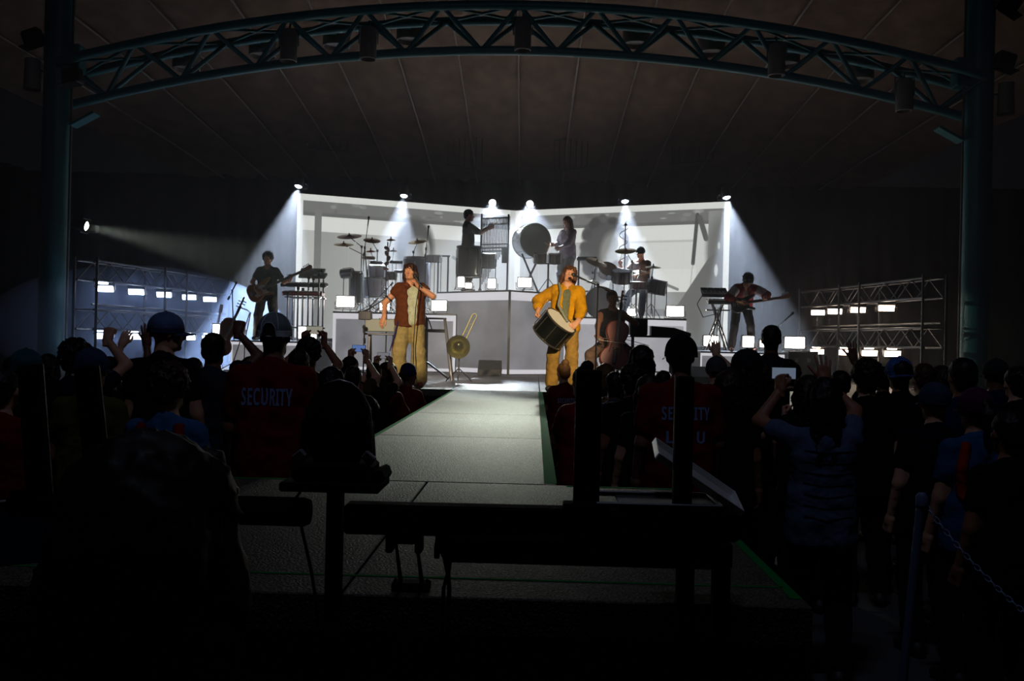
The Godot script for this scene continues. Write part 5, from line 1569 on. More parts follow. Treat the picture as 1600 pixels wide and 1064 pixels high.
	part("gooseneck", tubed([Vector3(-0.05, 0.84, 0.1), Vector3(-0.1, 0.98, 0.12), Vector3(-0.16, 1.06, 0.14)], 0.01, 6), mat("141416", 0.5), o)
	# trombone on a stand
	o = thing("trombone", "brass trombone resting bell-forward on a tripod stand", "trombone", Vector3(-0.7, DECK, -15.5))
	var brass := mat("6e6a40", 0.35, 0.85)
	part("bell", lathed([Vector2(0.19, 0.0), Vector2(0.185, -0.006), Vector2(0.12, -0.05), Vector2(0.06, -0.13), Vector2(0.03, -0.26), Vector2(0.02, -0.4), Vector2(0.012, -0.4), Vector2(0.022, -0.26), Vector2(0.052, -0.13), Vector2(0.112, -0.042), Vector2(0.185, 0.0)], along(Vector3(0.05, -0.1, 1), Vector3(0.0, 0.57, 0.1)), 40), brass, o)
	for s in [-0.04, 0.04]:
		part("slide_tube", tubed([Vector3(0.02 + s, 0.6, -0.1), Vector3(0.22 + s, 1.06, -0.16)], 0.011, 8), brass, o)
	part("slide_bow", tubed([Vector3(0.18, 1.06, -0.16), Vector3(0.195, 1.1, -0.165), Vector3(0.24, 1.12, -0.165), Vector3(0.265, 1.09, -0.16), Vector3(0.26, 1.06, -0.16)], 0.011, 8), brass, o)
	for t in [0.25, 0.5, 0.75]: part("slide_brace", tubed([Vector3(-0.02, 0.6, -0.1).lerp(Vector3(0.18, 1.06, -0.16), t), Vector3(0.06, 0.6, -0.1).lerp(Vector3(0.26, 1.06, -0.16), t)], 0.006, 6), brass, o)
	part("stand_pole", tubed([Vector3(0, 0.1, -0.1), Vector3(0, 0.5, -0.12)], 0.013, 8), mat("202022", 0.4, 0.5), o)
	tripod(o, Vector3(0, 0, -0.1), 0.24, 0.22, mat("202022", 0.4, 0.5))
	# table beside the cellist
	trestle("grey trestle table right of the cellist", 2.02, 2.95, -15.3, 1.78, DECK, "444246")
	o = thing("amplifier", "black amplifier cube on the trestle table beside the cellist", "amplifier", Vector3(2.16, 1.78, -15.3))
	part("cabinet", boxed(Vector3(0, 0.13, 0), Vector3(0.28, 0.26, 0.26), 0.015), mat("0e0e10", 0.7), o)
	part("grille", boxed(Vector3(0, 0.11, 0.132), Vector3(0.24, 0.18, 0.008), 0.003), mat("1a1a1d", 0.9), o)
	for k in 4: part("knob", lathed([Vector2(0.01, 0), Vector2(0.009, 0.014), Vector2(0, 0.015)], along(Vector3.BACK, Vector3(-0.08 + k * 0.05, 0.235, 0.13)), 8), mat("505050", 0.4), o)
	o = thing("covered_mixer", "low black sloping mixer case at the right of the trestle table", "mixer", Vector3(2.62, 1.78, -15.3))
	var mx := Shape.new()
	mx.prism(PackedVector2Array([Vector2(-0.26, 0), Vector2(0.36, 0), Vector2(0.36, 0.05), Vector2(0.1, 0.13), Vector2(-0.26, 0.15)]), 0.28, Transform3D.IDENTITY, 0.01)
	part("case", mx, mat("0f0f11", 0.6), o)
	part("handle", tubed([Vector3(-0.2, 0.08, 0.14), Vector3(-0.2, 0.1, 0.17), Vector3(-0.05, 0.1, 0.17), Vector3(-0.05, 0.08, 0.14)], 0.008, 6), mat("202022", 0.5), o)
	mic_stand("black boom microphone stand of the man in the yellow shirt", Vector3(1.38, DECK, -13.45), Vector3(1.37, 2.42, -13.1), Vector3(1.01, 2.56, -12.98))
	# floor case carrying the last flood panel
	o = thing("road_case", "black road case right of the guitarist's riser", "case", Vector3(5.62, DECK, -18.6))
	part("case", boxed(Vector3(0, 0.31, 0), Vector3(0.55, 0.62, 0.5), 0.015), mat("0e0e10", 0.6), o)
	for s in [-1.0, 1.0]:
		part("edge_trim", boxed(Vector3(s * 0.27, 0.31, 0.245), Vector3(0.03, 0.62, 0.03), 0.004), mat("707070", 0.3, 0.9), o)
		part("latch", boxed(Vector3(s * 0.12, 0.45, 0.253), Vector3(0.06, 0.08, 0.012), 0.004), mat("909090", 0.3, 0.9), o)
	# small monitor wedges and cables on the deck
	for a in [[-0.35, -18.95, "left black floor monitor before the centre riser"], [3.55, -17.6, "black floor monitor before the right low riser"]]:
		o = thing("floor_monitor", a[2], "speaker", Vector3(a[0], DECK, a[1]))
		var wd := Shape.new()
		wd.prism(PackedVector2Array([Vector2(-0.2, 0), Vector2(0.18, 0), Vector2(0.1, 0.3), Vector2(-0.2, 0.12)]), 0.46, Transform3D(Basis(Vector3.UP, PI / 2), Vector3.ZERO), 0.012)
		part("cabinet", wd, mat("0e0e10", 0.7), o)
		part("handle", boxed(Vector3(0.235, 0.12, 0), Vector3(0.01, 0.04, 0.14), 0.004), mat("2a2a2c", 0.5), o)

func bar_of(a: Vector3, b: Vector3, wide: float, thick: float) -> Shape:
	var s := Shape.new()
	s.bar(a, b, wide, thick, 0.004)
	return s

# ---------------------------------------------------------------- the band
func stick(label: String, a: Vector3, b: Vector3) -> void:
	var o := thing("drumstick", label, "drumstick", a, 0.0, "drumsticks")
	part("shaft", tubed([Vector3.ZERO, (b - a) * 0.9], [0.0075, 0.006], 6), mat("c8a878", 0.5), o)
	part("tip", lathed([Vector2(0, -0.012), Vector2(0.007, 0), Vector2(0, 0.016)], along(b - a, (b - a) * 0.92), 8), mat("c8a878", 0.5), o)

func build_band() -> void:
	var o: Node3D
	# the singer in the vest
	o = person("singer in open brown leather vest and wide khaki trousers holding a microphone to his mouth", Vector3(-1.24, DECK, -13.5), 0.12, "vest singer",
		{"cell": 0.013, "head_cell": 0.005, "hl": Vector3(0.1, 1.42, 0.2), "pl": Vector3(0.9, -0.6, 0.1), "gl": "grip", "dl": Vector3(-0.5, 0.75, 0.3), "nl": Vector3(-0.8, -0.3, -0.3), "hr": Vector3(-0.36, 0.97, 0.14), "pr": Vector3(-0.8, 0, -0.7), "dr": Vector3(-0.35, -0.9, 0.2), "nr": Vector3(0.6, 0, -0.6),
		"head": Vector3(-0.1, -0.35, 0.1), "lean": Vector3(-0.04, 0.1, 0), "sleeves": 0.0, "hem": -0.02, "over": [0.026, 0.25, 0.1, -0.04, 0.02], "leg_loose": 0.03, "leg_flare": 0.045, "fl": Vector3(0.14, 0.085, 0.02), "fr": Vector3(-0.15, 0.085, -0.03)},
		{"skin": "b98262", "shirt": "b8bca0", "over": "5e3018", "over_label": "brown leather vest hanging open", "trousers": "9c8a58", "shoes": "8a1a18", "hair": "shoulder", "hair_color": "2a160c"})
	var fig: Dictionary = protos["fig vest singer"]
	face(o, fig, "20120a")
	for s in [[0.02, "6a1c20"], [0.05, "2c2a5a"], [0.0, "9a7a30"]]:
		part("sash", tubed([Vector3(-0.15, 0.98, 0.06 + s[0]), Vector3(-0.2, 0.75, 0.07 + s[0]), Vector3(-0.22 - s[0], 0.5, 0.05 + s[0])], [0.012, 0.016, 0.008], 6), cloth(s[1]), o, "striped sash hanging at the hip")
	part("armband", lathed([Vector2(0.052, -0.012), Vector2(0.056, -0.012), Vector2(0.056, 0.012), Vector2(0.052, 0.012)], along(fig.j.r.el - fig.j.r.sh, fig.j.r.sh.lerp(fig.j.r.el, 0.7)), 16), mat("1a1414", 0.5), o)
	var mt: Transform3D = o.transform
	var m := thing("hand_microphone", "black hand microphone at the mouth of the singer in the vest", "microphone", mt * fig.j.l.hand.origin)
	mic(m, mt.basis * Vector3(-0.03, 0.11, 0.02), mt.basis * Vector3(-0.45, 0.75, -0.2))
	part("cable", tubed([mt.basis * Vector3(0.02, 0.0, 0.04), mt.basis * Vector3(-0.02, -0.3, 0.12), mt.basis * Vector3(-0.04, -0.8, 0.12), mt.basis * Vector3(-0.03, -1.36, 0.16), mt.basis * Vector3(-0.03, -1.455, 0.16), mt.basis * Vector3(0.3, -1.462, 0.05)], 0.007, 6), mat("101010", 0.6), m)
	# the man in yellow with the drum
	o = person("man in yellow shirt and khaki trousers singing with a drum slung in front", Vector3(0.93, DECK, -13.28), -0.1, "yellow drummer",
		{"cell": 0.013, "head_cell": 0.005, "hl": Vector3(0.2, 0.96, 0.3), "pl": Vector3(1, 0, -0.6), "gl": "relaxed", "dl": Vector3(-0.5, -0.5, 0.5), "nl": Vector3(-0.3, -0.6, -0.6), "hr": Vector3(-0.36, 1.1, 0.12), "pr": Vector3(-1, -0.4, -0.5), "gr": "grip", "dr": Vector3(-0.2, -0.9, 0.35), "nr": Vector3(0.8, 0, 0.2),
		"head": Vector3(-0.2, 0.15, -0.22), "lean": Vector3(-0.05, 0.05, -0.06), "sleeves": 0.3, "over": [0.028, 1.55, 0.066, -0.06, 0.0], "leg_loose": 0.022, "leg_flare": 0.02, "fl": Vector3(0.12, 0.085, 0.06), "fr": Vector3(-0.16, 0.085, -0.04)},
		{"skin": "c08a68", "shirt": "6a6e52", "over": "c88c08", "over_name": "overshirt", "over_label": "yellow shirt worn open", "trousers": "9a7634", "shoes": "1a1510", "hair": "shoulder", "hair_color": "4a2a14"})
	fig = protos["fig yellow drummer"]
	face(o, fig, "2a180c")
	mt = o.transform
	var d := drum("marching_drum", "black marching drum with white rims slung in front of the yellow shirt", mt * Vector3(-0.11, 0.86, 0.36), Vector3(0.62, 0.75, 0.35), 0.235, 0.3, "0a0e0c", "d8d4c0", "", 0, 0.0, "c8c4b4")
	var strap := []
	for p in [Vector3(0.18, 0.1, -0.02), Vector3(0.05, 0.32, -0.1), Vector3(0.08, 0.5, -0.18), Vector3(0.06, 0.62, -0.3), Vector3(0.05, 0.64, -0.4), Vector3(0.2, 0.5, -0.5), Vector3(0.28, 0.3, -0.4), Vector3(0.24, 0.12, -0.2)]: strap.append(p)
	part("strap", tubed(strap, 0.018, 6), cloth("8a9080"), d, "pale webbing strap over the shoulder")
	stick("drumstick in the right hand of the man in yellow", mt * (fig.j.r.hand.origin + Vector3(0.0, -0.06, 0.02)), mt * (fig.j.r.hand.origin + Vector3(0.16, 0.16, 0.22)))
	# bass player
	o = person("bass player in dark short-sleeved shirt on the left low riser", Vector3(-4.8, 1.55, -18.9), 0.15, "bass player",
		{"cell": 0.017, "hr": Vector3(-0.17, 0.98, 0.24), "pr": Vector3(-1, -0.2, -0.5), "dr": Vector3(0.7, -0.4, 0.1), "nr": Vector3(0, -0.2, -1), "hl": Vector3(0.46, 1.2, 0.26), "pl": Vector3(0.6, -1, 0), "gl": "grip", "dl": Vector3(0.1, 0.9, 0.3), "nl": Vector3(-0.2, 0.2, -1), "head": Vector3(0.05, -0.1, 0), "leg_loose": 0.02, "fl": Vector3(0.18, 0.085, 0), "fr": Vector3(-0.18, 0.085, 0)},
		{"skin": "a06a50", "shirt": "15171c", "trousers": "54524a", "hair": "curly", "hair_color": "0e0a08"})
	face(o, protos["fig bass player"], "0e0a08")
	mt = o.transform
	var nk := Vector3(0.87, 0.42, 0.1).normalized()
	var zz := (Vector3(0, 0.1, 1) - nk * Vector3(0, 0.1, 1).dot(nk)).normalized()
	guitar("natural wood bass guitar held by the player on the left low riser", mt * Transform3D(Basis(nk.cross(zz), nk, zz), Vector3(-0.1, 0.98, 0.2)), true, "8a5a34")
	# chime player
	o = person("player in dark clothes reaching to the tubular chimes on the centre riser", Vector3(-0.97, 2.68, -20.76), 1.75, "chime player",
		{"cell": 0.017, "hl": Vector3(0.12, 1.42, 0.46), "hr": Vector3(-0.12, 1.36, 0.44), "pl": Vector3(0.6, -1, 0), "pr": Vector3(-0.6, -1, 0), "gl": "grip", "gr": "grip", "sleeves": 0.8},
		{"skin": "8a6a58", "shirt": "16171a", "trousers": "101114", "hair": "short", "hair_color": "0c0a0a"}, 1.03)
	face(o, protos["fig chime player"], "0c0a0a")
	mt = o.transform
	stick("chime mallet in the hands of the player on the centre riser", mt * (protos["fig chime player"].j.l.hand.origin + Vector3(0, 0.02, 0.06)), mt * (protos["fig chime player"].j.l.hand.origin + Vector3(-0.02, 0.18, 0.2)))
	# long-haired player
	o = person("woman with very long reddish hair and pale top on the centre riser", Vector3(1.2, 2.68, -21.3), -0.75, "long haired player",
		{"cell": 0.017, "female": true, "hl": Vector3(0.1, 1.02, 0.36), "hr": Vector3(-0.12, 1.1, 0.34), "gl": "grip", "gr": "grip", "sleeves": 1.4, "loose": 0.02, "leg_loose": 0.03, "leg_flare": 0.03, "head": Vector3(0.2, 0, 0)},
		{"skin": "b08a78", "shirt": "8a7c80", "trousers": "5c5650", "hair": "long", "hair_color": "3a2018"}, 1.01)
	face(o, protos["fig long haired player"], "2a1810")
	mt = o.transform
	stick("mallet held by the long-haired woman over the toms", mt * (protos["fig long haired player"].j.r.hand.origin + Vector3(0, -0.05, 0.05)), mt * (protos["fig long haired player"].j.r.hand.origin + Vector3(0.05, 0.02, 0.34)))
	# drummer
	o = person("drummer in a cap sitting behind the drum kit with one stick raised", Vector3(2.87, 2.19, -21.45), -0.55, "kit drummer",
		{"cell": 0.017, "pelvis": Vector3(0, 0.82, 0), "fl": Vector3(0.2, 0.085, 0.42), "fr": Vector3(-0.2, 0.085, 0.42), "kl": Vector3(0.3, 1, 0.6), "kr": Vector3(-0.3, 1, 0.6), "hr": Vector3(-0.38, 1.2, 0.3), "pr": Vector3(-0.7, -1, 0), "gr": "grip", "dr": Vector3(-0.1, 0.9, 0.2), "nr": Vector3(0.6, 0, 0.6), "hl": Vector3(0.12, 0.98, 0.42), "pl": Vector3(1, -0.6, 0), "gl": "grip", "nl": Vector3(-0.3, -0.9, 0), "lean": Vector3(0.1, 0, 0), "head": Vector3(0.1, -0.1, 0)},
		{"skin": "9a6c54", "shirt": "5a4638", "trousers": "20222c", "hair": "crop", "hair_color": "14100e", "hat": ["cap", "2a2c30", "2a2c30"]})
	face(o, protos["fig kit drummer"], "14100e")
	mt = o.transform
	var h: Vector3 = protos["fig kit drummer"].j.r.hand.origin
	stick("raised drumstick of the drummer in the cap", mt * (h + Vector3(-0.02, 0.03, 0.03)), mt * (h + Vector3(0.06, 0.4, -0.02)))
	h = protos["fig kit drummer"].j.l.hand.origin
	stick("lowered drumstick of the drummer in the cap", mt * (h + Vector3(0, 0.0, 0.05)), mt * (h + Vector3(-0.06, -0.06, 0.4)))
	# cellist
	var st := thing("stool", "tall black stool under the cellist", "stool", Vector3(1.69, DECK, -14.66))
	part("seat", lathed([Vector2(0, 0.52), Vector2(0.16, 0.52), Vector2(0.175, 0.545), Vector2(0.16, 0.575), Vector2(0, 0.58)]), mat("141414", 0.6), st)
	for k in 4: part("leg", tubed([Vector3(0.1 * cos(k * PI / 2 + 0.78), 0.53, 0.1 * sin(k * PI / 2 + 0.78)), Vector3(0.19 * cos(k * PI / 2 + 0.78), 0.01, 0.19 * sin(k * PI / 2 + 0.78))], 0.014, 6), mat("141414", 0.5), st)
	o = person("cellist in sleeveless dark top and long brown trousers seated with a cello", Vector3(1.69, DECK, -14.6), -0.05, "cellist",
		{"cell": 0.015, "pelvis": Vector3(0, 0.69, -0.02), "fl": Vector3(0.24, 0.085, 0.22), "fr": Vector3(-0.24, 0.085, 0.22), "kl": Vector3(0.6, 1, 0.8), "kr": Vector3(-0.6, 1, 0.8), "hr": Vector3(-0.22, 0.76, 0.38), "pr": Vector3(-1, 0, 0.1), "gr": "grip", "dr": Vector3(0.5, -0.4, 0.4), "nr": Vector3(0, -0.3, -1), "hl": Vector3(0.17, 1.08, 0.28), "pl": Vector3(1, -0.6, -0.1), "gl": "grip", "dl": Vector3(-0.3, 0.6, 0.3), "nl": Vector3(-0.6, 0, -0.8), "sleeves": 0.0, "leg_loose": 0.022, "leg_flare": 0.02, "head": Vector3(0.1, 0.1, 0.08)},
		{"skin": "7a5240", "shirt": "12161e", "trousers": "6a5444", "hair": "crop", "hair_color": "0a0808"})
	face(o, protos["fig cellist"], "0a0808")
	cello("red-brown cello between the knees of the seated cellist", Transform3D(Basis(Vector3.BACK, -0.12) * Basis(Vector3.RIGHT, -0.22), Vector3(1.72, DECK + 0.66, -14.2)), "7a3018")
	var bw := thing("cello_bow", "thin bow drawn across the seated cellist's cello", "bow", Vector3(1.5, DECK + 0.72, -14.0))
	part("bow_stick", tubed([Vector3(-0.06, 0.03, 0.04), Vector3(0.32, 0.03, 0.06), Vector3(0.68, -0.06, 0.04)], 0.005, 6), mat("5a3018", 0.4), bw)
	part("bow_hair", tubed([Vector3(-0.03, 0.005, 0.03), Vector3(0.68, -0.075, 0.03)], 0.003, 4), mat("d8d0c0", 0.6), bw)
	part("frog", boxed(Vector3(-0.03, 0.018, 0.035), Vector3(0.05, 0.03, 0.012), 0.003), mat("101010", 0.4), bw)
	# guitarist
	o = person("guitarist in red and white jacket bent over his guitar on the right low riser", Vector3(4.57, 1.54, -18.85), 0.0, "guitarist",
		{"cell": 0.017, "pelvis": Vector3(0, 0.94, -0.12), "lean": Vector3(0.85, 0, 0), "head": Vector3(0.6, 0, 0), "hr": Vector3(-0.14, 0.94, 0.42), "pr": Vector3(-1, 0, -0.3), "hl": Vector3(0.3, 1.0, 0.4), "pl": Vector3(1, -0.2, -0.3), "gl": "grip", "nl": Vector3(-0.2, 0.5, -0.8), "dl": Vector3(0.2, 0.2, 0.6), "sleeves": 0.4, "over": [0.024, 1.5, 0.06, -0.02], "fl": Vector3(0.2, 0.085, -0.02), "fr": Vector3(-0.2, 0.085, 0.0)},
		{"skin": "a87058", "shirt": "7a6a66", "over": "7a2228", "over_name": "jacket", "over_label": "dark red jacket", "trousers": "171415", "shoes": "3a1c14", "hair": "curly", "hair_color": "0e0a08"})
	face(o, protos["fig guitarist"], "0e0a08")
	for s in [-1.0, 1.0]:
		var e: Dictionary = protos["fig guitarist"].j["l" if s > 0 else "r"]
		part("sleeve_panel", lathed([Vector2(0.091, -0.09), Vector2(0.094, -0.08), Vector2(0.092, 0.08), Vector2(0.084, 0.1)], along(e.el - e.sh, e.sh.lerp(e.el, 0.45)), 20), cloth("b8a8ac"), o, "white sleeve panel")
	mt = o.transform
	nk = Vector3(0.95, 0.16, 0.0).normalized()
	zz = (Vector3(0, 0.4, 1) - nk * Vector3(0, 0.4, 1).dot(nk)).normalized()
	guitar("dark electric guitar with pale neck held by the bent guitarist", mt * Transform3D(Basis(nk.cross(zz), nk, zz), Vector3(-0.08, 0.92, 0.4)), false, "141214")

# ---------------------------------------------------------------- the crowd
func on_back(fig: Dictionary, x: float, y: float, out: float) -> Vector3:
	# the point of the shirt's back at x, y
	var f: Field = fig.shirt_field
	var z := -0.32
	while z < 0.05 and f.value(Vector3(x, y, z)) > 0.0: z += 0.004
	return Vector3(x, y, z - out)

func print_on_back(o: Node3D, fig: Dictionary, words: String, y: float, wide: float, tall: float, hex: String, mid := 0.0) -> void:
	var t := TextMesh.new()
	var font := SystemFont.new()
	font.font_names = PackedStringArray(["Droid Sans"])
	font.font_weight = 700
	t.font = font; t.text = words; t.font_size = 64; t.pixel_size = 0.01; t.depth = 0.0; t.curve_step = 4.0
	var a := t.get_mesh_arrays()
	var pts: PackedVector3Array = a[Mesh.ARRAY_VERTEX]
	var ids: PackedInt32Array = a[Mesh.ARRAY_INDEX]
	var lo := Vector3(1e9, 1e9, 0)
	var hi := -lo
	for p in pts: lo = lo.min(p); hi = hi.max(p)
	var st := Shape.new()
	for k in range(0, ids.size(), 3):
		# split each triangle so that the print follows the cloth
		var q := [pts[ids[k]], pts[ids[k + 1]], pts[ids[k + 2]]]
		if (q[0] as Vector3).z < lo.z - 1.0: continue
		var mids := [(q[0] + q[1]) * 0.5, (q[1] + q[2]) * 0.5, (q[2] + q[0]) * 0.5]
		for tri3 in [[q[0], mids[0], mids[2]], [mids[0], q[1], mids[1]], [mids[2], mids[1], q[2]], mids]:
			var w := []
			for p in tri3:
				var x: float = mid - ((p.x - lo.x) / (hi.x - lo.x) - 0.5) * wide
				var yy: float = y + ((p.y - lo.y) / (hi.y - lo.y) - 0.5) * tall
				w.append(on_back(fig, x, yy, 0.005))
			st.face(w, Vector3(0, 0, -1))
	part("back_print", st, mat(hex, 0.8), o, "printed lettering %s" % words)

func band_on_back(o: Node3D, fig: Dictionary, called: String, path: Array, r: float, hex: String) -> void:
	var pts := []
	for k in path.size() - 1:
		for s in 5:
			var p: Vector2 = (path[k] as Vector2).lerp(path[k + 1], s / 5.0)
			pts.append(on_back(fig, p.x, p.y, 0.0))
	part(called, tubed(pts, r, 8), cloth(hex), o)

func phone(label: String, at: Transform3D, wide: bool, screen: String, power: float) -> void:
	var o := thing("smartphone", label, "phone", Vector3.ZERO, 0.0, "phones held up in the crowd")
	o.transform = at * Transform3D(Basis(Vector3.BACK, PI / 2 if wide else 0.0), Vector3.ZERO)
	part("case", boxed(Vector3.ZERO, Vector3(0.074, 0.15, 0.009), 0.004), mat("0a0a0c", 0.4), o)
	part("screen", boxed(Vector3(0, 0, -0.0048), Vector3(0.067, 0.14, 0.001), 0.0), glow(screen, power) if power > 0.0 else mat(screen, 0.2), o)
	part("camera_bump", boxed(Vector3(-0.02, 0.052, 0.006), Vector3(0.024, 0.03, 0.004), 0.001), mat("1a1a1c", 0.3), o)

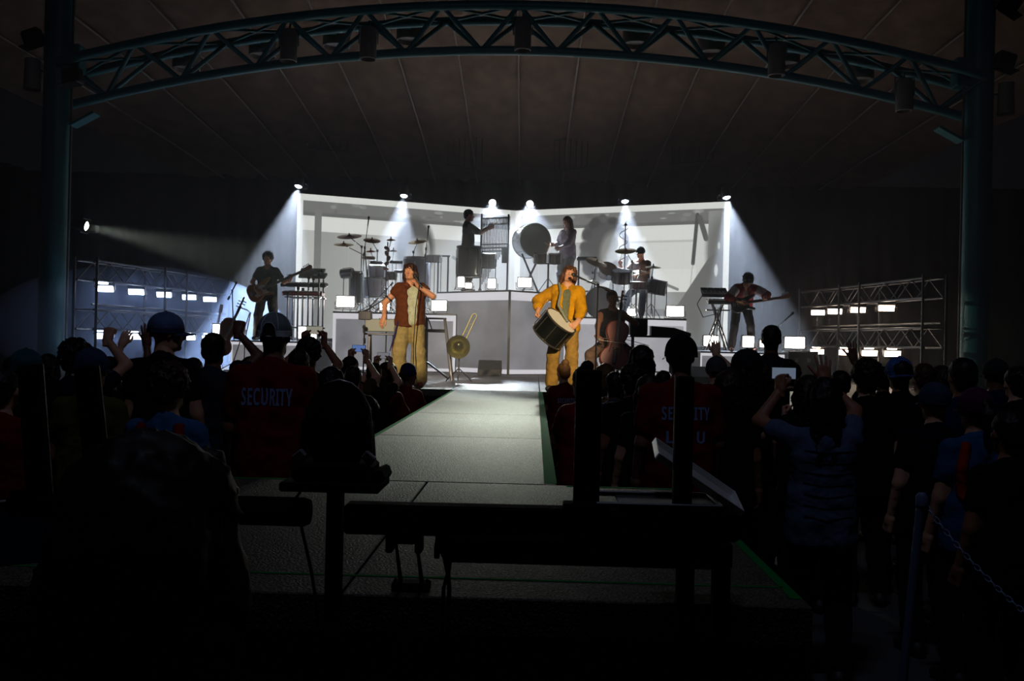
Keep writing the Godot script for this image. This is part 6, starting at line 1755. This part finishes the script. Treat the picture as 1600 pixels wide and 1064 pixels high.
func build_crowd() -> void:
	var up := Vector3(0, 0.95, 0.3)
	var low := {"cell": 0.021, "head_cell": 0.008}
	var poses := {
		"stand": {},
		"look_right": {"head": Vector3(0, -1.1, 0)},
		"look_left": {"head": Vector3(0, 1.1, 0)},
		"sit": {"pelvis": Vector3(0, 0.68, -0.05), "fl": Vector3(0.13, 0.085, 0.22), "fr": Vector3(-0.13, 0.085, 0.22), "hl": Vector3(0.16, 0.72, 0.3), "hr": Vector3(-0.16, 0.72, 0.3)},
		"wave_r": {"hr": Vector3(-0.22, 1.86, 0.18), "pr": Vector3(-1, -0.3, 0.2), "gr": "open", "dr": Vector3(0.1, 1, 0.05), "nr": Vector3(0, 0, 1)},
		"fist": {"hr": Vector3(-0.12, 1.76, 0.2), "pr": Vector3(-1, -0.3, 0.2), "gr": "grip", "dr": up, "nr": Vector3(0, 0, 1)},
		"point": {"hr": Vector3(-0.04, 1.78, 0.24), "pr": Vector3(-1, -0.3, 0.2), "gr": "relaxed", "dr": up, "nr": Vector3(0, 0, 1)},
		"hands_up": {"hr": Vector3(-0.2, 1.85, 0.16), "pr": Vector3(-1, -0.3, 0.2), "gr": "open", "dr": Vector3(0.2, 1, 0.2), "nr": Vector3(-0.5, 0, 1), "hl": Vector3(0.16, 1.88, 0.18), "pl": Vector3(1, -0.3, 0.2), "gl": "relaxed", "dl": Vector3(-0.3, 1, 0.3), "nl": Vector3(0.2, -0.3, 1)},
		"film": {"hr": Vector3(-0.085, 1.72, 0.34), "pr": Vector3(-1, -0.7, 0), "gr": "grip", "dr": up, "nr": Vector3(0.8, 0, -0.5), "hl": Vector3(0.085, 1.72, 0.34), "pl": Vector3(1, -0.7, 0), "gl": "grip", "dl": up, "nl": Vector3(-0.8, 0, -0.5)},
		"film_low": {"hr": Vector3(-0.07, 1.46, 0.38), "pr": Vector3(-1, -0.9, 0), "gr": "grip", "dr": up, "nr": Vector3(0.8, 0, -0.5), "hl": Vector3(0.07, 1.4, 0.36), "pl": Vector3(1, -0.9, 0), "gl": "grip", "dl": up, "nl": Vector3(-0.8, 0, -0.5)},
		"film_wide": {"hr": Vector3(-0.06, 1.72, 0.32), "pr": Vector3(-1, -0.5, 0), "gr": "open", "dr": up, "nr": Vector3(0.2, 0, 1), "hl": Vector3(0.2, 1.66, 0.3), "pl": Vector3(1, -0.6, 0), "gl": "grip", "dl": up, "nl": Vector3(-0.6, 0, 0.5)}}
	var people := [
		["look_right", -1.88, -6.20, 1.005, 0, "15181f", "crop", "1a1410", {"hat": ["cap", "5c6c98", "3c4868"]}, "tall man in a blue-grey cap turned to show its brim, left in the crowd"],
		["fist", -1.71, -6.64, 0.936, 0, "2a2e38", "short", "0e0b0a", {}, "dark-haired person in a grey top raising one fist before the leaning cello"],
		["stand", -1.14, -4.35, 0.847, 5, "2c5c8c", "curly", "2c1a10", {"vest": "8a1c18"}, "person with curly brown hair in blue shirt and red safety vest"],
		["stand", -1.83, -5.06, 0.876, 0, "4a4818", "short", "20202a", {"hat": ["cap", "2c3c58", "2c3c58"]}, "person in olive yellow shirt and slate cap behind the second dark post"],
		["fist", -2.37, -6.00, 0.896, 6, "141824", "curly", "0c0a0a", {}, "person with rough dark hair lifting a fist beside the slate cap"],
		["wave_r", -2.35, -6.44, 0.835, 8, "14161c", "short", "0e0b0a", {}, "person raising an open hand with spread fingers below the left rack"],
		["hands_up", -2.41, -6.96, 0.820, -4, "101218", "tail", "0e0b0a", {}, "person with both hands up left of the tall man in the cap"],
		["stand", -2.28, -5.24, 0.866, -6, "14161a", "crop", "14100e", {"hat": ["cap", "1c5058", "1c5058"]}, "person in a teal cap behind the first dark post"],
		["stand", -2.05, -4.60, 0.820, 0, "6a1008", "short", "140e0c", {}, "person in a red shirt at the left edge of the picture"],
		["stand", -3.16, -7.20, 0.830, 0, "12141a", "shoulder", "120e0c", {}, "person with hair to the shoulders between the teal cap and the lifted fist"],
		["stand", -3.87, -8.00, 0.804, 0, "101216", "short", "100c0a", {}, "distant short-haired person at the far left behind the teal cap"],
		["stand", -2.12, -7.40, 0.825, 0, "101218", "short", "0e0b0a", {}, "short-haired person glimpsed right of the tall man in the cap"],
		["film_low", -1.60, -7.16, 0.840, 3, "141418", "shoulder", "140e0c", {}, "person filming low just left of the guard in the pale mesh cap"],
		["stand", -2.02, -8.20, 0.807, 0, "101216", "tail", "120e0a", {}, "person with a ponytail deep in the crowd left of the mesh cap guard"],
		["stand", -1.16, -6.84, 0.877, -5, "101216", "short", "0c0a09", {}, "short dark-haired person at the right shoulder of the mesh cap guard"],
		["film", -1.22, -7.40, 0.919, -6, "14161a", "curly", "1c1612", {}, "curly-haired person filming with a sideways phone right of the mesh cap guard"],
		["film", -1.06, -8.24, 0.839, 4, "4a3820", "short", "14100c", {}, "person in a tan top holding a phone overhead with both hands before the risers"],
		["film_low", -0.94, -7.76, 0.799, -10, "2a2a2e", "short", "1e1812", {}, "person filming upright behind the round-backed lamp"],
		["film", -0.93, -8.72, 0.803, 8, "1c1c20", "tail", "140e0a", {}, "ponytailed person holding up a dark phone near the singer in the vest"],
		["film_low", -0.83, -6.40, 0.817, 0, "1c1c22", "shoulder", "100c0a", {}, "person with shoulder-length hair holding a glowing phone left of the round-backed lamp"],
		["sit", -0.85, -9.24, 0.948, 40, "7a1014", "wavy", "1c120c", {}, "woman with long dark hair in red shirt looking left beside the catwalk"],
		["sit", -0.82, -10.50, 0.913, 35, "7a1014", "tail", "3a2818", {"beanie": "1c2c5a"}, "person in blue beanie and red shirt beside the catwalk"],
		["sit", 0.87, -11.70, 0.937, -20, "7a1418", "bun", "6a4a2a", {"text": 0.5}, "blond person with a bun in red staff shirt beside the right catwalk edge"],
		["sit", 0.89, -7.42, 0.979, -25, "7a1418", "bun", "140e0c", {"text": 0.5}, "dark-haired person with a bun in red staff shirt behind the left black post"],
		["stand", 1.15, -8.40, 0.831, 0, "20262e", "shoulder", "5a4226", {}, "fair-haired person in front of the cellist"],
		["film_low", 1.12, -7.04, 0.812, 0, "1c3048", "short", "14100c", {}, "person in a blue jacket filming the cellist with a white phone"],
		["stand", 1.36, -7.48, 0.927, 0, "14161a", "wavy", "18110d", {}, "person with long straight dark hair standing tall in front of the trestle table"],
		["stand", 1.20, -6.60, 0.843, 0, "12141a", "curly", "201610", {}, "person with short curly brown hair below the long straight hair"],
		["stand", 1.26, -6.10, 0.821, 5, "101218", "wavy", "241a10", {}, "person with loose long hair left of the guard in the dark cap"],
		["stand", 1.61, -8.08, 0.807, 0, "101218", "short", "100c0a", {}, "short-haired person hidden beside the ear of the dark cap guard"],
		["point", 2.00, -7.80, 0.879, 0, "1a1c22", "crop", "14100c", {"hat": ["cap", "4a4a4c", "4a4a4c"]}, "person in a grey cap pointing one finger up right of the dark cap guard"],
		["stand", 1.74, -6.00, 0.845, 0, "101216", "shoulder", "2a1a12", {}, "person with reddish hair to the shoulders below the grey cap"],
		["look_left", 1.94, -6.40, 0.916, 0, "101114", "wavy", "140e0c", {"hat": ["cap", "24262e", "24262e"]}, "long-haired person in a dark cap with the brim to the left"],
		["stand", 2.69, -8.84, 1.046, 15, "24262c", "short", "14100e", {}, "tall short-haired man standing out against the right flood panel"],
		["stand", 2.21, -7.20, 0.851, 0, "14161a", "curly", "301812", {}, "person with a round mass of dark reddish curls"],
		["film_wide", 1.94, -4.70, 0.848, 6, "4c5c78", "wavy", "0e0b0a", {"wrinkle_lines": "20242e"}, "woman with long black hair in a pale blue top with dark wrinkle lines filming with raised arms"],
		["film_low", 2.23, -6.00, 0.833, 0, "14161a", "shoulder", "241a12", {}, "person with shoulder-length hair half hidden left of the pale wrinkled top"],
		["wave_r", 2.87, -7.40, 0.835, -10, "12141a", "short", "0e0b0a", {}, "person with one raised hand right of the pale wrinkled top"],
		["stand", 2.66, -6.20, 0.886, 0, "0e1014", "curly", "0c0a0a", {}, "person with bushy black hair left of the blue backward cap"],
		["stand", 3.00, -6.54, 0.900, 0, "0e1118", "crop", "0e0b0a", {"hat": ["cap_back", "44609c", "44609c"]}, "person in a blue cap worn backwards right in the crowd"],
		["stand", 3.34, -7.00, 0.877, 0, "14161a", "short", "3a1c10", {}, "red-haired person right of the blue backward cap"],
		["stand", 3.72, -7.60, 0.866, -10, "1a2440", "shoulder", "2a2018", {}, "person with brown hair to the shoulders next to the red-haired one"],
		["stand", 2.68, -5.20, 0.829, 0, "101420", "crop", "14100c", {"hat": ["cap", "303c54", "303c54"]}, "short person in a slate blue cap low before the red-haired one"],
		["stand", 3.09, -5.80, 0.907, 0, "162448", "short", "0c0a0a", {}, "dark-haired person in a navy shirt right in the crowd"],
		["stand", 2.69, -4.74, 0.825, -5, "24507c", "tail", "1a120e", {"hat": ["cap", "4a1c3c", "4a1c3c"], "vest": "a02c14"}, "person in a plum cap, blue shirt and orange safety vest with straps"],
		["stand", 3.95, -7.20, 0.899, 0, "14203c", "crop", "14100c", {"hat": ["cap", "2c3030", "2c3030"]}, "person in a grey-green cap near the right edge of the picture"],
		["stand", 3.71, -6.40, 0.877, 0, "101216", "tail", "14100c", {}, "ponytailed person at the right edge of the picture"],
		["stand", 2.59, -4.20, 0.785, -8, "12141a", "short", "100c0a", {}, "short person low in the right corner of the crowd"],
		["stand", 2.75, -8.40, 0.849, 0, "101218", "curly", "140e0c", {}, "curly-haired person deep in the crowd below the right flood panel"],
		["stand", 3.48, -8.20, 0.849, 0, "101218", "short", "100c0a", {}, "short-haired person deep in the crowd behind the bushy black hair"],
	]
	var lit := ["8ea0b8", "b8b4a4", "6a88c8", "202226", "a8a8b0", "c8c0b0", "8898a8"]
	var phones := 0
	var phone_labels := ["phone held low just left of the mesh cap guard", "sideways phone with a pale picture right of the mesh cap guard", "blue-lit sideways phone held high before the risers", "dark upright phone behind the round-backed lamp", "pale sideways phone nearest the singer in the vest", "glowing phone just left of the round-backed lamp", "phone filming the cellist in front of the stage", "bright sideways phone above the pale wrinkled top", "phone half hidden left of the pale wrinkled top"]
	for p in people:
		var slim: bool = p[6] in ["wavy", "bun", "tail", "shoulder"]
		var key: String = p[0] + (" slim" if slim else "")
		var pose: Dictionary = poses[p[0]].duplicate()
		pose.merge(low)
		if slim: pose["wide"] = 0.92
		var look := {"shirt": p[5], "hair": p[6], "hair_color": p[7], "skin": ["b88a6c", "8a5c44", "c89a7c", "6a4432"][(people.find(p) * 7) % 4], "trousers": ["14161c", "1c2230", "22201c"][people.find(p) % 3]}
		for k in ["hat", "beanie"]:
			if p[8].has(k): look[k] = p[8][k]
		var o := person(p[9], Vector3(p[1], 0, p[2]), PI - deg_to_rad(p[4]), key, pose, look, p[3], "audience standing before the stage")
		var fig: Dictionary = protos["fig " + key]
		if p[8].has("text"): print_on_back(o, fig, "SECURITY", 1.0, 0.24, 0.06, "8a9ab8")
		if p[8].has("vest"):
			for s in [-1.0, 1.0]: band_on_back(o, fig, "vest_strap", [Vector2(s * 0.1, 1.43), Vector2(s * 0.135, 1.3), Vector2(s * 0.13, 1.15), Vector2(s * 0.06, 1.02)], 0.032, p[8].vest)
			band_on_back(o, fig, "vest_belt", [Vector2(-0.15, 1.0), Vector2(0.15, 1.0)], 0.03, p[8].vest)
			band_on_back(o, fig, "reflective_strip", [Vector2(0.03, 1.1), Vector2(0.1, 1.1)], 0.012, "a8a8a8")
		if p[8].has("wrinkle_lines"):
			for k in 7: band_on_back(o, fig, "wrinkle_line", [Vector2(-0.15, 1.34 - k * 0.06), Vector2(0, 1.33 - k * 0.063), Vector2(0.15, 1.34 - k * 0.06)], 0.006, p[8].wrinkle_lines)  # draped wrinkles and their shade, drawn as thin dark tubes
		if p[0].begins_with("film"):
			var a: Vector3 = fig.j.l.hand * Vector3(0, 0.08, 0.03)
			var b: Vector3 = fig.j.r.hand * Vector3(0, 0.08, 0.03)
			if p[0] == "film_wide": b = a
			var mid := (a + b) * 0.5 + Vector3(0, 0.03, 0)
			phone(phone_labels[phones], o.transform * Transform3D(Basis(), mid), p[0] in ["film", "film_wide"], lit[phones % 7], [0.35, 0.5, 0.6, 0.0, 0.4, 0.3, 0.45][phones % 7])
			phones += 1
	# the two guards nearest the platform
	var gp := {"cell": 0.015, "head_cell": 0.006, "fat": 1.1, "wide": 1.14, "loose": 0.018, "sleeves": 0.7}
	var g1 := person("security guard in red shirt and pale mesh cap seen from behind", Vector3(-0.96, 0, -5.45), PI, "guard", gp, {"shirt": "6a0c0e", "trousers": "101014", "hair": "crop", "hair_color": "14100c", "skin": "7a5240", "hat": ["cap", "8c9a9a", "d0d8da", "d8e0e2"]}, 1.0)
	var fig: Dictionary = protos["fig guard"]
	print_on_back(g1, fig, "SECURITY", 1.285, 0.29, 0.1, "7088b8")
	var hb: Transform3D = (fig.head as Transform3D).scaled_local(Vector3.ONE * 1.06)
	var net := (cloth("8c9a9a") as StandardMaterial3D).duplicate()
	net.backlight_enabled = true; net.backlight = Color(0.7, 0.75, 0.75)
	(g1.get_node("cap") as MeshInstance3D).material_override = net
	var gap := Shape.new()
	gap.prism(outline([Vector2(0, -0.028), Vector2(0.036, -0.026), Vector2(0.034, 0.008), Vector2(0.018, 0.03), Vector2(0, 0.034)], true, 3), 0.012, Transform3D(Basis(Vector3.RIGHT, 0.12), Vector3(0, 0.036, -0.12)), 0.002)
	part("cap_opening", gap, mat("0c0a0a", 0.9), g1, "dark opening at the back of the cap").transform = hb
	part("cap_opening_rim", tubed([Vector3(-0.037, 0.01, -0.124), Vector3(-0.034, 0.045, -0.127), Vector3(-0.018, 0.067, -0.127), Vector3(0, 0.072, -0.127), Vector3(0.018, 0.067, -0.127), Vector3(0.034, 0.045, -0.127), Vector3(0.037, 0.01, -0.124)], 0.004, 6), cloth("b8c4c8"), g1).transform = hb
	var g2 := person("security guard in red shirt and dark cap behind the right black post", Vector3(1.38, 0, -5.6), PI + 0.15, "guard", gp, {"shirt": "6a0c0e", "trousers": "101014", "hair": "crop", "hair_color": "0e0a08", "skin": "7a5240", "hat": ["cap", "14141a", "14141a"]}, 0.96)
	print_on_back(g2, fig, "SECURITY", 1.29, 0.29, 0.08, "7088b8")
	print_on_back(g2, fig, "L", 1.15, 0.04, 0.07, "7088b8", 0.1)
	print_on_back(g2, fig, "U", 1.15, 0.05, 0.07, "7088b8", -0.09)
	# the head close to the camera
	person("dark-haired viewer close to the camera at the lower left, seen from behind", Vector3(0.145, 0, -0.95), PI + 0.1, "stand", {}, {"shirt": "0c0d10", "hair": "shoulder", "hair_color": "050404", "skin": "8a6a58"}, 0.869)

# ---------------------------------------------------------------- things close to the camera
func build_near() -> void:
	var black := mat("040405", 0.75, 0.0, 0.2)
	var o := thing("equipment_rail", "low black steel rail with deep box section before the platform", "rail", Vector3(0, 0, -2.3))
	part("top_beam", boxed(Vector3(0.545, 1.193, 0), Vector3(0.92, 0.072, 0.06), 0.006, Basis(Vector3.BACK, 0.004)), black, o)
	part("box_section", boxed(Vector3(0.67, 1.13, 0), Vector3(0.67, 0.066, 0.08), 0.008), black, o)
	for x in [0.9, 0.985]: part("leg", boxed(Vector3(x, 0.55, -0.0), Vector3(0.04, 1.1, 0.04), 0.004), black, o)
	part("rounded_end", lathed([Vector2(0, -0.03), Vector2(0.034, -0.03), Vector2(0.034, 0.03), Vector2(0, 0.03)], along(Vector3.BACK, Vector3(1.0, 1.195, 0)), 16), black, o)
	# the lamp on its post
	o = thing("lamp_post", "square black post carrying the round-backed lamp", "stand", Vector3(0.059, 0, -2.3))
	part("post", boxed(Vector3(0, 0.63, 0), Vector3(0.037, 1.26, 0.037), 0.003), black, o)
	part("base_plate", boxed(Vector3(0, 0.01, 0), Vector3(0.24, 0.02, 0.2), 0.004), black, o)
	part("tag", boxed(Vector3(0, 0.927, 0.0195), Vector3(0.037, 0.03, 0.002), 0.0), mat("2a4a78", 0.7), o, "small blue tag")
	part("top_plate", boxed(Vector3(-0.0, 1.272, 0), Vector3(0.235, 0.022, 0.16), 0.004), black, o)
	part("plate_lip", boxed(Vector3(0.105, 1.295, 0), Vector3(0.04, 0.03, 0.12), 0.006, Basis(Vector3.BACK, 0.4)), black, o)
	o = thing("moving_lamp", "round-backed black stage lamp on a plate, pale rim at its right", "lamp", Vector3(0.059, 1.283, -2.3))
	part("lamp_base", boxed(Vector3(0, 0.022, 0), Vector3(0.19, 0.045, 0.13), 0.01), black, o)
	for s in [-1.0, 1.0]:
		part("yoke_arm", boxed(Vector3(s * 0.079, 0.09, -0.01), Vector3(0.014, 0.1, 0.06), 0.005, Basis(Vector3.BACK, s * 0.08)), black, o)
		part("grey_cap", boxed(Vector3(s * 0.083, 0.056, 0.03), Vector3(0.03, 0.022, 0.02), 0.003, Basis(Vector3.BACK, -s * 0.7)), mat("6a6a70", 0.5), o, "small grey corner cap")
	var shell := []
	for k in 13:
		var a := -PI / 2 + PI * k / 12.0
		shell.append(Vector2(0.078 * pow(cos(a), 0.75) if k > 0 and k < 12 else 0.0, 0.128 + 0.106 * sin(a)))
	part("lamp_shell", lathed(shell, Transform3D(Basis.from_scale(Vector3(1, 1, 0.62)), Vector3.ZERO), 28), black, o)
	var rim := []
	for k in 17:
		var a := -PI * 0.5 + TAU * k / 16.0
		rim.append(Vector3(cos(a) * 0.081, 0.128 + sin(a) * 0.109, -0.012))
	part("rim_band", tubed(rim, 0.003, 6, ), mat("9a9a98", 0.35, 0.8), o, "thin pale band for the edge-lit rim")  # edge light on the lamp outline given as a pale band
	# tube at the left, clamp and strap below the rail
	o = thing("padded_tube", "thick black padded tube with a rounded end left of the lamp post", "tube", Vector3(-0.01, 1.19, -2.36))
	part("tube", lathed([Vector2(0, -0.75), Vector2(0.035, -0.75), Vector2(0.036, -0.02), Vector2(0.03, -0.006), Vector2(0, 0)], along(Vector3.RIGHT), 20), black, o)
	for x in [-0.3, -0.65]: part("leg", tubed([Vector3(x, -0.02, 0), Vector3(x, -1.18, 0)], 0.014, 8), black, o)
	o = thing("clamp_bracket", "black clamp with two thin rods standing under the rail", "clamp", Vector3(0.218, DECK, -2.53))
	part("jaw", boxed(Vector3(0, 0.172, 0.15), Vector3(0.085, 0.03, 0.05), 0.005), black, o)
	for s in [-1.0, 1.0]:
		part("ear", boxed(Vector3(s * 0.036, 0.157, 0.15), Vector3(0.018, 0.045, 0.05), 0.004), black, o)
		part("rod", tubed([Vector3(s * 0.026, 0.16, 0.13), Vector3(s * 0.028, 0.02, 0.0)], [0.0035, 0.006], 8), black, o)
		part("wing_nut", lathed([Vector2(0, -0.008), Vector2(0.014, 0), Vector2(0, 0.008)], along(Vector3.RIGHT, Vector3(s * 0.042, 0.02, 0)), 8), black, o)
	part("foot", boxed(Vector3(0, 0.012, 0), Vector3(0.1, 0.024, 0.05), 0.004), black, o)
	o = thing("strap_bundle", "twisted black strap hanging from the rail right of the clamp", "strap", Vector3(0.322, 1.16, -2.36))
	part("strap", tubed([Vector3(-0.005, 0.03, 0.03), Vector3(-0.004, -0.03, 0.0), Vector3(0.004, -0.08, -0.01), Vector3(0.006, -0.115, -0.01)], [0.024, 0.022, 0.012, 0.006], 8), black, o)
	part("strap_tail", tubed([Vector3(0.006, -0.11, -0.01), Vector3(-0.004, -0.15, -0.01), Vector3(-0.006, -0.4, 0)], 0.005, 6), black, o)
	part("strap_tail", tubed([Vector3(0.006, -0.11, -0.01), Vector3(0.01, -0.15, -0.01), Vector3(0.008, -0.42, 0)], 0.006, 6), black, o)
	part("strap_end", tubed([Vector3(-0.012, 0.0, 0.0), Vector3(-0.02, -0.05, 0.0), Vector3(-0.022, -0.075, 0)], [0.012, 0.01, 0.007], 6), black, o)
	o = thing("power_cable", "thin black cable looping down from the lamp plate to the platform", "cable", Vector3(0, 0, -2.34))
	part("cable", tubed([Vector3(-0.02, 1.265, 0), Vector3(-0.045, 1.23, 0), Vector3(-0.03, 1.15, 0), Vector3(-0.005, 1.05, 0.0), Vector3(0.015, 0.97, 0.02), Vector3(0.03, 0.7, 0.02), Vector3(0.05, 0.02, 0.04)], 0.004, 6), black, o)
	# posts on the rail
	var n := 0
	for a in [[0.66, 1.56, 0.06, 0.0], [0.886, 1.55, 0.042, 0.0]]:
		o = thing("black_post", "%s of the two upright flat black posts on the right of the rail" % ["left one", "right one"][n], "post", Vector3(a[0], 1.229, -2.28), 0.0, "posts on the rail")
		part("post", boxed(Vector3(0, (a[1] - 1.229) * 0.5, 0), Vector3(a[2], a[1] - 1.229, 0.03), 0.005), black, o)
		part("edge_strip", boxed(Vector3(-a[2] * 0.5, (a[1] - 1.229) * 0.5, -0.012), Vector3(0.002, a[1] - 1.229, 0.004), 0.0), mat("a09c94", 0.3, 0.9), o, "pale strip for the lit edge")
		part("foot", boxed(Vector3(0, 0.008, 0), Vector3(a[2] + 0.05, 0.016, 0.05), 0.003), black, o)
		n += 1
	# open frame and tilted metal tray
	o = thing("shelf_frame", "flat grey framed shelf between the two black posts", "shelf", Vector3(0.83, 1.238, -2.38))
	part("shelf_plate", boxed(Vector3(0.03, 0, 0.03), Vector3(0.24, 0.008, 0.16), 0.002), mat("38383a", 0.45), o)
	for z in [-0.06, 0.12]: part("frame_bar", boxed(Vector3(0.0, 0.006, z), Vector3(0.3, 0.014, 0.012), 0.003), mat("2a2a2c", 0.4, 0.5), o)
	for x in [-0.145, 0.145]: part("frame_bar", boxed(Vector3(x, 0.006, 0.03), Vector3(0.012, 0.014, 0.18), 0.003), mat("2a2a2c", 0.4, 0.5), o)
	part("bracket", boxed(Vector3(0.03, -0.02, 0.06), Vector3(0.2, 0.03, 0.03), 0.003), black, o)
	o = thing("metal_tray", "shiny shallow metal tray tilted behind the right black post", "tray", Vector3(0.945, 1.285, -2.46))
	var long := Vector3(0.21, -0.136, 0.0).normalized()
	var nn := Vector3(0.5, 0.85, 0.14)
	nn = (nn - long * nn.dot(long)).normalized()
	o.basis = Basis(long, nn, long.cross(nn))
	var alu := StandardMaterial3D.new()
	alu.albedo_color = col("dcdfdc"); alu.metallic = 0.5; alu.roughness = 0.5
	alu.roughness_texture = noise_tex(0.02, FastNoiseLite.TYPE_SIMPLEX, Color(0.5, 0.5, 0.5), Color(1, 1, 1), 128, 51)
	alu.uv1_triplanar = true; alu.uv1_scale = Vector3(3, 3, 40)
	part("tray_floor", boxed(Vector3.ZERO, Vector3(0.25, 0.003, 0.18), 0.001), alu, o)
	for s in [-1.0, 1.0]:
		part("tray_side", boxed(Vector3(0, 0.008, s * 0.09), Vector3(0.25, 0.018, 0.004), 0.001), alu, o)
		part("tray_end", boxed(Vector3(s * 0.125, 0.008, 0), Vector3(0.004, 0.018, 0.18), 0.001), alu, o)
	part("prop", boxed(Vector3(0.0, -0.03, 0.0), Vector3(0.02, 0.06, 0.03), 0.002), black, o)
	# posts and board at the left
	n = 0
	for a in [[-0.705, 1.545, -0.1], [-0.555, 1.556, -0.13]]:
		o = thing("leaning_post", "%s of the two leaning black posts with a bright edge at the left" % ["left one", "right one"][n], "post", Vector3(a[0] + 0.03, 1.2, -2.33), 0.0, "leaning posts at the left")
		var b := Basis(Vector3.BACK, -a[2])
		part("post", boxed(b * Vector3(0, 0.17, 0), Vector3(0.055, 0.34, 0.03), 0.005, b), black, o)
		part("edge_strip", boxed(b * Vector3(0.0285, 0.17, -0.008), Vector3(0.0016, 0.34, 0.004), 0.0, b), mat("6a665e", 0.45, 0.6), o, "pale strip for the lit edge")  # highlight along the post edge put in as a paler strip
		part("hinge", lathed([Vector2(0, -0.025), Vector2(0.02, -0.025), Vector2(0.02, 0.025), Vector2(0, 0.025)], along(Vector3.BACK), 12), black, o)
		n += 1
	o = thing("barrier_board", "blue barrier board with pale top edge at the lower left", "barrier", Vector3(-0.85, 0, -2.42))
	part("board", boxed(Vector3(0.02, 1.1, 0), Vector3(0.3, 0.16, 0.02), 0.003, Basis(Vector3.BACK, 0.12)), mat("24406c", 0.6), o)
	part("top_edge", boxed(Vector3(0.01, 1.182, 0), Vector3(0.3, 0.005, 0.024), 0.001, Basis(Vector3.BACK, 0.12)), mat("8a8e94", 0.4), o)
	for x in [-0.1, 0.14]: part("leg", boxed(Vector3(x, 0.52, -0.01), Vector3(0.03, 1.04, 0.02), 0.003), black, o)
	# stanchion with a chain at the right
	o = thing("stanchion", "slim bluish post of a chain barrier at the lower right", "post", Vector3(1.56, 0, -2.8))
	part("pole", tubed([Vector3(0.0, 0.02, 0), Vector3(0.095, 1.19, 0)], 0.013, 12), mat("5a6a88", 0.5), o)
	part("finial", lathed([Vector2(0, -0.02), Vector2(0.017, -0.018), Vector2(0.017, 0.008), Vector2(0.01, 0.018), Vector2(0, 0.02)], Transform3D(Basis(), Vector3(0.096, 1.195, 0)), 12), mat("5a6a88", 0.5), o)
	part("foot", lathed([Vector2(0, 0), Vector2(0.15, 0), Vector2(0.15, 0.02), Vector2(0.05, 0.05), Vector2(0, 0.05)]), mat("20242c", 0.6), o)
	var c := thing("barrier_chain", "pale blue link chain sagging from the slim post to the right", "chain", Vector3(1.665, 1.18, -2.8))
	var link := Shape.new()
	var loop := []
	for k in 13:
		var a := TAU * k / 12.0
		loop.append(Vector3(cos(a) * 0.006, sin(a) * 0.0105, 0))
	link.tube(loop, 0.0018, 5, false)
	var lm := link.mesh()
	var links := 34
	var before := Vector3.ZERO
	for k in links:
		var t := (k + 1.0) / links
		var p := Vector3(0.36 * t, -0.36 * t - 0.22 * t * (1.0 - t) , 0.3 * t)
		var q := part("link", lm, mat("8a9cc0", 0.45), c)
		var d := (p - before).normalized()
		q.transform = Transform3D(along(d).basis * Basis(Vector3.UP, PI / 2 * (k % 2)), (p + before) * 0.5)
		before = p

func _ready() -> void:
	var cam := Camera3D.new()
	cam.name = "camera"
	cam.fov = rad_to_deg(2.0 * atan(532.0 / 1500.0))
	cam.near = 0.05; cam.far = 200.0
	add_child(cam)
	cam.position = Vector3(0.53, 1.62, 0)
	cam.rotation_degrees = Vector3(0.12, 1.375, 1.3)
	cam.current = true
	var we := WorldEnvironment.new()
	var env := Environment.new()
	env.background_mode = Environment.BG_COLOR
	env.background_color = Color(0.0016, 0.0017, 0.0022).linear_to_srgb()
	env.tonemap_mode = Environment.TONE_MAPPER_LINEAR
	env.tonemap_exposure = 1.0
	env.sdfgi_enabled = true; env.ssao_enabled = true; env.ssil_enabled = true
	env.volumetric_fog_enabled = true; env.volumetric_fog_density = 0.0
	we.environment = env
	add_child(we)
	weave_tex = noise_tex(0.02, FastNoiseLite.TYPE_SIMPLEX, Color(0.8, 0.8, 0.8), Color(1, 1, 1), 256)
	fold_tex = noise_tex(0.01, FastNoiseLite.TYPE_SIMPLEX, Color(0, 0, 0), Color(1, 1, 1), 256, 8)
	big_lights()
	build_pavilion()
	build_arch()
	build_stage()
	build_screens()
	build_rig()
	haze()
	build_gear()
	build_band()
	build_crowd()
	build_near()
